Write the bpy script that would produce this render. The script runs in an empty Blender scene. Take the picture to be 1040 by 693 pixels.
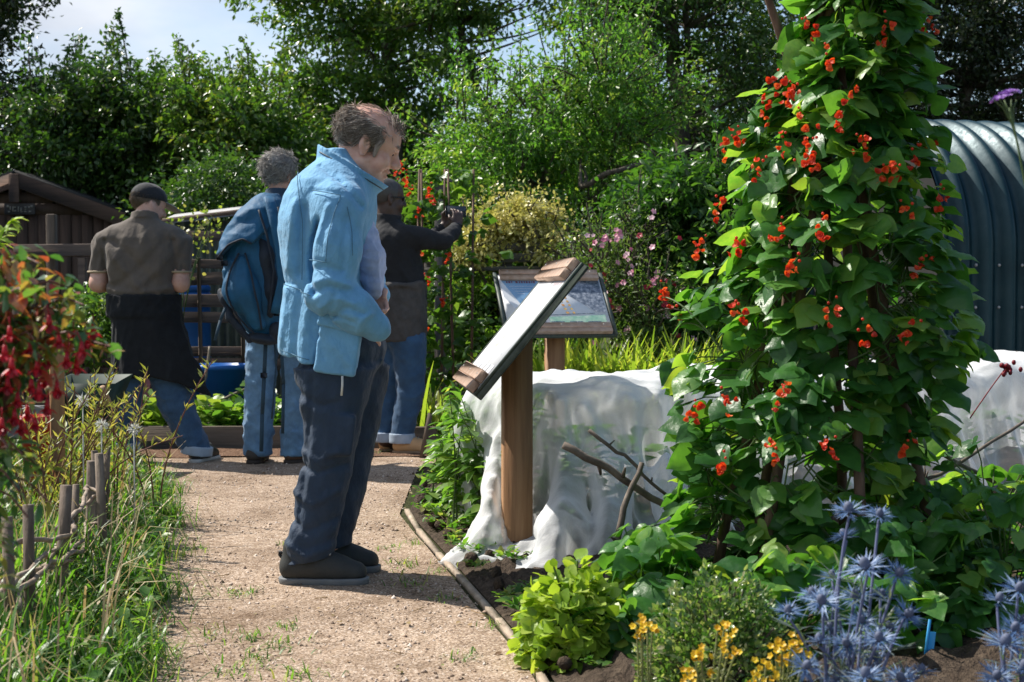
import bpy, math, random
import numpy as np
from math import radians as R, pi, sin, cos, tan, atan, atan2, sqrt
rng = np.random.default_rng(11); random.seed(11)
sc = bpy.context.scene
col = sc.collection
FPX = 1040*50/36.0
CAMZ = 1.05
PITCH = atan((346.5-298)/FPX)
def P(px, py, Y):
    """point of the place seen at photo pixel px,py and Y metres ahead"""
    u = (px-520)/FPX; v = (346.5-py)/FPX
    d = np.array([u, cos(PITCH)+v*sin(PITCH), -sin(PITCH)+v*cos(PITCH)])
    return np.array([0, 0, CAMZ]) + d*(Y/d[1])
def G(px, py):
    u = (px-520)/FPX; v = (346.5-py)/FPX
    d = np.array([u, cos(PITCH)+v*sin(PITCH), -sin(PITCH)+v*cos(PITCH)])
    return np.array([0, 0, CAMZ]) + d*(CAMZ/-d[2])

# ---------------------------------------------------------------- materials
MATS = {}
def _nt(name):
    m = bpy.data.materials.new(name); m.use_nodes = True
    nt = m.node_tree; nt.nodes.clear()
    out = nt.nodes.new('ShaderNodeOutputMaterial')
    return m, nt, out
def _c(c): return (c[0], c[1], c[2], 1.0)
def ramp(nt, stops):
    r = nt.nodes.new('ShaderNodeValToRGB')
    e = r.color_ramp.elements
    while len(e) < len(stops): e.new(0.5)
    for i, (p, c) in enumerate(stops):
        e[i].position = p; e[i].color = _c(c)
    return r
def noise(nt, scale, detail=4, rough=.55, stretch=None, coord='Object'):
    tc = nt.nodes.new('ShaderNodeTexCoord')
    n = nt.nodes.new('ShaderNodeTexNoise')
    n.inputs['Scale'].default_value = scale; n.inputs['Detail'].default_value = detail
    n.inputs['Roughness'].default_value = rough
    if stretch is not None:
        mp = nt.nodes.new('ShaderNodeMapping'); mp.inputs['Scale'].default_value = stretch
        nt.links.new(tc.outputs[coord], mp.inputs['Vector']); nt.links.new(mp.outputs[0], n.inputs['Vector'])
    else:
        nt.links.new(tc.outputs[coord], n.inputs['Vector'])
    return n
def bump(nt, src, strength, dist):
    b = nt.nodes.new('ShaderNodeBump'); b.inputs['Strength'].default_value = strength
    b.inputs['Distance'].default_value = dist
    nt.links.new(src, b.inputs['Height']); return b
def surf(name, stops, scale=8, rough=.75, detail=5, stretch=None, bscale=None, bstr=.4, bdist=.01, metal=0, spec=.5, bstretch=None, sheen=0):
    """rough surface: noise -> ramp of base colours, second noise -> bump"""
    if name in MATS: return MATS[name]
    m, nt, out = _nt(name)
    p = nt.nodes.new('ShaderNodeBsdfPrincipled')
    n = noise(nt, scale, detail, .6, stretch)
    r = ramp(nt, stops)
    nt.links.new(n.outputs[0], r.inputs[0]); nt.links.new(r.outputs[0], p.inputs['Base Color'])
    p.inputs['Roughness'].default_value = rough; p.inputs['Metallic'].default_value = metal
    p.inputs['Specular IOR Level'].default_value = spec
    if sheen: p.inputs['Sheen Weight'].default_value = sheen
    if bscale:
        n2 = noise(nt, bscale, 4, .6, bstretch if bstretch is not None else stretch)
        b = bump(nt, n2.outputs[0], bstr, bdist); nt.links.new(b.outputs[0], p.inputs['Normal'])
    nt.links.new(p.outputs[0], out.inputs[0])
    MATS[name] = m; return m
def flat(name, c, rough=.6, var=.18, **k):
    a = [x*(1-var) for x in c]; b = [min(1, x*(1+var)) for x in c]
    return surf(name, [(.3, a), (.7, b)], rough=rough, **k)
def leafmat(name, cols, trans=.35, rough=.42, tcol=None, spec=.5, mott=45):
    """leaf: per-leaf natural colour from the 'tint' attribute, thin and translucent"""
    if name in MATS: return MATS[name]
    m, nt, out = _nt(name)
    at = nt.nodes.new('ShaderNodeAttribute'); at.attribute_name = 'tint'
    n = len(cols)
    r = ramp(nt, [(i/(n-1) if n > 1 else 0, c) for i, c in enumerate(cols)])
    nz_ = noise(nt, mott, 3, .6); ma = nt.nodes.new('ShaderNodeMath'); ma.operation = 'MULTIPLY_ADD'; ma.inputs[1].default_value = .5; ma.inputs[2].default_value = -.25
    mb = nt.nodes.new('ShaderNodeMath'); mb.operation = 'ADD'; nt.links.new(nz_.outputs[0], ma.inputs[0]); nt.links.new(ma.outputs[0], mb.inputs[0]); nt.links.new(at.outputs['Fac'], mb.inputs[1])
    nt.links.new(mb.outputs[0], r.inputs[0])
    p = nt.nodes.new('ShaderNodeBsdfPrincipled'); nt.links.new(r.outputs[0], p.inputs['Base Color'])
    p.inputs['Roughness'].default_value = rough; p.inputs['Specular IOR Level'].default_value = spec
    bp_ = bump(nt, nz_.outputs[0], .35, .006); nt.links.new(bp_.outputs[0], p.inputs['Normal'])
    t = nt.nodes.new('ShaderNodeBsdfTranslucent')
    mx = nt.nodes.new('ShaderNodeMix'); mx.data_type = 'RGBA'; mx.blend_type = 'MULTIPLY'
    mx.inputs[0].default_value = 1
    nt.links.new(r.outputs[0], mx.inputs[6]); mx.inputs[7].default_value = _c(tcol or (2.0, 2.25, .8))
    nt.links.new(mx.outputs[2], t.inputs[0])
    ms = nt.nodes.new('ShaderNodeMixShader'); ms.inputs[0].default_value = trans
    nt.links.new(p.outputs[0], ms.inputs[1]); nt.links.new(t.outputs[0], ms.inputs[2])
    nt.links.new(ms.outputs[0], out.inputs[0])
    MATS[name] = m; return m

# ---------------------------------------------------------------- meshes
class M:
    """collects vertices and faces of ONE mesh (optionally several material slots)"""
    def __init__(s): s.V = []; s.F = []; s.n = 0; s.T = []; s.I = []
    def add(s, V, Fs, tint=None, mi=0):
        V = np.asarray(V, float).reshape(-1, 3)
        if not isinstance(Fs, list): Fs = [Fs]
        for f in Fs:
            f = np.asarray(f, np.int64)
            if f.size:
                s.F.append(f + s.n); s.I.append(np.full(len(f), mi, np.int32))
        s.V.append(V); s.n += len(V)
        if tint is None: tint = np.full(len(V), .5)
        s.T.append(np.broadcast_to(np.asarray(tint, float), (len(V),)))
        return s
    def box(s, c, half, rot=None, taper=None, mi=0, bev=0):
        c = np.asarray(c, float); h = np.abs(np.asarray(half, float))
        if bev > 0:
            b = min(bev, h.min()*.49)
            pts = []
            for ax in range(3):
                pass
            # chamfered box: 24 verts
            V = []; idx = {}
            for sx in (-1, 1):
                for sy in (-1, 1):
                    for sz in (-1, 1):
                        sg = np.array([sx, sy, sz], float)
                        for ax in range(3):
                            v = sg*h - sg*b; v[ax] = sg[ax]*h[ax]
                            idx[(sx, sy, sz, ax)] = len(V); V.append(v)
            Fq = []; Ft = []
            for ax in range(3):
                o = [a for a in range(3) if a != ax]
                for sg in (-1, 1):
                    q = []
                    for (a, b2) in ((-1, -1), (1, -1), (1, 1), (-1, 1)):
                        k = [0, 0, 0]; k[ax] = sg; k[o[0]] = a; k[o[1]] = b2
                        q.append(idx[(k[0], k[1], k[2], ax)])
                    Fq.append(q)
                # edges along ax
                for a in (-1, 1):
                    for b2 in (-1, 1):
                        k0 = [0]*3; k0[ax] = -1; k0[o[0]] = a; k0[o[1]] = b2
                        k1 = list(k0); k1[ax] = 1
                        Fq.append([idx[(*k0, o[0])], idx[(*k1, o[0])], idx[(*k1, o[1])], idx[(*k0, o[1])]])
            for sx in (-1, 1):
                for sy in (-1, 1):
                    for sz in (-1, 1):
                        Ft.append([idx[(sx, sy, sz, 0)], idx[(sx, sy, sz, 1)], idx[(sx, sy, sz, 2)]])
            V = np.array(V); Fs = [np.array(Fq), np.array(Ft)]
        else:
            V = np.array([[x, y, z] for x in (-1, 1) for y in (-1, 1) for z in (-1, 1)], float)*h
            Fs = [np.array([[0, 1, 3, 2], [4, 6, 7, 5], [0, 4, 5, 1], [2, 3, 7, 6], [0, 2, 6, 4], [1, 5, 7, 3]])]
        if taper is not None:
            k = np.where(V[:, 2] > 0, taper, 1.0); V[:, 0] *= k; V[:, 1] *= k
        if rot is not None: V = V @ np.asarray(rot).T
        return s.add(V + c, Fs, mi=mi)
    def bar(s, a, b, w, t, up=(0, 0, 1), mi=0, bev=0):
        """board from a to b: w = width across, t = thickness along up"""
        a = np.asarray(a, float); b = np.asarray(b, float)
        x = b-a; L = np.linalg.norm(x); x /= L
        z = np.asarray(up, float); z = z - x*(z@x); z /= np.linalg.norm(z); y = np.cross(z, x)
        return s.box((a+b)/2, (L/2, w/2, t/2), np.stack([x, y, z], 1), mi=mi, bev=bev)
    def tube(s, pts, rad, n=7, cap=True, tint=None, mi=0, flat_=1.0):
        pts = np.asarray(pts, float); k = len(pts)
        rad = np.broadcast_to(np.asarray(rad, float), (k,))
        tan_ = np.gradient(pts, axis=0); tan_ /= np.linalg.norm(tan_, axis=1)[:, None]+1e-9
        ref = np.array([0, 0, 1.0]) if abs(tan_[0][2]) < .9 else np.array([1.0, 0, 0])
        V = []
        nx = np.cross(tan_[0], ref); nx /= np.linalg.norm(nx)
        for i in range(k):
            nx = nx - tan_[i]*(nx@tan_[i]); nx /= np.linalg.norm(nx)+1e-9
            ny = np.cross(tan_[i], nx)
            a = np.arange(n)*2*pi/n
            V.append(pts[i] + rad[i]*(np.cos(a)[:, None]*nx + flat_*np.sin(a)[:, None]*ny))
        V = np.concatenate(V)
        i = np.arange(k-1)[:, None]*n; j = np.arange(n)[None]; j2 = (j+1) % n
        Fq = np.stack([i+j, i+j2, i+n+j2, i+n+j], -1).reshape(-1, 4)
        Fs = [Fq]
        if cap:
            V = np.concatenate([V, pts[:1], pts[-1:]])
            c0 = k*n; c1 = c0+1; jj = np.arange(n); j2 = (jj+1) % n
            Fs.append(np.stack([np.full(n, c0), j2, jj], 1)); Fs.append(np.stack([np.full(n, c1), (k-1)*n+jj, (k-1)*n+j2], 1))
        return s.add(V, Fs, tint=tint, mi=mi)
    def ball(s, c, r, nu=10, nv=7, rot=None, tint=None, mi=0):
        r = np.broadcast_to(np.asarray(r, float), (3,))
        th = np.linspace(0, pi, nv+1)[1:-1]; ph = np.arange(nu)*2*pi/nu
        V = np.stack([np.outer(np.sin(th), np.cos(ph)), np.outer(np.sin(th), np.sin(ph)), np.outer(np.cos(th), np.ones(nu))], -1).reshape(-1, 3)
        V = np.concatenate([V, [[0, 0, 1], [0, 0, -1]]])*r
        if rot is not None: V = V @ np.asarray(rot).T
        m = nv-1; i = np.arange(m-1)[:, None]*nu; j = np.arange(nu)[None]; j2 = (j+1) % nu
        Fq = np.stack([i+j, i+nu+j, i+nu+j2, i+j2], -1).reshape(-1, 4)
        jj = np.arange(nu); j2 = (jj+1) % nu
        Ft = np.concatenate([np.stack([np.full(nu, m*nu), jj, j2], 1), np.stack([np.full(nu, m*nu+1), (m-1)*nu+j2, (m-1)*nu+jj], 1)])
        return s.add(V+np.asarray(c, float), [Fq, Ft], tint=tint, mi=mi)
    def grid(s, Pts, closed_u=False, tint=None, mi=0):
        Pts = np.asarray(Pts, float); a, b = Pts.shape[:2]
        i = np.arange(a-1 if not closed_u else a)[:, None]; j = np.arange(b-1)[None]; i2 = (i+1) % a
        Fq = np.stack([i*b+j, i2*b+j, i2*b+j+1, i*b+j+1], -1).reshape(-1, 4)
        return s.add(Pts.reshape(-1, 3), [Fq], tint=tint, mi=mi)
    def build(s, name, mat, parent=None, smooth=False, label=None, cat=None, group=None, kind=None, loc=None):
        V = np.concatenate(s.V) if s.V else np.zeros((0, 3))
        off = np.zeros(3)
        if parent is not None:
            off = np.array(wloc(parent))
        elif loc is not None:
            off = np.asarray(loc, float)
        V = V - off
        me = bpy.data.meshes.new(name)
        nl = sum(f.size for f in s.F); npoly = sum(len(f) for f in s.F)
        me.vertices.add(len(V)); me.vertices.foreach_set('co', V.astype(np.float32).ravel())
        me.loops.add(nl); me.polygons.add(npoly)
        me.loops.foreach_set('vertex_index', np.concatenate([f.ravel() for f in s.F]).astype(np.int32))
        tot = np.concatenate([np.full(len(f), f.shape[1], np.int32) for f in s.F])
        st = np.concatenate([[0], np.cumsum(tot)[:-1]]).astype(np.int32)
        me.polygons.foreach_set('loop_start', st)
        try: me.polygons.foreach_set('loop_total', tot)
        except Exception: pass
        mats = mat if isinstance(mat, (list, tuple)) else [mat]
        for m_ in mats: me.materials.append(m_)
        if len(mats) > 1: me.polygons.foreach_set('material_index', np.concatenate(s.I))
        T = np.concatenate(s.T)
        at = me.attributes.new('tint', 'FLOAT', 'POINT'); at.data.foreach_set('value', T.astype(np.float32))
        me.update(calc_edges=True)
        if smooth: me.polygons.foreach_set('use_smooth', np.ones(npoly, bool))
        me.validate(verbose=False)
        o = bpy.data.objects.new(name, me); col.objects.link(o)
        if parent is not None: o.parent = parent
        elif loc is not None: o.location = off
        tag(o, label, cat, group, kind)
        return o
def wloc(o):
    v = np.array(o.location)
    p = o.parent
    while p is not None:
        v = v + np.array(p.location); p = p.parent
    return v
def tag(o, label=None, cat=None, group=None, kind=None):
    if label: o['label'] = label
    if cat: o['category'] = cat
    if group: o['group'] = group
    if kind: o['kind'] = kind
    return o
def thing(name, loc, label, cat, group=None):
    o = bpy.data.objects.new(name, None); col.objects.link(o)
    o.location = [float(x) for x in loc]; o.empty_display_size = .1
    return tag(o, label, cat, group)
def copy_tree(o, parent=None):
    c = o.copy(); col.objects.link(c)
    if parent is not None: c.parent = parent
    for ch in list(o.children): copy_tree(ch, c)
    return c
def rotm(ax, a):
    c, s_ = cos(a), sin(a)
    if ax == 'x': return np.array([[1, 0, 0], [0, c, -s_], [0, s_, c]])
    if ax == 'y': return np.array([[c, 0, s_], [0, 1, 0], [-s_, 0, c]])
    return np.array([[c, -s_, 0], [s_, c, 0], [0, 0, 1]])
def unit(v):
    v = np.asarray(v, float); return v/(np.linalg.norm(v, axis=-1, keepdims=True)+1e-9)
def rdir(n): return unit(rng.normal(size=(n, 3)))
def bez(a, b, c, n=8):
    t = np.linspace(0, 1, n)[:, None]
    return (1-t)**2*np.asarray(a)+2*t*(1-t)*np.asarray(b)+t*t*np.asarray(c)
def wob(pts, amp):
    pts = np.array(pts, float); n = rng.normal(0, amp, pts.shape); n[0] = 0
    return pts+n

# ---------------------------------------------------------------- leaves
def _leaf4(w=.5, fold=.1, droop=-.08):
    return (np.array([[0, 0, 0], [.42, .5*w, fold], [1, 0, droop], [.42, -.5*w, fold]]), np.array([[0, 2, 1], [0, 3, 2]]))
def _oval(w=.55, fold=.08, droop=-.12):
    V = np.array([[0, 0, 0], [.5, 0, .02], [1, 0, droop], [.22, .42*w, fold*.7], [.55, .5*w, fold], [.85, .25*w, fold*.3+droop*.5],
                  [.22, -.42*w, fold*.7], [.55, -.5*w, fold], [.85, -.25*w, fold*.3+droop*.5]])
    F = np.array([[0, 1, 4, 3], [1, 2, 5, 4], [0, 6, 7, 1], [1, 7, 8, 2]])
    return V, F
def _heart(curl=.1, droop=-.22, ph=0.0):
    """heart shaped leaflet with drawn out tip and shallow vein corrugation"""
    ys = np.array([(0.02, 0), (-.1, .1), (-.15, .22), (-.12, .34), (-.01, .43), (.15, .485), (.3, .475), (.45, .41), (.58, .33), (.7, .24), (.8, .155), (.9, .07), (1, 0)])
    n = len(ys); cx = np.clip(np.linspace(0, 1, n), 0, 1); V = []
    def z(x, y): return droop*x*x+curl*abs(y)*1.2-.55*y*y+.035*sin(7*x+5*y+ph)+.010*cos(26*(x-.65*abs(y)))
    for x in cx: V.append((x, 0, z(x, 0)))
    for sg in (1, -1):
        for f_ in (.55, 1.0):
            for i in range(1, n-1):
                x = cx[i]*(1-f_)+ys[i][0]*f_; y = ys[i][1]*f_*sg; V.append((x, y, z(x, y)))
    Fq = []; Ft = []; m = n-2
    def ix(sg, ring, i): return i if ring == 0 else (0 if i == 0 else (n-1 if i == n-1 else n+(0 if sg > 0 else 2*m)+(ring-1)*m+i-1))
    for sg in (1, -1):
        for ring in (0, 1):
            for i in range(n-1):
                q = [ix(sg, ring, i), ix(sg, ring, i+1), ix(sg, ring+1, i+1), ix(sg, ring+1, i)]
                if sg < 0: q = q[::-1]
                u = list(dict.fromkeys(q))
                if len(u) == 4: Fq.append(u)
                elif len(u) == 3: Ft.append(u)
    return np.array(V, float), [np.array(Fq), np.array(Ft)]
def _blade(bend=.5, w=.05, n=4):
    V = []; 
    for i in range(n+1):
        t = i/n; a = bend*t*t
        x = t*cos(a*.9); z = -bend*.55*t*t
        ww = w*(1-t**1.6)*.5+.002
        V += [(x, ww, z), (x, -ww, z)]
    F = [(2*i, 2*i+1, 2*i+3, 2*i+2) for i in range(n)]
    return np.array(V, float), np.array(F)
LEAF4 = _leaf4(); NARROW = _leaf4(.26, .04, -.12); OVAL = _oval(); ROUND = _oval(.85, .06, -.1); LANCE = _oval(.34, .05, -.2)
HEARTS = [_heart(.12, -.25), _heart(.3, -.12, 1), _heart(-.08, -.42, 2), _heart(.04, -.05, 4)]
def leaves(m, pos, d, nrm, size, tpl=LEAF4, tint=None, mi=0):
    """many leaves at once: pos (n,3), d = pointing direction, nrm = rough face normal"""
    pos = np.asarray(pos, float); n = len(pos)
    if n == 0: return
    x = unit(d); z = nrm - x*np.sum(nrm*x, 1, keepdims=True); z = unit(z); y = np.cross(z, x)
    tv, tf = tpl; size = np.broadcast_to(np.asarray(size, float), (n,))
    V = pos[:, None] + size[:, None, None]*(tv[None, :, 0, None]*x[:, None]+tv[None, :, 1, None]*y[:, None]+tv[None, :, 2, None]*z[:, None])
    k = len(tv)
    if tint is None: tint = rng.random(n)
    tint = np.broadcast_to(np.asarray(tint, float), (n,))
    fl = tf if isinstance(tf, list) else [tf]
    Fs = [(f[None]+(np.arange(n)*k)[:, None, None]).reshape(-1, f.shape[1]) for f in fl]
    m.add(V.reshape(-1, 3), Fs, tint=np.repeat(tint, k), mi=mi)
def blades(m, pos, size, lean=.5, ws=(.03, .05), bends=(.3, .7, 1.2, 1.7), tint=None, dirs=None):
    n = len(pos); which = rng.integers(0, len(bends), n)
    a = rng.random(n)*2*pi
    h = np.stack([np.cos(a), np.sin(a), np.zeros(n)], 1)
    if dirs is not None: h = unit(h*.6+dirs)
    ln = np.abs(rng.normal(0, lean, n))[:, None]
    d = unit(np.array([0, 0, 1.0])+h*ln)
    nr = np.cross(np.cross(d, np.array([0, 0, 1.0])+0*d+1e-4), d)+0
    nr = np.array([0, 0, 1.0])-h*.2+0*d
    size = np.broadcast_to(np.asarray(size, float), (n,))
    t = rng.random(n) if tint is None else tint
    for k, b in enumerate(bends):
        s_ = which == k
        leaves(m, pos[s_], d[s_], nr[s_]-h[s_]*1.0, size[s_], _blade(b, ws[k % len(ws)]), t[s_])
# ---------------------------------------------------------------- smooth bodies: signed distance field -> surface nets
class Vol:
    def __init__(s, lo, hi, h):
        s.lo = np.asarray(lo, float); s.h = h
        n = np.ceil((np.asarray(hi, float)-s.lo)/h).astype(int)+1
        s.ax = [s.lo[i]+h*np.arange(n[i]) for i in range(3)]
        s.d = np.full(n, 1.0)
    def _sl(s, lo, hi):
        sl = []
        for i in range(3):
            a = int(np.clip(np.floor((lo[i]-s.lo[i])/s.h), 0, s.d.shape[i])); b = int(np.clip(np.ceil((hi[i]-s.lo[i])/s.h)+1, 0, s.d.shape[i]))
            sl.append(slice(a, b))
        return tuple(sl)
    def _xyz(s, sl):
        return (s.ax[0][sl[0]][:, None, None], s.ax[1][sl[1]][None, :, None], s.ax[2][sl[2]][None, None, :])
    def op(s, f, lo, hi, k=.02, mode='u'):
        m = k+3*s.h
        sl = s._sl(np.asarray(lo)-m, np.asarray(hi)+m)
        if any(a.stop <= a.start for a in sl): return s
        v = f(*s._xyz(sl)); cur = s.d[sl]
        if mode == 'u':
            hh = np.maximum(k-np.abs(cur-v), 0)/max(k, 1e-6); s.d[sl] = np.minimum(cur, v)-hh*hh*k*.25
        elif mode == 's':
            v = -v; hh = np.maximum(k-np.abs(cur-v), 0)/max(k, 1e-6); s.d[sl] = np.maximum(cur, v)+hh*hh*k*.25
        return s
    def cone(s, a, b, ra, rb, k=.02, sq=(1, 1, 1), mode='u'):
        a = np.asarray(a, float); b = np.asarray(b, float); q = np.asarray(sq, float)
        A = a/q; B = b/q; ba = B-A; L2 = ba@ba+1e-12
        def f(X, Y, Z):
            x = X/q[0]-A[0]; y = Y/q[1]-A[1]; z = Z/q[2]-A[2]
            t = np.clip((x*ba[0]+y*ba[1]+z*ba[2])/L2, 0, 1)
            return (np.sqrt((x-t*ba[0])**2+(y-t*ba[1])**2+(z-t*ba[2])**2)-(ra+(rb-ra)*t))*q.min()
        r = max(ra, rb)*q
        return s.op(f, np.minimum(a, b)-r, np.maximum(a, b)+r, k, mode)
    def chain(s, pts, rs, k=.02, sq=(1, 1, 1)):
        for i in range(len(pts)-1): s.cone(pts[i], pts[i+1], rs[i], rs[i+1], k, sq)
        return s
    def ell(s, c, r, rot=None, k=.02, mode='u'):
        c = np.asarray(c, float); r = np.asarray(r, float)
        Rm = np.eye(3) if rot is None else np.asarray(rot).T
        def f(X, Y, Z):
            x, y, z = X-c[0], Y-c[1], Z-c[2]
            u = Rm[0, 0]*x+Rm[0, 1]*y+Rm[0, 2]*z; v = Rm[1, 0]*x+Rm[1, 1]*y+Rm[1, 2]*z; w = Rm[2, 0]*x+Rm[2, 1]*y+Rm[2, 2]*z
            k0 = np.sqrt((u/r[0])**2+(v/r[1])**2+(w/r[2])**2); k1 = np.sqrt((u/r[0]**2)**2+(v/r[1]**2)**2+(w/r[2]**2)**2)+1e-9
            return k0*(k0-1)/k1
        R_ = r.max(); return s.op(f, c-R_, c+R_, k, mode)
    def rbox(s, c, half, rad, rot=None, k=.02, mode='u'):
        c = np.asarray(c, float); h = np.asarray(half, float)-rad
        Rm = np.eye(3) if rot is None else np.asarray(rot).T
        def f(X, Y, Z):
            x, y, z = X-c[0], Y-c[1], Z-c[2]
            u = np.abs(Rm[0, 0]*x+Rm[0, 1]*y+Rm[0, 2]*z)-h[0]; v = np.abs(Rm[1, 0]*x+Rm[1, 1]*y+Rm[1, 2]*z)-h[1]; w = np.abs(Rm[2, 0]*x+Rm[2, 1]*y+Rm[2, 2]*z)-h[2]
            return np.sqrt(np.maximum(u, 0)**2+np.maximum(v, 0)**2+np.maximum(w, 0)**2)+np.minimum(np.maximum(np.maximum(u, v), w), 0)-rad
        e = np.linalg.norm(np.asarray(half)); return s.op(f, c-e, c+e, k, mode)
    def loft(s, zs, cx, cy, rx, ry, k=.02, e=2.0, mode='u'):
        """stack of ellipses along z (all arrays by rising z)"""
        zs, cx, cy, rx, ry = [np.asarray(a, float)+0*np.asarray(zs, float) for a in (zs, cx, cy, rx, ry)]
        def f(X, Y, Z):
            z = np.clip(Z.ravel(), zs[0], zs[-1])
            def ip(a): return np.interp(z, zs, a).reshape(Z.shape)
            a, b, p, q = ip(cx), ip(cy), ip(rx), ip(ry)
            g = (np.abs((X-a)/p)**e+np.abs((Y-b)/q)**e)**(1/e)
            d = (g-1)*np.minimum(p, q)
            return np.maximum(d, np.maximum(Z-zs[-1], zs[0]-Z))
        return s.op(f, (np.min(cx-rx), np.min(cy-ry), zs[0]), (np.max(cx+rx), np.max(cy+ry), zs[-1]), k, mode)
    def clip(s, p, n):
        """remove what lies on the side n points to"""
        n = unit(n); X, Y, Z = s._xyz((slice(None),)*3)
        s.d = np.maximum(s.d, (X-p[0])*n[0]+(Y-p[1])*n[1]+(Z-p[2])*n[2]); return s
    def rough(s, amp, freq, seed=0, stretch=(1, 1, 1), zlo=None, zhi=None, ridged=True):
        r = np.random.default_rng(seed); X, Y, Z = s._xyz((slice(None),)*3); acc = 0
        for i in range(5):
            dv = unit(r.normal(size=3)*np.asarray(stretch)); fr = freq*(.6+.9*r.random()); ph = r.random()*6.28
            w = np.sin(fr*.7*(X*dv[1]-Y*dv[2]+Z*dv[0]*.6)+ph*2)*1.1
            t = np.sin(fr*(X*dv[0]+Y*dv[1]+Z*dv[2])+ph+w)
            acc = acc+((1-np.abs(t))**2 if ridged else t)
        acc = acc/5*1.7-(.42 if ridged else 0)
        g = 1.0
        if zlo is not None: g = g*np.clip((Z-zlo)/.06, 0, 1)
        if zhi is not None: g = g*np.clip((zhi-Z)/.06, 0, 1)
        s.d = s.d-amp*acc*g; return s
    def crease(s, pts, w, amp, side=None, D=None):
        """fold line through pts (x,y,z), measured across the x-z face; amp > 0 raises a ridge, < 0 sinks a groove; only on the y side of D"""
        X, Y, Z = s._xyz((slice(None),)*3); X2, Z2 = X[:, 0, :], Z[0, 0, :][None, :]
        best = np.full((X2.shape[0], Z2.shape[1]), 9.0)
        for a, b in zip(pts[:-1], pts[1:]):
            ax, az, bx, bz = a[0], a[2], b[0], b[2]; dx, dz = bx-ax, bz-az; L = dx*dx+dz*dz+1e-9
            t = np.clip(((X2-ax)*dx+(Z2-az)*dz)/L, 0, 1); best = np.minimum(best, np.hypot(X2-ax-t*dx, Z2-az-t*dz)+0*t)
        g = (amp*np.exp(-(best/w)**2))[:, None, :]
        if D is not None: g = g*np.clip((D-Y)/.05, 0, 1)
        s.d = s.d-g; return s
    def mesh(s):
        d = np.pad(s.d, 1, constant_values=1.0); lo = s.lo-s.h
        S = d < 0; n = np.array(d.shape)-1
        cs = np.zeros(n, np.int8)
        offs = [(i, j, k) for i in (0, 1) for j in (0, 1) for k in (0, 1)]
        for (i, j, k) in offs: cs += S[i:n[0]+i, j:n[1]+j, k:n[2]+k]
        idx = np.argwhere((cs > 0) & (cs < 8))
        cv = np.stack([d[idx[:, 0]+i, idx[:, 1]+j, idx[:, 2]+k] for (i, j, k) in offs], 1)
        acc = np.zeros((len(idx), 3)); cnt = np.zeros(len(idx)); O = np.array(offs, float)
        for a in range(8):
            for b in range(a+1, 8):
                if np.abs(O[a]-O[b]).sum() != 1: continue
                m = (cv[:, a] < 0) != (cv[:, b] < 0)
                t = (cv[:, a]/(cv[:, a]-cv[:, b]+1e-12))[:, None]
                acc += np.where(m[:, None], O[a]+t*(O[b]-O[a]), 0); cnt += m
        V = lo+s.h*(idx+acc/cnt[:, None])
        vid = np.full(n, -1, np.int64); vid[tuple(idx.T)] = np.arange(len(idx))
        Fs = []
        for ax in range(3):
            sl0 = [slice(1, -1)]*3; sl1 = [slice(1, -1)]*3
            sl0[ax] = slice(0, -1); sl1[ax] = slice(1, None)
            A = S[tuple(sl0)]; B = S[tuple(sl1)]
            for flip, msk in ((False, A & ~B), (True, ~A & B)):
                e = np.argwhere(msk)
                if not len(e): continue
                base = e.copy(); o = [x for x in range(3) if x != ax]
                for x in o: base[:, x] += 1
                q = []
                for (u, v) in ((0, 0), (1, 0), (1, 1), (0, 1)):
                    c = base.copy(); c[:, o[0]] -= 1-u; c[:, o[1]] -= 1-v
                    q.append(vid[tuple(c.T)])
                q = np.stack(q, 1)
                if flip != (ax == 1): q = q[:, ::-1]
                Fs.append(q)
        F = np.concatenate(Fs)
        # one light smoothing pass
        return V, F
def on_front(V, x, z, r=.02, off=.004):
    d = np.hypot(V[:, 0]-x, V[:, 2]-z); c = V[d < r]
    y = c[:, 1].min() if len(c) else V[np.argmin(d), 1]
    return np.array([x, y-off, z])
def world_verts(o):
    n = len(o.data.vertices); a = np.empty(n*3, np.float32); o.data.vertices.foreach_get('co', a); return a.reshape(-1, 3)+wloc(o)
def line_on(o, pts, n=24, off=.004, r=.02):
    V = world_verts(o); pts = np.array(pts); tt = np.linspace(0, len(pts)-1, n)
    q = np.stack([np.interp(tt, np.arange(len(pts)), pts[:, i]) for i in range(3)], 1); q[1:-1] = (q[:-2]+2*q[1:-1]+q[2:])/4
    out = np.array([on_front(V, p[0], p[2], r, off) for p in q]); out[1:-1, 1] = (out[:-2, 1]+out[1:-1, 1]+out[2:, 1])/3; return out
def vbuild(vol, name, mat, parent=None, xf=None, loc=None, smooth_it=1, **k):
    V, F = vol.mesh()
    for _ in range(smooth_it):
        acc = np.zeros_like(V); cnt = np.zeros(len(V))
        for a, b in ((0, 1), (1, 2), (2, 3), (3, 0)):
            np.add.at(acc, F[:, a], V[F[:, b]]); np.add.at(acc, F[:, b], V[F[:, a]]); np.add.at(cnt, F[:, a], 1); np.add.at(cnt, F[:, b], 1)
        V = V*.5+.5*acc/np.maximum(cnt, 1)[:, None]
    if xf is not None: V = xf(V)
    m = M(); m.add(V, F); return m.build(name, mat, parent, smooth=True, loc=loc, **k)
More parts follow.
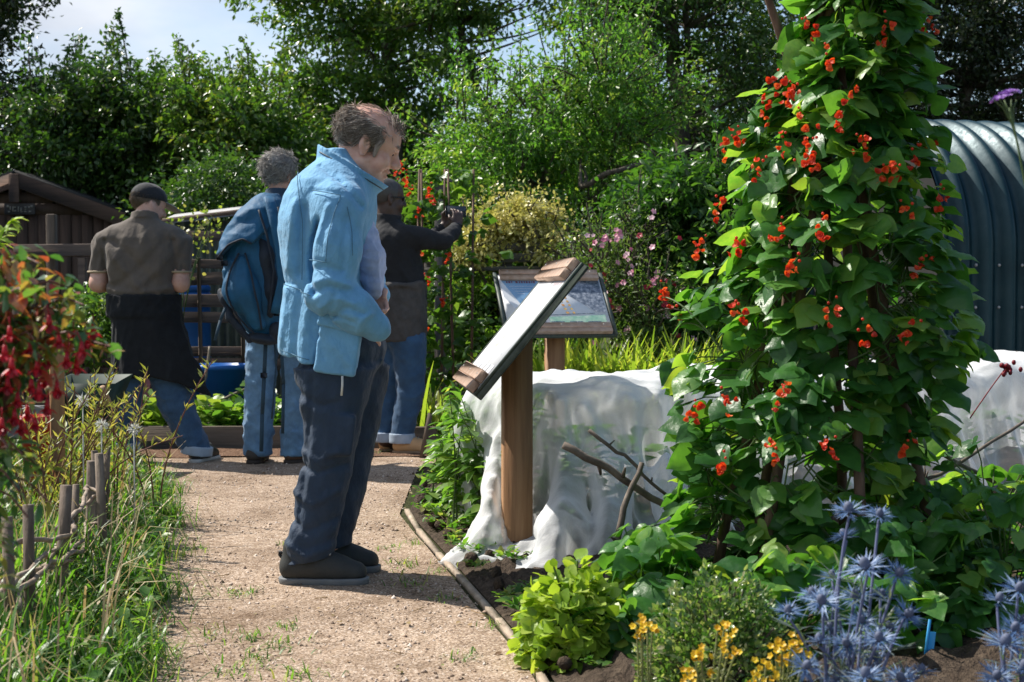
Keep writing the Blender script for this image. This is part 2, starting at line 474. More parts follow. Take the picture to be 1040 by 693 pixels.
# ---------------------------------------------------------------- world, sun, camera
AZ = atan2(.46, -.89); EL = R(50)          # the sun stands behind the scene on the left
SUND = np.array([cos(EL)*cos(AZ), cos(EL)*sin(AZ), sin(EL)])
w = bpy.data.worlds.new("World"); sc.world = w; w.use_nodes = True
nt = w.node_tree; bg = nt.nodes['Background']
sky = nt.nodes.new('ShaderNodeTexSky'); sky.sky_type = 'NISHITA'; sky.sun_disc = False
sky.sun_elevation = EL; sky.sun_rotation = atan2(SUND[0], SUND[1])
tc = nt.nodes.new('ShaderNodeTexCoord')
mp = nt.nodes.new('ShaderNodeMapping'); mp.inputs['Scale'].default_value = (1, 1, 2.2); mp.inputs['Location'].default_value = (.35, .1, 0)
nt.links.new(tc.outputs['Generated'], mp.inputs[0])
nz = nt.nodes.new('ShaderNodeTexNoise'); nz.inputs['Scale'].default_value = 3.2; nz.inputs['Detail'].default_value = 7; nz.inputs['Roughness'].default_value = .55
nt.links.new(mp.outputs[0], nz.inputs['Vector'])
rp = ramp(nt, [(.5, (0, 0, 0)), (.74, (1, 1, 1))])
sx = nt.nodes.new('ShaderNodeSeparateXYZ'); nt.links.new(tc.outputs['Generated'], sx.inputs[0])
mm_ = nt.nodes.new('ShaderNodeMath'); mm_.operation = 'MULTIPLY_ADD'; mm_.inputs[1].default_value = -.55; nt.links.new(sx.outputs[0], mm_.inputs[0]); nt.links.new(nz.outputs[0], mm_.inputs[2])
nt.links.new(mm_.outputs[0], rp.inputs[0])
nz2 = nt.nodes.new('ShaderNodeTexNoise'); nz2.inputs['Scale'].default_value = 6; nz2.inputs['Detail'].default_value = 5
nt.links.new(mp.outputs[0], nz2.inputs['Vector'])
rp2 = ramp(nt, [(.3, (3.2, 3.7, 4.6)), (.7, (6.4, 6.7, 7.2))])
nt.links.new(nz2.outputs[0], rp2.inputs[0])
mx = nt.nodes.new('ShaderNodeMix'); mx.data_type = 'RGBA'
nt.links.new(rp.outputs[0], mx.inputs[0]); nt.links.new(sky.outputs[0], mx.inputs[6]); nt.links.new(rp2.outputs[0], mx.inputs[7])
nt.links.new(mx.outputs[2], bg.inputs[0]); bg.inputs[1].default_value = .104

sl = bpy.data.lights.new('sun', 'SUN'); sl.energy = 5; sl.angle = R(.5); sl.color = (1, .94, .85)
so = bpy.data.objects.new('sun', sl); col.objects.link(so)
from mathutils import Vector
so.rotation_euler = Vector(-SUND).to_track_quat('-Z', 'Y').to_euler(); so.location = (-6, 6, 9)

cam = bpy.data.cameras.new('camera'); cam.lens = 50; cam.sensor_width = 36; cam.clip_end = 600; cam.clip_start = .05
co = bpy.data.objects.new('camera', cam); col.objects.link(co)
co.location = (0, 0, CAMZ); co.rotation_euler = (pi/2-PITCH, 0, 0); sc.camera = co
cam.dof.use_dof = True; cam.dof.focus_distance = 5.7; cam.dof.aperture_fstop = 6.3
vs = sc.view_settings; vs.view_transform = 'Standard'; vs.look = 'None'; vs.exposure = .58; vs.gamma = 1; vs.use_curve_mapping = False
try: sc.cycles.max_bounces = 8; sc.cycles.transparent_max_bounces = 8
except Exception: pass

# ---------------------------------------------------------------- ground
soil = surf('soil_earth', [(.25, (.03, .022, .016)), (.5, (.075, .055, .04)), (.75, (.14, .105, .075))], scale=30, rough=.95, bscale=60, bstr=1, bdist=.03, spec=.15)
g = M(); n = 41
xs = np.concatenate([np.linspace(-220, -12, 8), np.linspace(-10, 10, 41), np.linspace(12, 220, 8)])
ys = np.concatenate([np.linspace(-30, 0, 4), np.linspace(.5, 20, 41), np.linspace(24, 400, 8)])
X, Y = np.meshgrid(xs, ys, indexing='ij'); g.grid(np.stack([X, Y, 0*X], -1))
turf = surf('turf_earth', [(.3, (.03, .035, .012)), (.55, (.06, .065, .025)), (.75, (.1, .085, .05))], scale=9, rough=.95, bscale=50, bstr=1, bdist=.03, spec=.15)
g.build('ground', turf, kind='structure')

def gravel_mat():
    m, nt, out = _nt('path_gravel')
    p = nt.nodes.new('ShaderNodeBsdfPrincipled'); p.inputs['Roughness'].default_value = .92; p.inputs['Specular IOR Level'].default_value = .2
    tc = nt.nodes.new('ShaderNodeTexCoord')
    v = nt.nodes.new('ShaderNodeTexVoronoi'); v.inputs['Scale'].default_value = 175; nt.links.new(tc.outputs['Object'], v.inputs['Vector'])
    rv = ramp(nt, [(0, (.13, .09, .068)), (.25, (.3, .222, .158)), (.6, (.39, .298, .222)), (.85, (.48, .388, .308)), (1, (.62, .535, .46))])
    sp = nt.nodes.new('ShaderNodeSeparateColor'); nt.links.new(v.outputs['Color'], sp.inputs[0]); nt.links.new(sp.outputs[0], rv.inputs[0])
    n1 = noise(nt, 1.6, 6, .65); r1 = ramp(nt, [(.32, (.55, .49, .43)), (.47, (.88, .85, .82)), (.66, (1.08, 1.06, 1.04))]); nt.links.new(n1.outputs[0], r1.inputs[0])
    n3 = noise(nt, 14, 5, .7); r3 = ramp(nt, [(.3, (.7, .66, .62)), (.6, (1.05, 1.05, 1.05))]); nt.links.new(n3.outputs[0], r3.inputs[0])
    mm = nt.nodes.new('ShaderNodeMix'); mm.data_type = 'RGBA'; mm.blend_type = 'MULTIPLY'; mm.inputs[0].default_value = 1
    nt.links.new(rv.outputs[0], mm.inputs[6]); nt.links.new(r1.outputs[0], mm.inputs[7])
    m2 = nt.nodes.new('ShaderNodeMix'); m2.data_type = 'RGBA'; m2.blend_type = 'MULTIPLY'; m2.inputs[0].default_value = 1
    nt.links.new(mm.outputs[2], m2.inputs[6]); nt.links.new(r3.outputs[0], m2.inputs[7])
    nt.links.new(m2.outputs[2], p.inputs['Base Color'])
    b1 = bump(nt, v.outputs['Distance'], .4, .0035); b1.invert = True
    n2 = noise(nt, 22, 5, .65); b2 = bump(nt, n2.outputs[0], .6, .02)
    nt.links.new(b1.outputs[0], b2.inputs['Normal']); nt.links.new(b2.outputs[0], p.inputs['Normal'])
    nt.links.new(p.outputs[0], out.inputs[0]); return m
GRAV = gravel_mat()
# path: left edge and right edge as they run away from the camera, then the cross path
def edgeL(y): return np.interp(y, [-1, 3.84, 6.1, 8.2, 9.05], [-.55, -1.03, -1.52, -2.05, -3.2])
def edgeR(y): return np.interp(y, [-1, 3.97, 6.68, 8.4, 9.05], [.72, .05, -.52, -.55, -.35])
ny = 160; yy = np.linspace(-1, 9.05, ny); nxp = 46
Pg = np.zeros((nxp, ny, 3))
wl = np.cumsum(rng.normal(0, .02, ny)); wl -= np.linspace(wl[0], wl[-1], ny)
for j, y in enumerate(yy):
    Pg[:, j, 0] = np.linspace(edgeL(y)+.3*wl[j]-.05, edgeR(y)-.012, nxp); Pg[:, j, 1] = y
Pg[..., 2] = .004+.006*(np.sin(Pg[..., 0]*9+np.sin(Pg[..., 1]*4))*np.sin(Pg[..., 1]*7+2*Pg[..., 0])+1)*.5
Pg[0, :, 2] = -.004
m = M(); m.grid(Pg); m.build('path', GRAV, kind='structure', smooth=True)
chips = surf('bark_chips', [(.25, (.05, .03, .02)), (.5, (.17, .1, .065)), (.75, (.33, .22, .15))], scale=55, rough=.95, bscale=70, bstr=1, bdist=.02, spec=.1)
m = M(); Xc, Yc = np.meshgrid(np.linspace(-5, 3.2, 60), np.linspace(9.0, 9.46, 8), indexing='ij')
m.grid(np.stack([Xc, Yc+.03*np.sin(Xc*7)*(Yc < 9.05), .008+.012*rng.random(Xc.shape)], -1)); m.build('bark_mulch_strip', chips, kind='structure')

# loose pebbles and chips on the path (nobody could count them)
m = M()
n = 5200; y = 3.3+5.6*rng.random(n)**1.15; x = edgeL(y)+(edgeR(y)-edgeL(y))*rng.random(n)
for k in range(3):
    pass
tet = np.array([[1, 0, -.3], [-.5, .87, -.3], [-.5, -.87, -.3], [.1, 0, .7]]); tf = np.array([[0, 1, 3], [1, 2, 3], [2, 0, 3], [0, 2, 1]])
sz = rng.gamma(2, .0016, n)+.0018
A = rng.random(n)*6.28; c_, s_ = np.cos(A), np.sin(A); st = .6+.8*rng.random((n, 3))
tv = tet[None]*st[:, None, :]; V = np.stack([tv[..., 0]*c_[:, None]-tv[..., 1]*s_[:, None], tv[..., 0]*s_[:, None]+tv[..., 1]*c_[:, None], tv[..., 2]], -1)*sz[:, None, None]
V[..., 0] += x[:, None]; V[..., 1] += y[:, None]; V[..., 2] += .008
m.add(V.reshape(-1, 3), [(tf[None]+4*np.arange(n)[:, None, None]).reshape(-1, 3)], tint=np.repeat(rng.random(n), 4))
peb = leafmat('pebbles', [(.1, .07, .055), (.34, .25, .19), (.5, .4, .32), (.66, .58, .52)], trans=0, rough=.9, spec=.2)
m.build('loose_gravel', peb, kind='stuff', label='loose grit and small stones scattered over the sandy path', cat='gravel')

DEADL = leafmat('fallen_leaf', [(.12, .06, .03), (.22, .13, .06), (.3, .2, .09), (.16, .16, .05)], trans=.15, rough=.7)
m = M(); n = 130; y = 3.5+5.3*rng.random(n)**1.2; t_ = rng.random(n); t_ = np.where(rng.random(n) < .6, np.where(t_ < .5, t_**2*.5, 1-(1-t_)**2*.5), t_); x = edgeL(y)+(edgeR(y)-edgeL(y))*t_
leaves(m, np.stack([x, y, .012+.006*rng.random(n)], 1), unit(rdir(n)*[1, 1, .15]), np.array([0, 0, 1.])+.35*rdir(n), .012+.022*rng.random(n)**2, OVAL)
for i in range(40): m.tube([np.array([x[i], y[i]+.2, .012]), np.array([x[i]+rng.normal(0, .04), y[i]+.2+rng.normal(0, .05), .014])], .0015, 4, tint=.6)
m.build('leaf_litter', DEADL, kind='stuff', label='dry brown fallen leaves and bits of twig lying on the sandy path', cat='leaf litter')

# planting bed soil on the right, gently lumpy
nx_, ny_ = 110, 150
u = np.linspace(0, 1, nx_); yb = np.linspace(.6, 9.0, ny_)
B = np.zeros((nx_, ny_, 3))
for j, y in enumerate(yb):
    B[:, j, 0] = edgeR(y)+.035+u**1.7*(5.5); B[:, j, 1] = y
lump = .03*np.sin(B[..., 0]*11+np.sin(B[..., 1]*9)*1.5)*np.sin(B[..., 1]*13)+rng.normal(0, .012, B.shape[:2])
B[..., 2] = .015+np.clip(u[:, None]*6, 0, 1)*(.045+lump)
m = M(); m.grid(B); m.build('planting_bed_soil', soil, kind='structure')
# clods
m = M()
for i in range(130):
    y = 3.6+4.6*rng.random(); x = edgeR(y)+.07+.45*rng.random()**1.3; r = .008+.022*rng.random()**2
    m.ball((x, y, .045+r*.3), r*(.7+.6*rng.random(3)), 6, 4, rotm('z', rng.random()*6))
m.build('soil_clods', soil, kind='stuff', label='dark crumbly clods of earth along the edge of the bed', cat='soil')

# timber edging strip beside the path
edw = surf('edging_wood', [(.3, (.24, .18, .13)), (.6, (.42, .34, .26)), (.8, (.55, .47, .38))], scale=6, stretch=(8, 2, 8), rough=.85, bscale=30, bstr=.5, bdist=.004)
m = M(); pts = [(edgeR(y)+.012+.006*sin(y*3), y, .009) for y in np.linspace(2.2, 6.78, 9)]
for a, b in zip(pts[:-1], pts[1:]): m.bar(a, b, .022, .02)
m.build('path_edging', edw, label='thin pale timber edging strip along the right side of the sandy path', cat='path edging')

# ---------------------------------------------------------------- grass on the left verge
GRS = leafmat('grass', [(.03, .085, .012), (.055, .14, .018), (.09, .2, .028), (.16, .26, .05), (.3, .27, .12)], trans=.45, rough=.4)
DRY = leafmat('dry_grass', [(.28, .2, .1), (.42, .32, .17), (.5, .42, .25)], trans=.3, rough=.6, tcol=(1.4, 1.3, 1))
m = M()
n = 30000; y = 2.6+5.6*rng.random(n)**1.2; off = rng.random(n)**1.3*1.5
clump = np.sin(y*5.1+3*np.sin(off*7))*np.sin(off*9+1.5*np.sin(y*3.3))+.5*np.sin(y*13+off*11)
kp = rng.random(n) < np.clip(.45+.5*clump, .07, 1); y, off, clump = y[kp], off[kp], clump[kp]; n = len(y)
x = edgeL(y)+.03+.05*np.sin(y*7)+.04*np.sin(y*17+1)-off+rng.normal(0, .035, n)
pos = np.stack([x, y, 0*x], 1)
sz = (.1+.2*rng.random(n)+.05*clump)*np.clip(.55+off*2.2, .5, 1.25)
blades(m, pos, sz, .3, tint=rng.random(n)**1.6)
# broad leaved weeds between
n = 1700; y = 2.8+4.6*rng.random(n); off = rng.random(n)**1.3*1.0; x = edgeL(y)+.02-off
leaves(m, np.stack([x, y, .02+.12*rng.random(n)], 1), unit(np.stack([rng.normal(size=n), rng.normal(size=n), .4+0*x], 1)), np.array([0, 0, 1.0])+.4*rdir(n), .03+.035*rng.random(n), OVAL, .2+rng.random(n)*.6)
m.build('verge_grass', GRS, kind='stuff', label='long green grass and weeds growing along the left edge of the path', cat='grass')
m = M()
n = 900; y = 2.8+4*rng.random(n); off = .1+rng.random(n)*1.1; x = edgeL(y)+.05-off
blades(m, np.stack([x, y, 0*x], 1), .25+.25*rng.random(n), .3, ws=(.012, .016))
m.build('dry_grass', DRY, kind='stuff', label='straw coloured dry grass stalks around the woven stakes', cat='grass')
# little weeds on the path
m = M()
for (px, py, s) in [(282, 662, 1.3), (250, 652, 1), (218, 648, .8), (290, 640, .7), (237, 606, .9), (255, 604, .7), (318, 575, .8), (405, 578, 1.2), (418, 596, 1), (395, 560, .7), (450, 612, .7),
                    (262, 676, 1), (160, 648, .9), (290, 556, .5), (352, 512, .9), (358, 498, .7), (420, 555, .8), (470, 672, .8), (310, 690, 1.2), (240, 688, 1), (200, 560, .7), (385, 462, .8), (170, 668, 1), (500, 640, .6), (445, 585, .8)]:
    c = G(px, py); k = int(26*s)+8
    p_ = c+np.stack([rng.normal(0, .035*s, k), rng.normal(0, .05*s, k), np.full(k, .01)], 1)
    blades(m, p_, .02+.03*rng.random(k)*s, .8, ws=(.09, .14))
m.build('path_weeds', GRS, kind='stuff', label='small tufts of weed sprouting through the sandy path', cat='weeds')
# low weeds on the bed edge
m = M()
for i in range(70):
    y = 3.7+4.2*rng.random(); c = np.array([edgeR(y)+.06+.3*rng.random()**1.6, y, .05]); k = 14
    s = .5+rng.random()
    leaves(m, c+np.stack([rng.normal(0, .02*s, k), rng.normal(0, .02*s, k), .02*s*rng.random(k)], 1), unit(np.stack([rng.normal(size=k), rng.normal(size=k), .5+0*np.zeros(k)], 1)), np.array([0, 0, 1.0])+.3*rdir(k), (.02+.025*rng.random(k))*s, OVAL)
m.build('bed_weeds', GRS, kind='stuff', label='low green seedlings and weeds on the dark soil by the edging', cat='weeds')

# ---------------------------------------------------------------- woven stake fence on the left
STK = surf('stake_bark', [(.3, (.07, .05, .035)), (.55, (.16, .12, .09)), (.75, (.27, .22, .17))], scale=20, stretch=(1, 1, .25), rough=.9, bscale=60, bstr=.7, bdist=.006)
TWG = surf('peeled_twig', [(.3, (.12, .085, .06)), (.6, (.3, .23, .17)), (.8, (.42, .36, .29))], scale=25, rough=.75, bscale=60, bstr=.4, bdist=.003)
wf = thing('woven_fence', G(62, 640), 'low hurdle of rough bark stakes with woven twigs along the left grass verge', 'fence')
stk = [(6, 690, 3.7, .46, .019), (28, 0, 4.0, .45, .02), (62, 0, 4.35, .45, .024), (78, 0, 4.7, .4, .015), (94, 0, 5.15, .44, .021), (105, 0, 5.0, .47, .02), (99, 0, 5.45, .43, .017), (110, 0, 5.75, .42, .018)]
tops = []
for px, _, Y, hh, r in stk:
    b = P(px, 400, Y); b[2] = -.1; t = b.copy(); t[2] = hh+.02*rng.random(); t[0] += rng.normal(0, .012); t[1] += rng.normal(0, .012)
    mid = (b+t)/2+rng.normal(0, .006, 3)
    mm = M(); mm.tube([b, mid, t], [r*.88, r*.83, r*.77], 9); mm.build('stake', STK, wf, smooth=False)
    tops.append((b, t))
for k in range(9):
    z = .2+.2*rng.random(); pts = []
    for i, (b, t) in enumerate(tops):
        p = b+(t-b)*((z+.1)/(t[2]+.1)); sgn = (-1)**(i+k)
        p = p+np.array([.028*sgn, 0, rng.normal(0, .02)]); pts.append(p)
    i0 = rng.integers(0, 3); pts = np.array(pts[i0:i0+rng.integers(3, 6)])
    tt = np.linspace(0, len(pts)-1, 4*len(pts)); pts2 = np.stack([np.interp(tt, np.arange(len(pts)), pts[:, a]) for a in range(3)], 1)
    pts2[1:-1] = (pts2[:-2]+pts2[1:-1]+pts2[2:])/3
    mm = M(); mm.tube(wob(pts2, .004), np.linspace(.009, .005, len(pts2)), 6); mm.build('woven_twig', TWG, wf, smooth=True)
# ---------------------------------------------------------------- trees and hedges behind
BARK = surf('tree_bark', [(.3, (.035, .028, .02)), (.55, (.085, .07, .05)), (.75, (.15, .13, .1))], scale=14, stretch=(1, 1, .3), rough=.9, bscale=40, bstr=.8, bdist=.02)
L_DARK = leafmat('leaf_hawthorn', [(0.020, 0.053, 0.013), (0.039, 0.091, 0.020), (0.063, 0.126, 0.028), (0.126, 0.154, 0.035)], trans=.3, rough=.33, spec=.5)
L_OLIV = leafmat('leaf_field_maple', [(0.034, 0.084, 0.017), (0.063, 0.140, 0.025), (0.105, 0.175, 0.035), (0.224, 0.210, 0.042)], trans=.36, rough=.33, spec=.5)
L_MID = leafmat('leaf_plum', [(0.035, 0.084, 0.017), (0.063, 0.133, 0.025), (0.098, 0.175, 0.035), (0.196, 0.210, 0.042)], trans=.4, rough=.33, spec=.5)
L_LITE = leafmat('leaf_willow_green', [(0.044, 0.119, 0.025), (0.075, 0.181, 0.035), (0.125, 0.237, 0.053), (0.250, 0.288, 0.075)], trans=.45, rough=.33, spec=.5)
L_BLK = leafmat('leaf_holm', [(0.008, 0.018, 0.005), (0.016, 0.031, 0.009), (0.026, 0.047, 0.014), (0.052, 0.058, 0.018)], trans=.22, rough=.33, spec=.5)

def crown_points(blobs, n, shell=2.4):
    vol = np.array([b[3]*b[4]*b[5] for b in blobs])**.8; pk = rng.choice(len(blobs), n, p=vol/vol.sum())
    B = np.array(blobs); d = rdir(n); r = rng.random(n)**(1/shell)
    return B[pk, :3]+d*r[:, None]*B[pk, 3:6], d, pk
def tree(name, label, cat, base, blobs, mat, nclump=120, per=120, crad=.32, lsize=.07, trunk=None, spikes=0, tpl=LEAF4, group=None, sparse_low=0, dark_limbs=True, spike_h=.6):
    """blobs = crown lobes (x,y,z,rx,ry,rz) in world metres; trunk = list of (points, r0, r1)"""
    base = np.asarray(base, float); t = thing(name, base, label, cat, group)
    wood = M(); tr = []
    trunk = trunk or [([base, base+np.array([.1, 0, 1.2]), np.array([b for b in blobs[0][:3]])], .12, .05)]
    for pts, r0, r1 in trunk:
        pts = np.array(pts, float)
        if len(pts) == 3: pts = bez(*pts, 12)
        else:
            tt = np.linspace(0, len(pts)-1, 14); pts = np.stack([np.interp(tt, np.arange(len(pts)), pts[:, a]) for a in range(3)], 1)
        pts = wob(pts, .02); rr = np.linspace(r0, r1, len(pts)); wood.tube(pts, rr, 8); tr.append(pts)
    allp = np.concatenate(tr)
    C, D, pk = crown_points(blobs, nclump)
    C[:, 2] = np.maximum(C[:, 2], .15)
    fol = M()
    for i in range(nclump):
        c = C[i]
        if i % 2 == 0:
            up = allp[allp[:, 2] < c[2]+.1] if (allp[:, 2] < c[2]+.1).any() else allp
            a = up[np.argmin(np.linalg.norm(up-c, axis=1)+.4*np.abs(c[2]-.35-up[:, 2]))]
            mid = (a+c)/2+np.array([rng.normal(0, .1), rng.normal(0, .1), -.12+.1*rng.random()])
            wood.tube(bez(a, mid, c, 6), np.linspace(.02+.01*rng.random(), .004, 6), 5, cap=False)
    N = nclump*per
    ci = np.repeat(np.arange(nclump), per)
    rad = crad*(.6+.8*rng.random(nclump))
    g = rng.normal(size=(N, 3))*np.array([1, 1, .62])*(rad[ci]*.62)[:, None]
    pos = C[ci]+g
    out = unit(g+.25*D[ci])
    d = unit(out*.6+rdir(N)*.7+np.array([0, 0, -.35])); nr = np.array([0, 0, .55])+rdir(N)*.95
    tint = np.clip(rng.random(nclump)[ci]*.55+.45*rng.random(N), 0, 1)
    leaves(fol, pos, d, nr, lsize*(.6+.8*rng.random(N)), tpl, tint)
    # long shoots that break the outline
    if spikes:
        B = np.array(blobs); top = B[:, 2]+B[:, 5]
        for i in range(spikes*3):
            b = B[rng.integers(len(B))]; dd = rdir(1)[0]
            if i % 3 == 0: dd[2] = abs(dd[2])+.6
            else: dd[1] = -abs(dd[1]); dd[2] = abs(dd[2])*.7
            dd = unit(dd); p0 = b[:3]+dd*b[3:6]*.82
            if i % 3 == 0: dr = np.array([dd[0]*.3+rng.normal(0, .15), dd[1]*.3, 1.])
            else: dr = unit(dd+np.array([rng.normal(0, .3), 0, .35]))
            ln = spike_h*(.5+.9*rng.random())*(1 if i % 3 == 0 else .8); p2 = p0+unit(dr)*ln+(0 if i % 3 == 0 else np.array([0, 0, -.15*ln]))
            pts = bez(p0, (p0+p2)/2+np.array([0, 0, .12*ln])+rng.normal(0, .05, 3), p2, 8); wood.tube(pts, np.linspace(.012, .003, 8), 4, cap=False)
            k = int(75*ln/.6); tt = rng.random(k); wd = .025+.05*rng.random()
            pp = np.stack([np.interp(tt*7, np.arange(8), pts[:, a_]) for a_ in range(3)], 1)+rng.normal(0, wd, (k, 3))*(1.25-tt*.8)[:, None]*1.5
            leaves(fol, pp, unit(rdir(k)+np.array([0, 0, -.1])), rdir(k)+np.array([0, 0, .5]), lsize*(.6+.7*rng.random(k)), tpl, np.clip(rng.random()*.5+.5*rng.random(k), 0, 1))
    wood.build('trunk', BARK, t, smooth=True)
    fol.build('crown', mat, t)
    return t
def W(px, py, Y, dx, dy, dz): return (*P(px, py, Y), dx*Y/FPX, dy, dz*Y/FPX)   # crown lobe given where it is seen, half widths in photo pixels / metres deep

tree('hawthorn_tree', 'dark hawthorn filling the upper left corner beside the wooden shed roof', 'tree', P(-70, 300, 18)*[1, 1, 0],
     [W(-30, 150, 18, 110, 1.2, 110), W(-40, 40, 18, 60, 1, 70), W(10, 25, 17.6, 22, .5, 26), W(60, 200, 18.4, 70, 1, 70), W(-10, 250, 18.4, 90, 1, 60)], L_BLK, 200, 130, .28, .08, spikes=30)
tree('hawthorn_tree', 'broad dark green hawthorn with spiky top shoots behind the wooden shed', 'tree', P(110, 300, 17.2)*[1, 1, 0],
     [W(110, 175, 17.2, 95, 1.2, 75), W(70, 130, 17, 52, .9, 40), W(145, 118, 17.2, 46, 1, 42), W(180, 200, 17.5, 70, 1, 80), W(85, 105, 17, 28, .6, 24), W(140, 230, 17.6, 100, 1, 60)], L_DARK, 230, 130, .26, .08, spikes=36, spike_h=.62)
tree('field_maple', 'rusty green maple with low rounded top behind the man in the cap', 'tree', P(235, 300, 16.5)*[1, 1, 0],
     [W(230, 155, 16.5, 60, 1, 60), W(205, 122, 16.6, 38, .8, 34), W(255, 128, 16.4, 44, .8, 36), W(270, 175, 16.5, 60, .9, 60)], L_OLIV, 160, 115, .25, .078, spikes=26, spike_h=.5)
b = P(392, 300, 19)*[1, 1, 0]
tree('tall_ash', 'tall tree with thin visible trunk and open crown above the stooping man', 'tree', b,
     [W(335, 30, 19, 55, 1, 34), W(310, 75, 18.8, 40, .8, 32), W(390, 30, 19, 50, 1, 40), W(350, 100, 18.8, 60, 1, 36), W(436, 46, 19.2, 34, .9, 38), W(416, 105, 19, 40, .8, 26), W(290, -5, 18.6, 45, .8, 22), W(300, 140, 18.8, 50, 1, 40), W(370, -40, 19, 90, 1, 30)],
     L_MID, 200, 85, .24, .09, trunk=[([b, P(402, 120, 19), P(393, 60, 19), P(383, -30, 19)], .09, .045), ([P(398, 90, 19), P(360, 40, 19), P(330, -20, 18.8)], .045, .02)], spikes=20)
b = P(515, 300, 18)*[1, 1, 0]
tree('leaning_ash', 'slim tree whose bare trunk leans left against the blue sky gap', 'tree', b,
     [W(450, 5, 18, 40, .9, 34), W(492, 14, 18, 34, .9, 24), W(468, 66, 18, 28, .8, 26), W(565, 6, 17.8, 36, .8, 22), W(410, 20, 18, 28, .7, 36), W(505, -45, 18, 90, .9, 26)],
     L_OLIV, 75, 75, .2, .085, trunk=[([b, P(511, 148, 18), P(484, 90, 18), P(472, 50, 18), P(462, -20, 18)], .085, .04), ([P(478, 62, 18), P(440, 45, 18), P(420, 10, 18)], .03, .012)], spikes=14)
b = P(560, 300, 14)*[1, 1, 0]
tree('willow_thicket', 'pale green bushy tree with sparkling leaves in front of the ivy clad trunks', 'tree', b,
     [W(480, 150, 14.2, 60, .8, 50), W(560, 140, 14, 56, .9, 48), W(610, 95, 13.8, 34, .7, 40), W(530, 190, 14.2, 80, .9, 50), W(620, 160, 14, 40, .7, 45), W(660, 120, 14.2, 24, .5, 26)],
     L_LITE, 150, 95, .19, .062, trunk=[([b, P(560, 150, 14), P(540, 90, 14)], .05, .02), ([b, P(600, 180, 14), P(640, 120, 14)], .04, .015), ([P(590, 190, 13.2), P(625, 172, 13), P(668, 168, 13.2), P(700, 150, 13.6)], .028, .02)], spikes=42, tpl=_leaf4(.4, .08, -.1), spike_h=.7)
b = P(694, 300, 15.5)*[1, 1, 0]
tree('ivy_clad_oak', 'tall dark tree on a cluster of upright trunks right of the pale thicket', 'tree', b,
     [W(650, 20, 15.5, 60, .9, 45), W(735, 30, 15.8, 60, 1, 60), W(690, -20, 15.5, 110, 1, 30), W(610, 4, 15.3, 40, .8, 20), W(760, 110, 15.8, 50, .9, 60), W(648, 66, 15.6, 26, .6, 24), W(745, 160, 15.8, 55, .9, 40)],
     L_DARK, 210, 105, .23, .062, trunk=[([b, P(693, 130, 15.5), P(684, 60, 15.5), P(675, -30, 15.5)], .11, .06), ([P(694, 150, 15.5), P(704, 80, 15.5), P(690, -30, 15.5)], .05, .03), ([P(716, 300, 15.7)*[1, 1, 0], P(712, 140, 15.7), P(696, 60, 15.7)], .05, .03), ([P(690, 140, 15.5), P(662, 110, 15.4), P(655, 60, 15.4)], .035, .015)], spikes=30)
b = P(975, 300, 17)*[1, 1, 0]
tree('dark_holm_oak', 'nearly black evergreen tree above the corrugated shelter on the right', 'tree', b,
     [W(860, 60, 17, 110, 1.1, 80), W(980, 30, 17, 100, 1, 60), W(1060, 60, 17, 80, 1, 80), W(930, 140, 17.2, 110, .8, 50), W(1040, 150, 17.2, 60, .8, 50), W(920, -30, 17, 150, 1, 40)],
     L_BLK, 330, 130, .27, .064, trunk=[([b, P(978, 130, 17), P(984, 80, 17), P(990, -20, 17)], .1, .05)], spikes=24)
# second row that closes the view between the crowns
b = P(640, 300, 21)*[1, 1, 0]
tree('distant_oak', 'dim green tree filling the gaps low behind the pale thicket', 'tree', b,
     [W(520, 180, 21, 110, 1, 60), W(640, 170, 21, 90, 1, 90), W(740, 170, 21, 90, 1, 90), W(600, 110, 21, 60, 1, 40)], L_DARK, 260, 130, .36, .1)
b = P(370, 300, 20.5)*[1, 1, 0]
tree('distant_oak', 'dim green tree low behind the head of the stooping man', 'tree', b,
     [W(300, 210, 20.5, 110, 1, 80), W(420, 200, 20.5, 90, 1, 70), W(360, 150, 20.7, 70, 1, 45)], L_DARK, 260, 130, .36, .1)
# shrubs in the middle distance
def shrub(name, label, cat, blobs, mat, nclump, per, crad, lsize, tpl=LEAF4, group=None, spikes=0, base=None, sh=.4):
    b0 = np.array(base if base is not None else [blobs[0][0], blobs[0][1], 0.])
    tops = [([b0, (b0+np.array(b[:3]))/2+rng.normal(0, .05, 3), np.array(b[:3])], .025, .01) for b in blobs]
    return tree(name, label, cat, b0, blobs, mat, nclump, per, crad, lsize, trunk=tops, spikes=spikes, tpl=tpl, group=group, spike_h=sh)
shrub('privet_hedge', 'dark leafy hedge between the lean-to roof and the man with the rucksack', 'hedge',
      [W(220, 195, 13.6, 50, .6, 38), W(190, 235, 13.8, 40, .6, 34), W(250, 240, 13.5, 60, .6, 60), W(300, 270, 13.4, 60, .6, 60)], L_DARK, 130, 150, .22, .055)
shrub('privet_hedge', 'green hedge in the middle behind the man taking a picture', 'hedge',
      [W(360, 230, 13.4, 60, .6, 70), W(430, 230, 13.4, 60, .6, 60), W(500, 240, 13.2, 60, .6, 60), W(440, 300, 13, 90, .6, 60)], L_MID, 170, 150, .22, .055)
L_YEL = leafmat('leaf_golden_euonymus', [(.24, .28, .05), (.44, .43, .12), (.58, .53, .2), (.68, .61, .32)], trans=.3, rough=.4, tcol=(1.35, 1.35, .9))
b = P(540, 330, 11.6)*[1, 1, 0]
shrub('golden_euonymus', 'cream and yellow leaved shrub spilling over a grey board fence', 'shrub',
      [W(530, 228, 11.5, 36, .35, 24), W(500, 240, 11.4, 30, .3, 24), W(560, 250, 11.4, 32, .3, 22), W(478, 252, 11.3, 22, .25, 16)], L_YEL, 130, 90, .085, .036, OVAL, base=b, spikes=14, sh=.22)
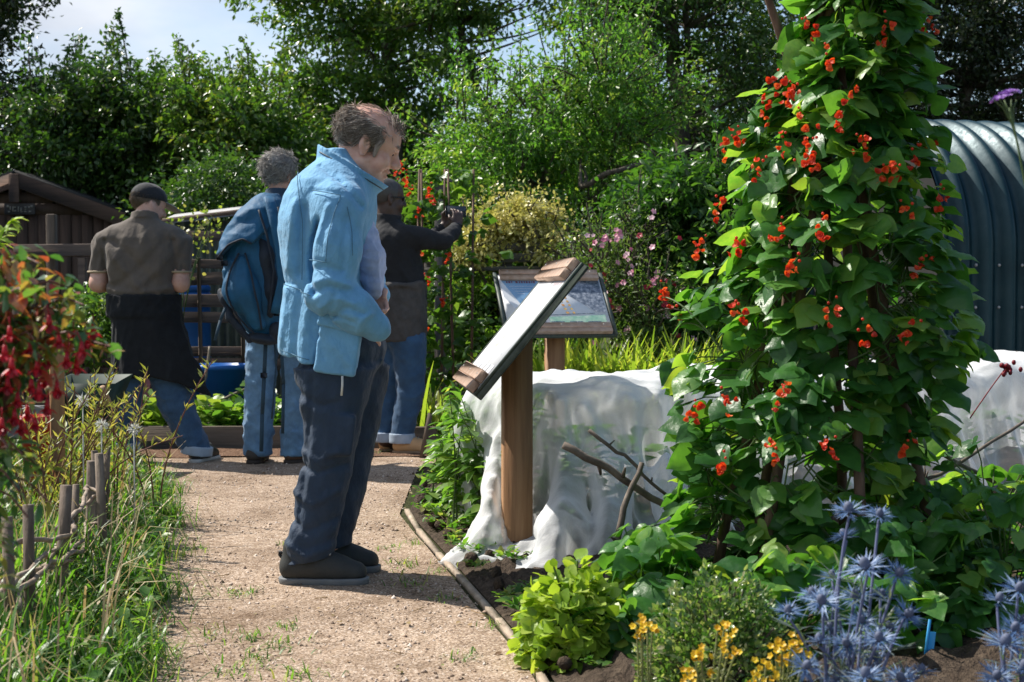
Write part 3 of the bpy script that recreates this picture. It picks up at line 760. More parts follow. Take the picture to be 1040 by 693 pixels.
shrub('bramble_bush', 'dark green bush under the cream and yellow shrub', 'shrub',
      [W(510, 290, 11.7, 50, .4, 40), W(560, 300, 11.6, 50, .4, 40), W(470, 320, 11.6, 50, .4, 50), W(540, 350, 11.3, 60, .4, 40)], L_MID, 130, 90, .13, .055, OVAL)
shrub('elder_bush', 'bright green leafy elder between the pink wildflowers and the bean wigwam', 'shrub',
      [W(690, 200, 11, 60, .5, 46), W(730, 240, 10.8, 50, .5, 60), W(690, 290, 10.8, 50, .4, 50), W(650, 250, 11.2, 35, .35, 40), W(720, 320, 10.6, 50, .4, 40)], leafmat('leaf_elder', [(.02, .06, .014), (.035, .095, .018), (.055, .13, .025), (.1, .17, .04)], trans=.42, rough=.33, spec=.5),
      150, 110, .17, .085, LANCE, spikes=10)
shrub('laurel_hedge', 'dark hedge closing the space behind the bean wigwam and the shelter', 'hedge',
      [W(800, 220, 13, 90, .6, 80), W(880, 220, 13.2, 80, .6, 90), W(790, 310, 12.6, 90, .6, 60)], L_DARK, 150, 130, .24, .06)
b = P(620, 350, 10.7)*[1, 1, 0]
shrub('wildflower_foliage', 'loose bushy green perennial full of pink and red blossom behind the far information board', 'flowering plant',
      [W(620, 290, 10.6, 40, .35, 46), W(655, 320, 10.4, 36, .3, 36), W(590, 300, 10.8, 30, .3, 34), W(645, 250, 10.8, 28, .3, 34)], leafmat('leaf_mallow', [(.05, .1, .025), (.08, .14, .035), (.12, .18, .06), (.18, .2, .09)], trans=.4), 120, 70, .12, .04, NARROW, base=b, spikes=30, sh=.3)
# its blossoms
def rosette(m, c, r, n=5, face=None, tint=.5, cup=.25, mi=0, tpl=None):
    face = unit(np.asarray(face if face is not None else (rng.normal(0, .5), -1, .6), float))
    a = unit(np.cross(face, [.3, .2, 1])); b2 = np.cross(face, a); th = np.arange(n)*2*pi/n+rng.random()*6
    d = np.cos(th)[:, None]*a+np.sin(th)[:, None]*b2+face*cup
    leaves(m, np.repeat([c], n, 0), d, np.repeat([face], n, 0), r, tpl or ROUND, np.full(n, tint)+rng.normal(0, .05, n), mi=mi)
PINK = leafmat('petal_pink', [(.5, .1, .2), (.65, .2, .32), (.72, .36, .45), (.78, .55, .6)], trans=.3, tcol=(1.1, .9, 1))
CRIM = leafmat('petal_crimson', [(.22, .008, .02), (.36, .015, .04), (.5, .04, .07)], trans=.3, tcol=(1.3, .8, .8))
host = sc.objects['wildflower_foliage']
for k in range(46):
    px = rng.normal(628, 32); py = rng.normal(285, 42)
    c = P(px, py, 10.15+.2*rng.random()); mm = M(); red = rng.random() < .38
    for q in range(rng.integers(1, 4)): rosette(mm, c+rng.normal(0, .02, 3), .017+.011*rng.random(), 5, tint=.25+.75*rng.random())
    mm.build('blossom', CRIM if red else PINK, host)
# daylily strip
L_IRIS = leafmat('leaf_daylily', [(.12, .2, .03), (.2, .28, .045), (.3, .36, .07), (.42, .4, .12)], trans=.45, rough=.35)
for k, (px, Y) in enumerate([(440, 10.0), (575, 9.9), (606, 10.0), (634, 9.8), (660, 9.9), (690, 9.7), (720, 9.8)]):
    c = P(px, 400, Y)*[1, 1, 0]; mm = M(); n = 420 if k else 70
    blades(mm, c+np.stack([rng.normal(0, .14 if k else .09, n), rng.normal(0, .14, n), np.zeros(n)], 1), (.5+.42*rng.random(n)) if k else .4+.3*rng.random(n), .35, ws=(.05, .07), bends=(.4, .8, 1.3))
    lab = 'straw green strappy tuft leaning by the lower end of the near information board' if k == 0 else 'yellow green strap leaved clump in the row behind the white netting'
    o = mm.build('daylily_clump', L_IRIS, None, loc=c, label=lab, cat='plant', group=None if k == 0 else 'strap leaved clumps behind the netting')

shrub('leafy_perennial', 'low leafy perennials filling the border under the far information board', 'plant',
      [W(560, 372, 10.7, 40, .2, 30), W(610, 375, 10.7, 40, .2, 30), W(660, 372, 10.6, 40, .2, 32), W(715, 370, 10.5, 40, .2, 34), W(770, 372, 10.5, 40, .2, 34)], leafmat('leaf_border', [(.05, .12, .025), (.09, .18, .04), (.14, .24, .06), (.22, .28, .09)], trans=.4), 90, 90, .12, .055, LANCE)
# ---------------------------------------------------------------- timber, shed, fences
def wood(name, c, ax='z', rough=.8, sc_=7, k=.45, bs=.5):
    st = {'x': (.35, 6, 6), 'y': (6, .35, 6), 'z': (6, 6, .35)}[ax]
    return surf(name, [(.25, [x*(1-k) for x in c]), (.5, c), (.78, [x*(1+k*.8) for x in c])], scale=sc_, stretch=st, rough=rough, bscale=18, bstr=bs, bdist=.006, bstretch=st, detail=7)
SHED = wood('shed_stain_h', (.06, .034, .022), 'x'); SHEDV = wood('shed_stain_v', (.052, .03, .02), 'z')
BRG = wood('bargeboard_stain', (.09, .052, .035), 'x')
FELT = flat('roof_felt', (.03, .03, .03), .95, bscale=120, bstr=.5, bdist=.004)
D = 16.0
def z_(py, Y): return P(520, py, Y)[2]
def x_(px, Y): return P(px, 300, Y)[0]
ap = P(18, 184, D); er = P(128, 224, D); el_ = er.copy(); el_[0] = 2*ap[0]-er[0]
sh = thing('garden_shed', (ap[0], D, 0), 'dark brown timber shed with a low gable and a small name board under its ridge', 'shed')
xw0, xw1 = el_[0]+.22, er[0]-.22; eave = er[2]+.05
m = M(); kz = 0; zb = z_(218, D)
slope = (ap[2]-er[2])/(er[0]-ap[0])
zt = zb
while zt < ap[2]-.1:   # horizontal lap boards in the gable
    hw = min(xw1-ap[0], (ap[2]-.06-zt-.05)/slope)
    m.bar((ap[0]-hw, D+.004*(kz % 2), zt+.06), (ap[0]+hw, D+.004*(kz % 2), zt+.06), .03, .125); zt += .124; kz += 1
xx = xw0; k = 0
while xx < xw1:       # upright boards below
    m.bar((xx+.06, D+.01*(k % 2), 0), (xx+.06, D+.01*(k % 2), zb-.003), .02, .118, up=(1, 0, 0)); xx += .122; k += 1
m.build('front_wall', SHEDV, sh)
m = M()
m.box(((xw0-.03), D+1.1, eave/2), (.02, 1.08, eave/2)); m.box(((xw1+.03), D+1.1, eave/2), (.02, 1.08, eave/2)); m.box((ap[0], D+2.2, eave/2), ((xw1-xw0)/2, .02, eave/2))
m.build('side_wall', SHED, sh)
for s in (-1, 1):
    m = M(); e = er if s > 0 else el_
    m.bar(ap+[-.0*s, -.1, .01], e+[0.0, -.1, 0], .024, .16, bev=.004, up=(0, 0, 1)); m.build('bargeboard', BRG, sh)
    m = M(); nrm = np.array([s*slope, 0, 1.])
    m.bar(ap+[0, 1.05, .1], e+[0, 1.05, .09], 2.3, .03, up=nrm); m.build('roof_slope', FELT, sh)
m = M(); m.box(ap+[0, -.125, -.09], (.055, .012, .16), bev=.004); m.build('apex_block', BRG, sh)
NB = flat('name_board_wood', (.045, .04, .036), .85); PALE = flat('name_board_paint', (.15, .15, .14), .8)
m = M(); c = P(20, 212.5, D-.06); m.box(c, (.17, .012, .062), bev=.004); nb = m.build('name_board', NB, sh)
m = M()
for dx, dz, a, b_ in [(-.125, .03, .012, .012), (-.1, .012, .006, .02), (-.115, -.03, .012, .008), (-.07, .0, .006, .03), (-.05, .02, .012, .006), (-.045, -.02, .012, .006), (-.01, 0, .005, .03), (.02, -.01, .006, .026), (.03, -.03, .012, .005), (.07, .02, .014, .006), (.07, -.002, .01, .005), (.07, -.028, .014, .006), (.11, .02, .01, .01), (.14, .03, .012, .012), (.12, -.028, .014, .008)]:
    m.box(c+[dx, -.0145, dz], (a, .003, b_))
m.build('worn_lettering', PALE, nb)

# compost bay of rough boards and its tall post
OLDW = wood('old_fence_wood', (.12, .082, .06), 'x', k=.5); OLDV = wood('old_fence_post', (.1, .072, .05), 'z', k=.5)
Y = 11.2; cb = thing('compost_bay', (x_(55, Y), Y, 0), 'dark board compost bay with a broad weathered top rail beside the man in the cap', 'compost bin')
m = M(); m.bar(P(14, 255, Y), P(112, 254, Y), .04, .1, bev=.006); m.build('top_rail', OLDW, cb)
for k in range(6):
    z = .12+.135*k; m = M(); m.bar((x_(16, Y), Y+.05+.01*rng.random(), z), (x_(112, Y), Y+.05, z+.01), .025, .115, bev=.004); m.build('board', SHED, cb)
m = M(); m.box((x_(49, Y), Y+.1, (z_(217, Y))/2), (.036, .036, z_(217, Y)/2), bev=.006); m.build('post', OLDV, cb)
for px in (17, 84):
    m = M(); m.box((x_(px, Y), Y-.0, z_(262, Y)/2), (.03, .03, z_(262, Y)/2), bev=.004); m.build('upright', OLDW, cb)

# slatted pallet fence with battens
Y = 11.3; pf = thing('slatted_fence', (x_(215, Y), Y, 0), 'weathered brown slatted fence with gaps, running behind the rucksack', 'fence')
rails = [(152, 300, 240, 10, 0), (152, 300, 267, 9, 3), (165, 300, 285, 13, -5), (150, 300, 306, 13, -1), (150, 300, 322, 11, 1), (150, 420, 357, 10, 0), (150, 440, 369, 12, 2)]
for x0, x1, y, t, dy in rails:
    m = M(); m.bar(P(x0, y, Y)+[0, -.02, 0], P(x1, y+dy, Y)+[0, -.02+.01*rng.random(), 0], .022, t*Y/FPX, bev=.004); m.build('slat', OLDW, pf)
LATH = wood('pale_lath', (.2, .165, .125), 'z', k=.4)
for px, y0 in ((203, 262), (172, 236), (246, 230), (290, 225)):
    m = M(); m.bar(P(px, y0, Y)+[0, -.045, 0], P(px+3, 400, Y)+[0, -.045, 0], .03, .02, up=(0, 1, 0), bev=.003); m.build('batten', LATH if px == 202 else OLDV, pf)

# corrugated lean-to behind it
LT = surf('lean_to_sheet', [(.3, (.06, .075, .06)), (.6, (.11, .13, .1)), (.8, (.16, .16, .12))], scale=5, rough=.6, bscale=30, bstr=.2, bdist=.004)
GALV = surf('weathered_galvanised', [(.3, (.3, .3, .3)), (.6, (.45, .45, .46)), (.8, (.55, .54, .52))], scale=9, rough=.5, metal=.4, bscale=40, bstr=.2, bdist=.003)
Y = 12.3; lt = thing('lean_to', (x_(240, Y), Y, 0), 'low green grey corrugated lean-to with a pale sheet roof behind the slatted fence', 'shelter')
xs = np.linspace(x_(168, Y), x_(330, Y), 260); m = M()
zz = np.array([0, .8, z_(224, Y)])
m.grid(np.stack([np.broadcast_to(xs[:, None], (260, 3)), Y+.018*np.sin(xs[:, None]*2*pi/.076)+0*zz[None], np.broadcast_to(zz, (260, 3))], -1)); m.build('corrugated_wall', LT, lt, smooth=True)
a = P(170, 223, Y-.15); b = P(330, 204, Y-.15); m = M(); m.bar(a, b, .6, .03, up=(0, -.15, 1)); m.build('roof_sheet', GALV, lt)
m = M(); m.bar(a+[0, -.31, -.03], b+[0, -.31, -.03], .02, .035, up=(0, 0, 1)); m.build('fascia', OLDW, lt)

# barrel and tubs
BLU = surf('blue_plastic', [(.3, (.008, .1, .38)), (.7, (.015, .15, .5))], scale=4, rough=.38)
def pot(c, prof, n=28):
    m = M(); prof = np.array(prof); th = np.arange(n)*2*pi/n
    G_ = np.stack([np.stack([c[0]+prof[:, 0]*cos(t), c[1]+prof[:, 0]*sin(t), c[2]+prof[:, 1]], -1) for t in th]); m.grid(G_, closed_u=True); return m
Y = 11.75; c = np.array([x_(184, Y), Y, 0]); ht = z_(291, Y)
br = thing('water_butt', c, 'tall blue plastic water butt behind the slats of the fence', 'water butt')
pot(c, [(.0, .0), (.2, .0), (.23, .06), (.24, ht*.5), (.235, ht-.1), (.245, ht-.09), (.245, ht-.06), (.23, ht-.05), (.22, ht-.02)]).build('barrel', BLU, br, smooth=True)
pot(c, [(.23, ht-.045), (.24, ht-.04), (.24, ht-.005), (.225, ht+.01), (.0, ht+.015)]).build('lid', BLU, br, smooth=True)
Y = 10.75; c = np.array([x_(222, Y), Y, 0]); ht = z_(370, Y)
tb = thing('blue_tub', c, 'wide bright blue plastic tub standing at the back of the raised bed', 'tub')
pot(c, [(0, .02), (.17, .0), (.19, .1), (.2, ht-.04), (.225, ht-.035), (.225, ht), (.205, ht), (.19, .12), (0, .1)], 32).build('tub_wall', BLU, tb, smooth=True)
for s in (-1, 1):
    m = M(); m.tube([c+[s*.1, -.19, ht-.03], c+[s*.08, -.23, ht-.07], c+[-s*0, -.245, ht-.09]][:3], .008, 6); 
Y = 10.5; c = np.array([x_(159, Y), Y, 0]); ht = z_(382, Y); TER = flat('pink_plastic', (.36, .13, .12), .55)
tc_ = thing('pink_bin', c, 'dull pink plastic bin seen between the legs of the man in the cap', 'bin')
m = M(); m.box(c+[0, 0, ht/2], (.13, .12, ht/2), bev=.02); m.build('bin_wall', TER, tc_)
m = M(); m.box(c+[.03, -.122, ht-.07], (.05, .004, .012)); m.build('handle_slot', flat('slot_dark', (.02, .01, .01)), tc_)

# raised bed of planks
PLK = wood('bed_plank', (.16, .125, .09), 'x', k=.45)
Y = 9.52; rb = thing('raised_bed', (x_(290, Y), Y, 0), 'long low raised bed edged with grey brown planks behind the group of men', 'raised bed')
xa, xb = x_(138, Y), x_(442, Y)
for a_, b_, yy_, h_ in ((xa, (xa+xb)/2-.003, Y, .16), ((xa+xb)/2+.003, xb, Y+.006, .155), (xa, xb, 10.55, .19), (x_(60, 9.9), xa+.3, 9.9, .2)):
    m = M(); m.box(((a_+b_)/2, yy_, h_/2), ((b_-a_)/2, .022, h_/2), bev=.005); m.build('plank', PLK, rb)
for xx in (xb-.02, xa+.02, (xa+xb)/2):
    m = M(); m.box((xx, 10.03, .07), (.02, .49, .07), bev=.004); m.build('cross_plank', PLK, rb)
m = M(); X_, Y_ = np.meshgrid(np.linspace(xa+.04, xb-.04, 60), np.linspace(9.545, 10.52, 20), indexing='ij'); m.grid(np.stack([X_, Y_, .1+.02*rng.random(X_.shape)], -1)); m.build('bed_soil', soil, rb)
m = M(); m.bar(P(428, 452, 9.0)*[1, 1, 0], P(437, 420, 9.0), .03, .035, up=(0, 1, 0)); st = m.build('marker_stake', OLDV, loc=G(430, 462), label='short grey wooden stake leaning at the end of the raised bed by the tan shoes', cat='stake')
# grey board fence behind the cream shrub + post with cap
GRYW = wood('grey_board', (.2, .185, .165), 'x', k=.35); GRYV = wood('grey_post', (.1, .09, .08), 'z', k=.35)
Y = 11.3; bf = thing('board_fence', (x_(480, Y), Y, 0), 'silvery grey board fence half buried in the cream and yellow shrub', 'fence')
for y, t in ((251, 9), (262, 10), (273, 5)):
    m = M(); m.bar(P(425, y+1, Y), P(600, y-1, Y), .025, t*Y/FPX*.94, bev=.004); m.build('board', GRYW, bf)
for px in (432, 515, 598):
    m = M(); m.box((x_(px, Y), Y+.05, z_(246, Y)/2), (.04, .035, z_(246, Y)/2)); m.build('fence_post', GRYV, bf)
Y = 10.95; bp = thing('capped_post', (x_(447, Y), Y, 0), 'dark square post with a flat overhanging cap among the far bean vines', 'post')
m = M(); m.box((x_(447, Y), Y, z_(187, Y)/2), (.04, .04, z_(187, Y)/2), bev=.004); m.build('shaft', GRYV, bp)
m = M(); m.box((x_(448, Y), Y, z_(184.5, Y)), (.085, .08, .014), rotm('y', -.06), bev=.004); m.build('cap', GRYV, bp)

# left verge: orange post, red bucket, low timber, wheelbarrow
ORW = wood('orange_post', (.3, .15, .06), 'z', k=.3); Y = 6.1
op = thing('timber_post', (x_(57, Y), Y, 0), 'square orange brown timber post standing in the grass beneath the fuchsia', 'post')
m = M(); m.box((x_(57, Y), Y, z_(345, Y)/2), (.03, .03, z_(345, Y)/2), rotm('z', .35), bev=.004); m.build('shaft', ORW, op)
m = M(); m.box((x_(57, Y), Y, z_(345, Y)+.008), (.034, .034, .008), rotm('z', .35), bev=.003); m.build('top_cap', ORW, op)
Y = 6.3; c = np.array([x_(38, Y), Y, 0]); ht = z_(422, Y); REDP = flat('red_plastic', (.45, .03, .02), .45)
bk = thing('red_bucket', c, 'red plastic bucket in the long grass beside the orange brown post', 'bucket')
pot(c, [(0, .3*ht), (.06, .3*ht), (.075, ht*.9), (.082, ht*.9), (.082, ht), (.074, ht), (.06, .4*ht), (0, .35*ht)], 24).build('bucket_wall', REDP, bk, smooth=True)
m = M(); m.tube([c+[-.08, 0, ht-.01], c+[-.06, -.05, ht+.03], c+[0, -.08, ht+.05], c+[.06, -.05, ht+.03], c+[.08, 0, ht-.01]], .004, 6); m.build('handle', GALV, bk, smooth=True)
m = M(); Y = 7.6; m.bar((x_(-60, Y), Y, .36), (x_(46, Y), Y, .36), .04, .18, bev=.006); m.build('low_timber_wall', GRYW, None, loc=(x_(0, Y), Y, 0), label='grey timber edge of a bed behind the red bucket on the far left', cat='bed edge')
Y = 8.3; c = np.array([x_(92, Y), Y, 0.])
GRN = flat('barrow_green', (.01, .03, .02), .6); HND = wood('barrow_handle', (.4, .26, .15), 'y', k=.3)
wb = thing('wheelbarrow', c, 'dark green wheelbarrow with pale wooden handles left of the man in the cap', 'wheelbarrow')
SW = np.array([[0, .62, 0], [-.5, 0, 0], [0, 0, .86]]).T   # the barrow's length runs away from the camera
def bw(pts): return np.asarray(pts, float)@SW*[1, 1, 1]+c
m = M(); T_ = np.array([(-.42, -.3, .66), (.34, -.3, .62), (.34, .3, .62), (-.42, .3, .66)]); Bt = np.array([(-.18, -.18, .36), (.2, -.18, .34), (.2, .18, .34), (-.18, .18, .36)])
m.add(bw(np.concatenate([T_, Bt, T_*[.96, .96, 1]-[0, 0, .003], Bt*[.95, .95, 1]+[0, 0, .012]])), [np.array([[0, 4, 5, 1], [1, 5, 6, 2], [2, 6, 7, 3], [3, 7, 4, 0], [4, 7, 6, 5], [8, 9, 13, 12], [9, 10, 14, 13], [10, 11, 15, 14], [11, 8, 12, 15], [12, 13, 14, 15], [0, 1, 9, 8], [1, 2, 10, 9], [2, 3, 11, 10], [3, 0, 8, 11]])]); m.build('tray', GRN, wb)
for s in (-1, 1):
    m = M(); m.tube(bw([[-.55, .1*s, .2], [-.1, .16*s, .34], [.3, .22*s, .5], [.62, .25*s, .6]]), .02, 8); m.build('handle', HND, wb, smooth=True)
    m = M(); m.tube(bw([[.2, .17*s, .36], [.24, .2*s, .0]]), .014, 8); m.build('leg', GRN, wb, smooth=True)
m = M(); th = np.linspace(0, 2*pi, 25); m.tube(bw([[-.6+.15*cos(t), 0, .19+.15*sin(t)] for t in th]), .035, 8, cap=False); m.tube(bw([[-.6, -.1, .19], [-.6, .1, .19]]), .012, 6); m.build('wheel', flat('tyre', (.02, .02, .02), .8), wb, smooth=True)

# ---------------------------------------------------------------- corrugated shelter on the right
def hutmat():
    m, nt, out = _nt('shelter_paint'); p = nt.nodes.new('ShaderNodeBsdfPrincipled')
    n = noise(nt, 3, 6, .65); r = ramp(nt, [(.3, (.003, .022, .03)), (.55, (.007, .035, .047)), (.75, (.018, .048, .058))]); nt.links.new(n.outputs[0], r.inputs[0]); nt.links.new(r.outputs[0], p.inputs['Base Color'])
    n2 = noise(nt, 30, 5, .6); r2 = ramp(nt, [(.3, (.34,)*3), (.7, (.52,)*3)]); nt.links.new(n2.outputs[0], r2.inputs[0]); nt.links.new(r2.outputs[0], p.inputs['Roughness'])
    p.inputs['Metallic'].default_value = .25; p.inputs['Specular IOR Level'].default_value = .35
    b = bump(nt, n2.outputs[0], .25, .004); nt.links.new(b.outputs[0], p.inputs['Normal']); nt.links.new(p.outputs[0], out.inputs[0]); return m
HUT = hutmat()
axd = np.array([.96, .28, 0]); pd = np.array([-.28, .96, 0]); N0 = np.array([x_(955, 10.0), 10.0, 0]); r_, hs = 1.0, z_(125, 10.96)-1.0
hu = thing('corrugated_shelter', N0+pd*r_, 'dark blue green corrugated iron shelter with a rounded roof on the right', 'shelter')
us = np.linspace(0, 4.4, 330); ths = np.concatenate([np.full(4, pi), np.linspace(pi, 0, 44), np.full(4, 0)]); zsd = np.concatenate([np.linspace(0, .95, 4)*hs, np.full(44, hs), np.linspace(.95, 0, 4)*hs])
cor = .043*np.cos(us*2*pi/.19)
Pg = np.zeros((330, 52, 3))
for j in range(52):
    rr = r_+cor; v = r_+rr*cos(ths[j]); z = zsd[j]+rr*sin(ths[j])
    Pg[:, j] = N0+np.outer(us, axd)+np.outer(v, pd); Pg[:, j, 2] = z
m = M(); m.grid(Pg); m.build('curved_sheet', HUT, hu, smooth=True)
for jb in range(14):
    pass
m = M()
for i in range(22):
    u_ = .095+i*.19
    for hz in (.95, 1.25):
        m.ball(N0+axd*u_+pd*(-.003)+[0, 0, hz], (.012, .012, .012), 6, 4)
m.build('bolt_row', GALV, hu, smooth=True)
V = [N0+axd*.06+pd*(r_+(r_-.05)*cos(t))+np.array([0, 0, hs+(r_-.05)*sin(t)]) for t in np.linspace(pi, 0, 30)]
V = [N0+axd*.06+pd*.05]+V+[N0+axd*.06+pd*(2*r_-.05)]; cen = N0+axd*.06+pd*r_+np.array([0, 0, hs*.6])
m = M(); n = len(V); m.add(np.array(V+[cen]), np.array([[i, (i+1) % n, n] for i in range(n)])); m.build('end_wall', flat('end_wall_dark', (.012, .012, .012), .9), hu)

# ---------------------------------------------------------------- information boards
BT = lambda nm: surf(nm, [(.25, (.3, .18, .1)), (.5, (.45, .29, .175)), (.75, (.58, .42, .29))], scale=7, stretch=(6, .5, 6), rough=.6, bscale=20, bstr=.3, bdist=.003)
OAKP = surf('oak_post', [(.2, (.16, .075, .03)), (.5, (.29, .15, .065)), (.8, (.4, .23, .11))], scale=9, stretch=(5, 5, .3), rough=.65, bscale=22, bstr=.4, bdist=.004, bstretch=(5, 5, .3), detail=7)
BAT = surf('oak_batten', [(.2, (.34, .2, .13)), (.5, (.47, .32, .235)), (.8, (.58, .44, .35))], scale=8, stretch=(3, 3, 3), rough=.6, bscale=50, bstr=.3, bdist=.002)
BATE = flat('oak_edge', (.36, .16, .05), .6)
FRG = surf('grey_green_frame', [(.3, (.04, .055, .045)), (.6, (.07, .09, .075)), (.8, (.11, .13, .11))], scale=40, rough=.55, bscale=150, bstr=.3, bdist=.002)
def gl(nm, stops, scale=6, rough=.18):
    return surf(nm, stops, scale=scale, rough=rough, spec=.6)
SCREW = flat('screw_steel', (.35, .34, .32), .35)
PWHT = gl('print_white', [(.3, (.66, .68, .7)), (.7, (.76, .77, .77))])
PBLU = gl('print_blue', [(.3, (.1, .26, .48)), (.7, (.3, .46, .62))], 3)
PGRY = gl('print_aerial', [(.3, (.05, .07, .1)), (.5, (.16, .19, .24)), (.7, (.42, .45, .5))], 42)
PGRN = gl('print_green', [(.3, (.16, .36, .27)), (.6, (.32, .48, .38)), (.8, (.5, .6, .5))], 30)
PRED = gl('print_dark_red', [(.3, (.14, .02, .04)), (.7, (.2, .04, .06))]); PORG = gl('print_orange', [(.3, (.55, .25, .08)), (.7, (.6, .45, .15))], 30)
PDRK = gl('print_dark', [(.35, (.03, .05, .07)), (.6, (.12, .16, .2)), (.75, (.5, .52, .5))], 60)
PALEP = [gl('glare_print_%d' % i, [(.3, c), (.7, d)], 4, .42) for i, (c, d) in enumerate([((.72, .74, .77), (.82, .83, .84)), ((.6, .66, .74), (.7, .74, .8)), ((.62, .65, .7), (.74, .76, .8)), ((.64, .7, .68), (.74, .77, .76)), ((.6, .5, .52), (.65, .56, .58)), ((.72, .66, .6), (.76, .7, .64)), ((.5, .54, .6), (.66, .69, .73))])]  # near board: bright glare put into the print colours, whitened towards blank
PMATS = [PWHT, PBLU, PGRY, PGRN, PRED, PORG, PDRK]
def info_board(name, label, NBc, hdir, length, slope_len, beta, pale):
    """NBc = bottom corner at the start of the long axis; hdir = horizontal direction the low edge faces"""
    h = unit(np.array([hdir[0], hdir[1], 0.])); s = -h*cos(beta)+np.array([0, 0, sin(beta)]); l = np.cross(s, h*1.0); 
    l = unit(np.array([-h[1], h[0], 0])) if True else l
    nn = np.cross(l, s); nn = nn if nn[2] > 0 else -nn
    l_ = l
    NBc = np.asarray(NBc, float)
    def pt(a, b, n_): return NBc+l_*a*length+s*b*slope_len+nn*n_
    cen = pt(.5, .5, 0); t = thing(name, (cen[0], cen[1], 0), label, 'information board')
    Rm = np.stack([l_, s, nn], 1)
    if np.linalg.det(Rm) < 0: Rm = np.stack([-l_, s, nn], 1)
    m = M(); m.box(pt(.5, .5, -.015), (length/2, slope_len/2, .013), Rm, bev=.003); m.build('backing_board', FRG, t)
    for a in (.012, .988): m = M(); m.box(pt(a, .5, .003), (.011, slope_len/2-.003, .0045), Rm); m.build('edge_trim', FRG, t)
    # printed panel under a clear cover
    m = M(); m.box(pt(.5, .5, .003), (length*.462, slope_len*.455, .003), Rm)
    def poly(pts, mi, n_):
        V = np.array([pt(a, b, n_) for a, b in pts]); m.add(V, [np.arange(len(V))[None]], mi=mi)
    q = .0068
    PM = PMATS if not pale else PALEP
    # a runs left to right for someone reading it, b runs up
    flip = (np.cross(l_, s)@nn) < 0
    fx = (lambda a: 1-a) if flip else (lambda a: a)
    def P2(pts, mi, k=0): poly([(fx(a), b) for a, b in pts], mi, q+.0004*k)
    P2([(.05, .88), (.42, .88), (.2, .45)], 1); P2([(.05, .88), (.2, .45), (.13, .42), (.05, .6)], 0, 1)
    P2([(.42, .88), (.95, .88), (.95, .34), (.86, .36)], 2); P2([(.74, .88), (.95, .88), (.95, .74)], 6, 1)
    P2([(.2, .3), (.84, .34), (.84, .33), (.2, .285)], 6, 1)
    P2([(.42, .28), (.93, .31), (.93, .2), (.42, .18)], 3, 1)
    for i in range(5): a = .1+.165*i; P2([(a, .12), (a+.12, .12), (a+.12, .21), (a, .21)], 6, 2)
    for i in range(6):
        a = .52+.012*i; b = .66-.06*i
        P2([(a, b), (a+.025, b), (a+.03, b-.03), (a+.005, b-.03)], 5, 2); P2([(a+.06, b), (a+.08, b), (a+.085, b-.03), (a+.065, b-.03)], 5, 2)
    # title strokes, too small to read
    a = .1
    for wd in (.015, .02, .012, .0, .025, .014, .018, .014, .02, .016, .012, .018):
        if wd: P2([(a, .82), (a+wd*.75, .82), (a+wd*.75, .85), (a, .85)], 4, 3)
        a += wd+.006 if wd else .02
    for r0 in range(4): P2([(.12+.02*r0, .77-.04*r0), (.34-.03*r0, .77-.04*r0), (.34-.03*r0, .765-.04*r0), (.12+.02*r0, .765-.04*r0)], 0, 3)
    m.build('printed_panel', PM, t)
    for b, nm in ((.075, 'lower_batten'), (.925, 'upper_batten')):
        m = M(); L2 = length*.45
        m.box(pt(.5, b-.036, .0225), (L2, slope_len*.034, .0155), Rm, bev=.003); m.box(pt(.5, b+.038, .022), (L2, slope_len*.037, .0155), Rm, bev=.003)
        o = m.build(nm, BAT, t)
        for a_ in (.12, .5, .88): m = M(); m.ball(pt(a_, b+.038, .0378), (.0055, .0055, .002), 8, 5, Rm); m.build('screw', SCREW, o)
    top = pt(.5, .5, -.03); Rz = np.stack([np.cross(h, [0, 0, 1.]), -h, [0, 0, 1.]], 1)
    hz = top[2]; m = M()
    # the post head is cut to the slope of the board
    w_ = .056; V = []
    for sx, sy in ((-1, -1), (1, -1), (1, 1), (-1, 1)):
        p0 = np.array([cen[0], cen[1], 0.])+l_*sx*w_+h*sy*w_; zt_ = hz-sy*w_*tan(beta)-.0
        V += [p0+[0, 0, -.2], p0+[0, 0, zt_]]
    m.add(V, [np.array([[0, 2, 3, 1], [2, 4, 5, 3], [4, 6, 7, 5], [6, 0, 1, 7], [1, 3, 5, 7]])]); m.build('post', OAKP, t)
    return t
psi = R(7)
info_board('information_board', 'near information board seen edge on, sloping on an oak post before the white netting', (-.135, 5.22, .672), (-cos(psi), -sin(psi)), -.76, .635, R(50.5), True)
h2 = (.22, -.975); l2 = np.array([.975, .22, 0])
bc = P(571, 341, 9.2)
info_board('information_board', 'far information board facing the camera with a printed picture panel beyond the netting', bc-l2*.375, h2, .75, .57, R(46), False)

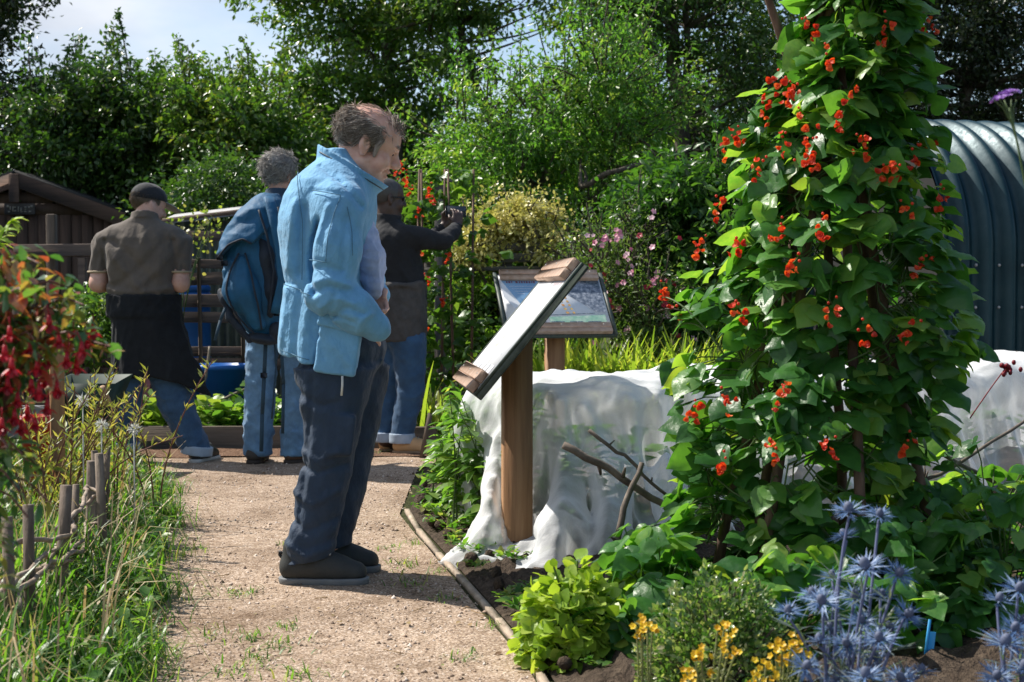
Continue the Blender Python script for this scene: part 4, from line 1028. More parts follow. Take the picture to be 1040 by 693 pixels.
# ---------------------------------------------------------------- white netting over the crop
def netmat():
    m, nt, out = _nt('fleece_netting')
    n = noise(nt, 2.2, 4, .5); r = ramp(nt, [(.3, (.78, .8, .82)), (.7, (.88, .89, .89))]); nt.links.new(n.outputs[0], r.inputs[0])
    d = nt.nodes.new('ShaderNodeBsdfDiffuse'); t = nt.nodes.new('ShaderNodeBsdfTranslucent'); tr = nt.nodes.new('ShaderNodeBsdfTransparent')
    nt.links.new(r.outputs[0], d.inputs[0]); nt.links.new(r.outputs[0], t.inputs[0])
    n2 = noise(nt, 24, 4, .6); b = bump(nt, n2.outputs[0], .35, .012); nt.links.new(b.outputs[0], d.inputs['Normal'])
    a = nt.nodes.new('ShaderNodeMixShader'); a.inputs[0].default_value = .34; nt.links.new(d.outputs[0], a.inputs[1]); nt.links.new(t.outputs[0], a.inputs[2])
    # a fine mesh: one looks through it square on, and less and less where a fold turns it edge on
    lw = nt.nodes.new('ShaderNodeLayerWeight'); lw.inputs[0].default_value = .5; nt.links.new(b.outputs[0], lw.inputs['Normal'])
    mr = nt.nodes.new('ShaderNodeMapRange'); mr.inputs[1].default_value = .0; mr.inputs[2].default_value = .75; mr.inputs[3].default_value = .66; mr.inputs[4].default_value = .08; nt.links.new(lw.outputs['Facing'], mr.inputs[0])
    c = nt.nodes.new('ShaderNodeMixShader'); nt.links.new(mr.outputs[0], c.inputs[0]); nt.links.new(a.outputs[0], c.inputs[1]); nt.links.new(tr.outputs[0], c.inputs[2])
    nt.links.new(c.outputs[0], out.inputs[0]); return m
NET = netmat()
A = np.array([.24, 6.15, 0]); Bn = np.array([3.75, 8.75, 0]); ad = unit(Bn-A); Ln = np.linalg.norm(Bn-A); pn = np.array([ad[1], -ad[0], 0])
v = Vol((-.75, 4.7, -.03), (4.3, 9.6, .9), .016)
rot = np.stack([ad, -pn, [0, 0, 1.]], 1)
v.rbox((A+Bn)/2+[0, 0, .16], (Ln/2+.33, .47, .52), .16, rot, k=.01)
X, Y, Z = v._xyz((slice(None),)*3)
u = (X-A[0])*ad[0]+(Y-A[1])*ad[1]; q = (X-A[0])*pn[0]+(Y-A[1])*pn[1]
per = np.where(np.abs(q) > .3, u, q*1.0+u)
low = np.clip((.68-Z)/.6, 0, 1)
def rdg(t): return (1-np.abs(np.sin(t)))**1.5*2-.7
fold = rdg(per*5+1.2*np.sin(Z*4+u*2))*.7+rdg(per*11+1.6*np.sin(Z*4+per*3)+Z*5)*.45+np.sin(per*4.2+1)*.3
v.d = v.d-low*(.065*fold+.02)-low*.018*np.sin(per*38+3*np.sin(Z*3+per*2))-.12*np.exp(-np.maximum(Z, 0)/.14)*(.6+.4*np.sin(per*6+1))
sag = .02*np.cos(u*2*pi/.9)+.012*np.sin(u*17+q*6)
v.d = v.d-sag*np.clip((Z-.45)/.2, 0, 1)
for ch_, rr2 in (([(.27, 5.62, .34), (.17, 5.36, .14), (.1, 5.14, .04)], (.09, .055, .03)), ([(.42, 5.62, .3), (.36, 5.36, .12), (.3, 5.2, .03)], (.09, .06, .03)), ([(.0, 5.92, .3), (-.08, 5.6, .1), (-.2, 5.45, .03)], (.08, .045, .025)), ([(.62, 5.6, .3), (.6, 5.4, .1), (.56, 5.28, .02)], (.08, .055, .025))):
    v.chain([np.array(c) for c in ch_], rr2, .12)
NC = lambda L, w, a: v.crease([P(x, y, 5.75) for x, y in L], w, a, D=6.25)
for L_, w_, a_ in [([(548, 402), (520, 440), (500, 500), (490, 560)], .035, .05), ([(556, 405), (540, 450), (530, 520), (528, 590)], .022, -.045), ([(566, 406), (572, 440), (566, 500), (552, 575)], .03, .05), ([(580, 410), (586, 450), (596, 500), (600, 570)], .022, -.05), ([(590, 412), (606, 450), (612, 500), (590, 560)], .03, .055), ([(602, 408), (632, 450), (650, 520), (655, 590)], .03, -.05), ([(640, 405), (640, 450), (622, 520), (600, 575)], .028, .05),
                  ([(668, 400), (672, 450), (682, 520)], .03, .05), ([(690, 396), (700, 450), (706, 520)], .03, -.05), ([(552, 440), (590, 470), (640, 470)], .03, .03), ([(575, 500), (605, 530), (650, 540)], .03, .04), ([(560, 404), (600, 416), (650, 408), (720, 392)], .03, .035), ([(500, 450), (492, 500)], .03, .04), ([(512, 430), (508, 520)], .016, -.04)]: NC(L_, w_*1.1, a_*.8)
# spare netting lying in heaps on the soil
rr = np.random.default_rng(5)
for (px, py, rx, ry, rz) in [(480, 574, .1, .1, .03), (500, 572, .1, .12, .04), (520, 570, .08, .1, .05), (545, 585, .1, .16, .08), (560, 570, .1, .16, .14), (590, 575, .12, .18, .12), (540, 602, .06, .07, .04), (610, 560, .12, .2, .2), (575, 540, .12, .16, .2)]:
    c = G(px, py); v.ell(c+[0, 0, .005], (rx*1.1, ry*1.1, rz*.75), rotm('z', rr.random()*2), k=.07)
X, Y, Z = v._xyz((slice(None),)*3)
v.d = v.d-(.008*rdg(11*X+4*np.sin(5*Y)+7*Z)+.006*rdg(13*Y-9*X+2*np.sin(9*X)))*np.clip((.4-Z)/.3, 0, 1)
v.rough(.022, 20, 3, zhi=.85)
vbuild(v, 'crop_netting', NET, smooth_it=2, loc=A, label='white fleece netting draped over a low tunnel of vegetables, loose hem on the soil', cat='netting')
KALE = leafmat('leaf_kale', [(.05, .12, .03), (.09, .18, .05), (.14, .24, .08)], trans=.35)
for (u_, q_) in [(.05, .3), (.45, .33), (.1, -.1), (.9, .3), (-.2, .1), (1.6, .25), (2.4, .3), (3.2, .25)]:
    c = A+ad*u_+pn*q_; n = 80; m = M(); a_ = rng.random(n)*6.28; rr_ = rng.random(n)*.12
    pos = c+np.stack([rr_*np.cos(a_), rr_*np.sin(a_), .06+.4*rng.random(n)], 1)
    leaves(m, pos, unit(np.stack([np.cos(a_), np.sin(a_), .4+0*a_], 1)), np.array([0, 0, 1.])+.4*rdir(n), .07+.05*rng.random(n), ROUND)
    m.tube([c, c+[0, 0, .4]], .012, 6)
    m.build('kale_plant', KALE, None, loc=c, label='green cabbage plant growing dimly visible inside the white netting tunnel', cat='vegetable', group='crop plants under the netting')

# sticks that lean on the netting
TWIG = surf('stick_bark', [(.3, (.06, .045, .035)), (.6, (.15, .12, .095)), (.8, (.26, .22, .18))], scale=20, rough=.85, bscale=50, bstr=.6, bdist=.004)
def stick(name, pts, rad, label, cat='stick', mat=None, group=None):
    pts = np.array(pts); n = 10; tt = np.linspace(0, len(pts)-1, n)
    p = np.stack([np.interp(tt, np.arange(len(pts)), pts[:, a]) for a in range(3)], 1); p[1:-1] += rng.normal(0, .004, (n-2, 3))
    m = M(); m.tube(p, np.linspace(rad[0], rad[1], n), 8)
    for i in range(2):
        k = rng.integers(2, n-2); m.tube([p[k], p[k]+rng.normal(0, .02, 3)+[0, 0, .02]], [rad[1]*.8, rad[1]*.4], 5)
    return m.build(name, mat or TWIG, None, smooth=True, loc=pts[0], label=label, cat=cat, group=group)
stick('garden_stick', [P(572, 452, 5.0), P(625, 480, 5.0), P(690, 525, 5.05)], (.014, .012), 'thick grey stick with a pale cut end, lowest of the crossing pair before the netting')
stick('garden_stick', [P(598, 437, 5.1), P(640, 470, 5.1), P(680, 505, 5.1)], (.007, .006), 'thin bare twig slanting above the thick cut stick before the netting')
stick('garden_stick', [P(612, 610, 4.85), P(632, 520, 4.9), P(652, 470, 4.95)], (.014, .009), 'forked upright branch stuck in the soil that props the crossing sticks')
stick('garden_stick', [P(905, 500, 5.2), P(960, 480, 5.2), P(1045, 425, 5.3)], (.008, .006), 'long thin stick slanting up to the right edge before the netting')
stick('garden_stick', [P(880, 470, 5.3), P(930, 448, 5.3), P(1010, 490, 5.4)], (.01, .008), 'dark crooked stick behind the right side of the bean leaves')
stick('garden_cane', [P(205, 404, 10.3), P(208, 380, 10.35), P(213, 352, 10.4)], (.014, .01), 'pale cane leaning on the blue tub', 'cane', mat=LATH)
stick('garden_cane', [P(205, 418, 10.0), P(228, 405, 10.1), P(250, 395, 10.2)], (.012, .01), 'pale stick lying among the vegetables in the raised bed', 'cane', mat=LATH)
# ---------------------------------------------------------------- runner bean wigwam
L_BEAN = leafmat('leaf_runner_bean', [(.03, .112, .026), (.052, .165, .035), (.078, .22, .046), (.15, .29, .06), (.18, .28, .06)], trans=.47, rough=.38, tcol=(2.9, 2.4, .8), spec=.5)
SCAR = leafmat('petal_scarlet', [(.5, .03, .012), (.7, .06, .015), (.8, .11, .02), (.82, .2, .04)], trans=.35, rough=.5, tcol=(1.3, 1, .8))
STEM = flat('vine_stem', (.07, .12, .03), .6); POLE = surf('bean_pole_bark', [(.3, (.07, .04, .028)), (.6, (.17, .1, .07)), (.8, (.27, .18, .13))], scale=12, stretch=(3, 3, .6), rough=.8, bscale=40, bstr=.5, bdist=.004)
def trifoliate(m, pos, out, size, stems=None):
    """three leaflets of a bean leaf at each point"""
    n = len(pos); out = unit(out)
    side = unit(np.cross(out, np.array([0, 0, 1.])+0*out)); nr = np.array([0, 0, .75])+out*.55+rng.normal(0, .38, (n, 3))
    base_d = out+np.array([0, 0, -.45])+rng.normal(0, .28, (n, 3))
    tint = rng.random(n)**1.3*.85
    for k, (a, s_) in enumerate(((0, 1), (1.15, .85), (-1.15, .85))):
        d = unit(base_d*cos(a)+side*sin(a)+rng.normal(0, .15, (n, 3))); which = rng.integers(0, 4, n)
        p0 = pos+unit(base_d)*(.22*size if k == 0 else 0*size)[:, None]
        for q in range(4):
            w_ = which == q
            leaves(m, p0[w_], d[w_], (nr+rng.normal(0, .3, (n, 3)))[w_], (size*s_*(.8+.4*rng.random(n)))[w_], HEARTS[q], np.clip(tint+rng.normal(0, .12, n), 0, 1)[w_])
def floret(m, c, s):
    f = unit(rng.normal(0, .6, 3)+np.array([0, -.7, .2])); t = rng.random()
    rosette(m, c, s, 3, f, tint=t, cup=.5, tpl=_oval(1.0, .2, .2)); rosette(m, c+f*.2*s, s*.62, 2, f, tint=t*.5, cup=.7, tpl=_oval(.9, .2, .1))
def raceme(name, c, parent, ln=.1, n=8, s=.015, up=None):
    m = M(); up = unit(np.asarray(up if up is not None else (rng.normal(0, .3), -.4, 1), float)); c = np.asarray(c, float)
    for k in range(n):
        t = (k+.5)/n; p_ = c+up*(t-.4)*ln+rng.normal(0, .011, 3)
        if t < .75: floret(m, p_, s*(.8+.5*rng.random()))
        else: m.ball(p_, s*(.28+.1*rng.random()), 6, 4, tint=.15+.2*rng.random())
    return m.build(name, SCAR, parent)
DB = 4.7; cB = np.array([x_(845, DB), DB, 0])
wg = thing('bean_wigwam', cB, 'big wigwam of scarlet flowered runner beans on brown poles', 'bean plant')
tie = np.array([x_(838, DB), DB, 1.92])
for k in range(7):
    a = 2*pi*k/7+.3; b = cB+np.array([.4*cos(a), .4*sin(a), -.05]); m = M(); d = unit(tie+np.array([.03*cos(a+1.5), .03*sin(a+1.5), 0])-b)
    L_ = 2.6+.25*rng.random(); pts = np.array([b+d*L_*t for t in np.linspace(0, 1, 9)])+rng.normal(0, .006, (9, 3)); m.tube(pts, np.linspace(.019, .012, 9), 8); m.build('bean_pole', POLE, wg, smooth=True)
# one pole that stands clear on the left, seen against the trees
m = M(); m.tube([P(880, 260, 4.85), P(806, 76, 4.75), P(776, -14, 4.7), P(768, -40, 4.68)], [.017, .016, .013, .012], 8); m.build('bean_pole', POLE, wg, smooth=True)
ys_ = np.array([-60, 0, 60, 110, 170, 250, 320, 380, 440, 500, 560, 620])
lx = np.array([832, 822, 796, 772, 748, 722, 706, 696, 680, 660, 658, 664]); rx_ = np.array([922, 932, 936, 926, 950, 974, 988, 982, 962, 958, 958, 955])
zs_ = np.array([P(520, y, DB)[2] for y in ys_])[::-1]; cxs = np.array([x_((a+b)/2, DB) for a, b in zip(lx, rx_)])[::-1]; rds = np.array([(b-a)/2*DB/FPX for a, b in zip(lx, rx_)])[::-1]
def wig(z, a, q): return np.stack([np.interp(z, zs_, cxs)+np.interp(z, zs_, rds)*q*np.cos(a), DB+np.interp(z, zs_, rds)*q*.95*np.sin(a), z], 1)
m = M(); st = M()
n = 1250; z = .1+2.3*rng.random(n)**1.02; a = rng.random(n)*2*pi; q = .4+.6*rng.random(n)**.5
lob = 1+.13*np.sin(5*a+3*z*2)+.1*np.sin(9*z+2*a); p_ = wig(z, a, q*lob*.92)
out = np.stack([np.cos(a), np.sin(a), 0*a], 1)+rng.normal(0, .35, (n, 3)); out[:, 2] *= .4
trifoliate(m, p_, out, .058+.05*rng.random(n))
m.build('bean_foliage', L_BEAN, wg, smooth=True)
# a few small pale young leaves for variety, plus vines twined round the poles
st = M()
for k in range(26):
    a0 = rng.random()*6.28; z0 = .1+.6*rng.random(); zz = np.linspace(z0, min(2.35, z0+1.0+rng.random()), 24); aa = a0+np.linspace(0, 2.2*rng.normal(), 24)+.25*np.sin(zz*22)
    st.tube(wig(zz, aa, .62+.06*np.sin(zz*15)), .0035, 5, cap=False)
for i in range(0, n, 2):
    c0 = wig(z[i:i+1], a[i:i+1], np.array([.5]))[0]; st.tube(bez(c0, (c0+p_[i])/2+[0, 0, .05], p_[i], 4), .0022, 4, cap=False)
st.build('bean_vine', STEM, wg, smooth=True)
FL = [(823, 32), (943, 32), (898, 36), (842, 62), (804, 101), (785, 87), (777, 111), (818, 128), (749, 141), (794, 147), (826, 150), (769, 173), (824, 165), (862, 100), (878, 150), (928, 162), (948, 147), (905, 176), (853, 127),
      (791, 237), (749, 254), (729, 212), (710, 254), (833, 236), (806, 273), (937, 271), (921, 338), (880, 342), (846, 318), (922, 217), (902, 177), (954, 205), (750, 321), (738, 411), (790, 401), (703, 419), (784, 463), (840, 457), (736, 475), (920, 455), (940, 40), (800, 96), (737, 148)]
for (px, py) in FL:
    z0 = P(520, py, DB)[2]; r0 = np.interp(z0, zs_, rds); cx0 = np.interp(z0, zs_, cxs); xx = x_(px, DB)
    s0 = np.clip((xx-cx0)/max(r0, .01), -1, 1); Yf = DB-r0*sqrt(max(0, 1-s0*s0))*1.0-.05
    raceme('flower_cluster', P(px, py, Yf), wg, .085, 7+rng.integers(0, 3), .0145)
raceme('flower_cluster', P(674, 297, 4.75), wg, .08, 8, .014); raceme('flower_cluster', P(692, 321, 4.75), wg, .08, 9, .015)
# trailing side shoots on the left that carry those two clusters
m = M(); m.tube(bez(P(730, 350, 4.6), P(690, 300, 4.65), P(672, 302, 4.75)), .003, 5); m.tube(bez(P(735, 360, 4.6), P(710, 320, 4.65), P(692, 330, 4.75)), .003, 5); m.build('side_shoot', STEM, wg, smooth=True)

# broad bean leaves low on the left of the wigwam and the dark rows on its right: separate plants
def bean_bush(c, r, h, n, label, size=(.05, .05), group=None, flowers=0, mat=None, cat='bean plant', name='bean_bush'):
    t = thing(name, c, label, cat, group); c = np.asarray(c, float); m = M(); a = rng.random(n)*2*pi; q = rng.random(n)**.5
    p_ = c+np.stack([r*q*np.cos(a), r*q*np.sin(a), .05+(h-.05)*rng.random(n)*(1-.45*q*q)], 1)
    trifoliate(m, p_, np.stack([np.cos(a), np.sin(a), 0*a], 1)+rng.normal(0, .4, (n, 3)), size[0]+size[1]*rng.random(n)); m.build('foliage', mat or L_BEAN, t, smooth=True)
    m = M()
    for i in range(0, n, 2): m.tube(bez(c+[rng.normal(0, .02), rng.normal(0, .02), 0], c+(p_[i]-c)*[.3, .3, .8], p_[i], 5), .0025, 4, cap=False)
    m.build('stem', STEM, t, smooth=True)
    return t
bean_bush(G(672, 655)*[1, 1, 0], .15, .42, 46, 'young climbing bean with large pale leaves left of the wigwam foot', (.06, .05))
bean_bush(P(650, 640, 4.55)*[1, 1, 0], .13, .32, 34, 'low bean plant with drooping leaves between the lime lettuce and the wigwam', (.06, .045))
bean_bush(P(628, 660, 3.95)*[1, 1, 0], .07, .22, 15, 'small plant with long grey green leaves beside the lime lettuce', (.075, .03))
for (px, Y, r, h, n, lab) in [(960, 4.5, .32, .5, 110, 'dark leafy bean plant in deep shade right behind the sea holly'), (1020, 4.3, .28, .48, 90, 'shaded bean plant at the far right edge above the small sea holly'),
                              (900, 4.2, .24, .38, 70, 'shaded low bean plant between the wigwam foot and the blue label'), (1010, 5.2, .3, .55, 90, 'leafy plant in front of the right end of the netting'), (800, 4.05, .28, .36, 90, 'low bean leaves in shade behind the clipped box bush')]:
    bean_bush(P(px, 500, Y)*[1, 1, 0], r, h, n, lab, (.05, .04))
# stray seedhead against the net
m = M(); m.tube(bez(P(985, 425, 5.0), P(1005, 395, 5.0), P(1022, 373, 5.0)), .0025, 5, tint=.3)
for k in range(14): m.ball(P(1024, 373, 5.0)+rng.normal(0, .015, 3), (.008, .008, .01), 6, 4, tint=.1)
m.build('dark_seedhead', CRIM, None, loc=P(985, 425, 5.0), label='dark red dried flower head on a thin stalk against the right part of the netting', cat='flower')

# far bean row by the man with the camera
Y = 9.95; fb = thing('bean_row', P(445, 400, Y)*[1, 1, 0], 'tall runner beans with red flowers on canes beyond the man taking a picture', 'bean plant')
for px, dx in ((432, -4), (447, 5), (462, -7), (478, 3), (420, 6)):
    m = M(); m.tube([P(px, 300, Y)*[1, 1, 0], P(px+dx, 172, Y+.05)], [.012, .009], 6); m.build('cane', POLE, fb)
n = 250; py = 172+225*rng.random(n)**.85; px = 446+rng.normal(0, 1, n)*(14+14*np.clip((py-170)/150, 0, 1)); m = M()
p_ = np.array([P(a, b, Y-.1+.3*rng.random()) for a, b in zip(px, py)])
L_BE2 = leafmat('leaf_far_bean', [(.04, .11, .02), (.07, .16, .03), (.11, .21, .045)], trans=.42, rough=.36, tcol=(2.6, 2.3, .8))
trifoliate(m, p_, rdir(n)*[1, 1, .3], .05+.045*rng.random(n)); m.build('bean_foliage', L_BE2, fb)
for (px, py) in [(402, 177), (413, 183), (408, 170), (437, 193), (460, 228), (424, 217), (443, 240), (455, 262), (432, 285), (430, 330), (450, 308), (418, 195), (462, 222), (426, 262), (440, 205)]:
    raceme('flower_cluster', P(px, py, Y-.2), fb, .09, 7, .019)

# weedy green plant left of the netting
L_WEED = leafmat('leaf_green_alkanet', [(.05, .12, .025), (.085, .18, .035), (.13, .24, .05), (.2, .28, .08)], trans=.42, rough=.36)
t = thing('leafy_weed', G(465, 545)*[1, 1, 0], 'bright green leafy bush at the path edge left of the white netting', 'plant')
m = M(); st = M()
for k in range(120):
    c0 = G(482, 540)*[1, 1, 0]+np.array([rng.normal(.02, .075), rng.normal(.25, .26), 0]); a = rng.random()*6.28; h = .3+.34*rng.random()
    tip = c0+np.array([cos(a)*.1+rng.normal(0, .05), sin(a)*.12, h]); pts = bez(c0, c0+[0, 0, h*.6], tip, 8); st.tube(pts, np.linspace(.005, .002, 8), 5, cap=False)
    nn_ = 26; tt = .15+.85*rng.random(nn_); pp = np.stack([np.interp(tt*7, np.arange(8), pts[:, i]) for i in range(3)], 1)
    leaves(m, pp, unit(rdir(nn_)*[1, 1, .3]+[0, 0, -.1]), np.array([0, 0, 1.])+.35*rdir(nn_), .055+.06*rng.random(nn_), LANCE if k % 3 else OVAL)
m.build('foliage', L_WEED, t); st.build('stem', STEM, t, smooth=True)

# lime green marjoram at the bottom, small box bush, yellow flowers, sea holly
L_LIME = leafmat('leaf_lime', [(.16, .28, .03), (.24, .38, .045), (.32, .46, .07), (.42, .52, .12)], trans=.42, rough=.4, tcol=(1.7, 1.6, .6))
c = P(583, 640, 4.0)*[1, 1, 0]; t = thing('lime_lettuce', c, 'rounded mound of lime green leaves at the corner of the bed by the path', 'plant')
m = M(); n = 1150; d = rdir(n); d[:, 2] = np.abs(d[:, 2])*.9+.05; rr_ = .72+.28*rng.random(n)
lump = 1+.15*np.sin(d[:, 0]*9+1)*np.sin(d[:, 1]*8+d[:, 2]*7)
pos = c+d*rr_[:, None]*lump[:, None]*np.array([.155, .16, .285])
leaves(m, pos, unit(d*[1, 1, .4]+rng.normal(0, .5, (n, 3))), d+rng.normal(0, .45, (n, 3))+[0, 0, .5], .028+.026*rng.random(n), ROUND); m.build('foliage', L_LIME, t)
st = M()
for i in range(0, n, 14): st.tube(bez(c, c+(pos[i]-c)*[.4, .4, .7], pos[i], 4), .003, 4, cap=False)
st.build('stem', STEM, t)
L_BOX = leafmat('leaf_box_bush', [(.03, .08, .02), (.055, .125, .03), (.1, .18, .05), (.2, .27, .1), (.42, .4, .26)], trans=.36, rough=.3, spec=.7)
t = thing('box_bush', P(735, 640, 3.45)*[1, 1, 0], 'dense low bush of tiny pale tipped leaves in the foreground before the wigwam', 'shrub')
m = M(); st = M(); cb_ = P(730, 640, 3.45)*[1, 1, 0]
n = 9000; d = rdir(n); d[:, 2] = np.abs(d[:, 2]); rr_ = 1-.35*rng.random(n)**1.6; lump = 1+.09*np.sin(d[:, 0]*11+2)*np.sin(d[:, 1]*9)+.06*np.sin(d[:, 2]*17+d[:, 0]*14)
pos = cb_+d*(rr_*lump)[:, None]*np.array([.21, .2, .355])
leaves(m, pos, unit(d+rdir(n)*.8), rdir(n)+d*.5+[0, 0, .3], .011+.011*rng.random(n), OVAL)
m.build('foliage', L_BOX, t)
for i in range(0, n, 60): st.tube(bez(cb_, cb_+(pos[i]-cb_)*[.5, .5, .7], pos[i], 4), .0025, 4, cap=False)
st.build('stem', TWIG, t)
YEL = leafmat('petal_yellow', [(.62, .36, .01), (.75, .5, .015), (.8, .6, .03)], trans=.35, tcol=(1.2, 1.1, .7)); SIL = leafmat('leaf_helichrysum', [(.14, .17, .07), (.22, .24, .11), (.28, .27, .15)], trans=.3)
def yellow_plant(px, py, Y, heads, label):
    b = P(px, 700, Y)*[1, 1, 0]; t = thing('yellow_flower', b, label, 'flower'); st = M()
    for (hx, hy) in heads:
        tip = P(hx, hy, Y+rng.normal(0, .03)); pts = bez(b+[rng.normal(0, .02), 0, 0], (b+tip)/2+[0, 0, .05], tip, 8); st.tube(pts, .0025, 5, cap=False)
        k = 26; tt = .3+.65*rng.random(k); pp = np.stack([np.interp(tt*7, np.arange(8), pts[:, i]) for i in range(3)], 1); leaves(st, pp, unit(rdir(k)+[0, 0, .5]), rdir(k), .018, NARROW)
        m = M()
        for q in range(4): rosette(m, tip+rng.normal(0, .008, 3), .0095, 5, (rng.normal(0, .4), -.7, .7), tint=rng.random(), cup=.6)
        m.build('flower_head', YEL, t)
    st.build('stem', SIL, t)
yellow_plant(718, 660, 3.12, [(705, 664), (712, 661), (736, 637), (729, 640), (742, 648), (735, 655), (740, 664), (698, 682), (712, 668), (724, 682), (748, 662), (700, 688)], 'clump of yellow flowers on pale stems in front of the box bush, the left one')
yellow_plant(792, 665, 3.05, [(788, 660), (795, 652), (805, 650), (810, 655), (797, 668), (818, 664), (790, 672), (803, 662)], 'yellow flowers just left of the sea holly stems')
yellow_plant(772, 685, 3.0, [(768, 678), (778, 675), (770, 688), (784, 686), (765, 690)], 'lowest small yellow flower clump at the bottom edge of the picture')
yellow_plant(655, 640, 3.3, [(650, 628), (658, 632), (646, 636), (663, 640), (652, 644)], 'faded orange yellow flower clump on the left flank of the box bush')
BLUE = leafmat('sea_holly_bract', [(.05, .11, .25), (.085, .165, .33), (.15, .24, .42), (.32, .42, .56)], trans=.2, rough=.45, tcol=(1.1, 1.1, 1.2)); CONE = leafmat('sea_holly_cone', [(.05, .07, .13), (.1, .12, .19), (.2, .2, .25)], trans=0, rough=.7)
BSTEM = flat('sea_holly_stem', (.11, .13, .24), .55); SLEAF = leafmat('sea_holly_leaf', [(.07, .11, .1), (.12, .16, .15), (.2, .22, .24)], trans=.3)
SPIKE = _leaf4(.09, .015, -.02)
def sea_holly(base, heads, label):
    base = np.asarray(base, float); t = thing('sea_holly', base, label, 'flower'); st = M(); lf = M()
    for (px, py, Y, s) in heads:
        c = P(px, py, Y); f = unit(np.array([rng.normal(0, .3), -.35+rng.normal(0, .25), 1])); b = base+np.array([rng.normal(0, .03), rng.normal(0, .03), 0])
        mid = (b+c)/2+[0, 0, .06]+rng.normal(0, .02, 3); pts = bez(b, mid, c-f*.01, 8); st.tube(pts, np.linspace(.0045, .003, 8), 6, cap=False)
        m = M(); a = unit(np.cross(f, [.3, .2, 1])); e = np.cross(f, a)
        for ring, (nb, cup, ln) in enumerate(((11, .12, 1.0), (9, .4, .85), (6, -.15, .8))):
            th = np.arange(nb)*2*pi/nb+rng.random(nb)*.35; d = np.cos(th)[:, None]*a+np.sin(th)[:, None]*e+f*cup+rng.normal(0, .08, (nb, 3))
            leaves(m, np.repeat([c], nb, 0), d, np.repeat([f], nb, 0), s*ln*(.8+.35*rng.random(nb)), SPIKE, rng.random(nb))
            # side teeth of the bracts
            for q in (-1, 1):
                sd = unit(d)+q*.55*np.cross(unit(d), f); leaves(m, c+unit(d)*s*.35*ln, sd, np.repeat([f], nb, 0), s*.38, SPIKE, rng.random(nb))
        m.build('bract_ruff', BLUE, t)
        m = M(); rt = np.stack([a, e, f], 1); m.ball(c+f*s*.16, (s*.19, s*.19, s*.27), 10, 7, rt, tint=.4)
        k = 90; dd = rdir(k); dd = dd[dd@f > -.2]; leaves(m, c+f*s*.16+dd*s*.19, dd, rdir(len(dd)), s*.09, SPIKE, rng.random(len(dd))); m.build('flower_cone', CONE, t)
        for q in range(3):
            pq = pts[rng.integers(2, 7)]; nb = 5; leaves(lf, np.repeat([pq], nb, 0), unit(rdir(nb)*[1, 1, .4]+[0, 0, .3]), rdir(nb)*.4+[0, 0, 1], .05+.03*rng.random(nb), SPIKE)
    st.build('stem', BSTEM, t, smooth=True); lf.build('spiny_leaf', SLEAF, t)
sea_holly(P(860, 760, 3.05)*[1, 1, 0], [(862, 520, 3.1, .058), (893, 524, 3.15, .045), (880, 577, 3.0, .062), (912, 584, 3.05, .052), (858, 545, 3.2, .045), (835, 612, 3.0, .055), (868, 607, 3.1, .05), (800, 622, 3.05, .045), (921, 625, 3.0, .05), (826, 605, 3.15, .05), (905, 640, 3.1, .05), (893, 650, 2.95, .05),
          (860, 655, 3.0, .048), (818, 678, 2.9, .05), (880, 688, 2.9, .055), (915, 690, 2.95, .05), (842, 640, 3.1, .042), (850, 690, 3.0, .045), (875, 632, 3.05, .045), (935, 683, 3.0, .045), (845, 586, 3.2, .04), (895, 605, 3.15, .04), (888, 668, 3.05, .045), (832, 652, 3.0, .045)],
          'tall sea holly with many spiky steel blue flower heads in the right foreground')
sea_holly(P(1030, 760, 3.05)*[1, 1, 0], [(1014, 610, 3.1, .048), (1035, 600, 3.1, .055), (1020, 655, 2.95, .062), (1038, 632, 3.1, .05), (1012, 688, 2.95, .05), (1040, 680, 3.0, .055), (1030, 640, 3.0, .05)], 'smaller blue sea holly cut by the lower right corner')
LBL = flat('label_blue', (.03, .3, .6), .4); m = M(); m.box(P(945, 660, 3.9), (.009, .0015, .05), rotm('y', .12), bev=.0008)
m.box(P(945, 660, 3.9)*[1, 1, 0]+[-.012, 0, .07], (.004, .001, .08), rotm('y', .12)); m.build('plant_label', LBL, None, loc=P(945, 690, 3.9)*[1, 1, 0], label='narrow blue plant label stuck in dark soil beside the sea holly', cat='plant label')
# purple verbena head on a tall stalk
VRB = leafmat('petal_verbena', [(.22, .09, .4), (.34, .17, .55), (.46, .28, .66)], trans=.3, tcol=(1.2, 1, 1.2)); c = P(1021, 99, 2.75); b = np.array([x_(1085, 2.8), 2.8, 0])
t = thing('purple_verbena', b, 'single purple flower head on a thin tall stalk in front of the shelter roof', 'flower')
m = M(); pts = bez(b, (b+c)/2+[.06, 0, .25], c-[-.008, 0, .02], 14); m.tube(pts, np.linspace(.004, .002, 14), 6)
for q in range(5): m.tube(bez(pts[-2], pts[-1], c+[.02*(q-2)*.6, rng.normal(0, .01), -.004], 4), .0013, 4)
m.build('stalk', STEM, t, smooth=True); m = M()
for k in range(60):
    a = rng.random()*6.28; q = rng.random()**.5; rosette(m, c+[q*.026*cos(a), q*.02*sin(a), .011*(1-q*q)+.4*q*.026*cos(a)], .0055, 5, (rng.normal(0, .5), rng.normal(-.3, .4), 1), tint=rng.random())
m.build('flower_head', VRB, t)

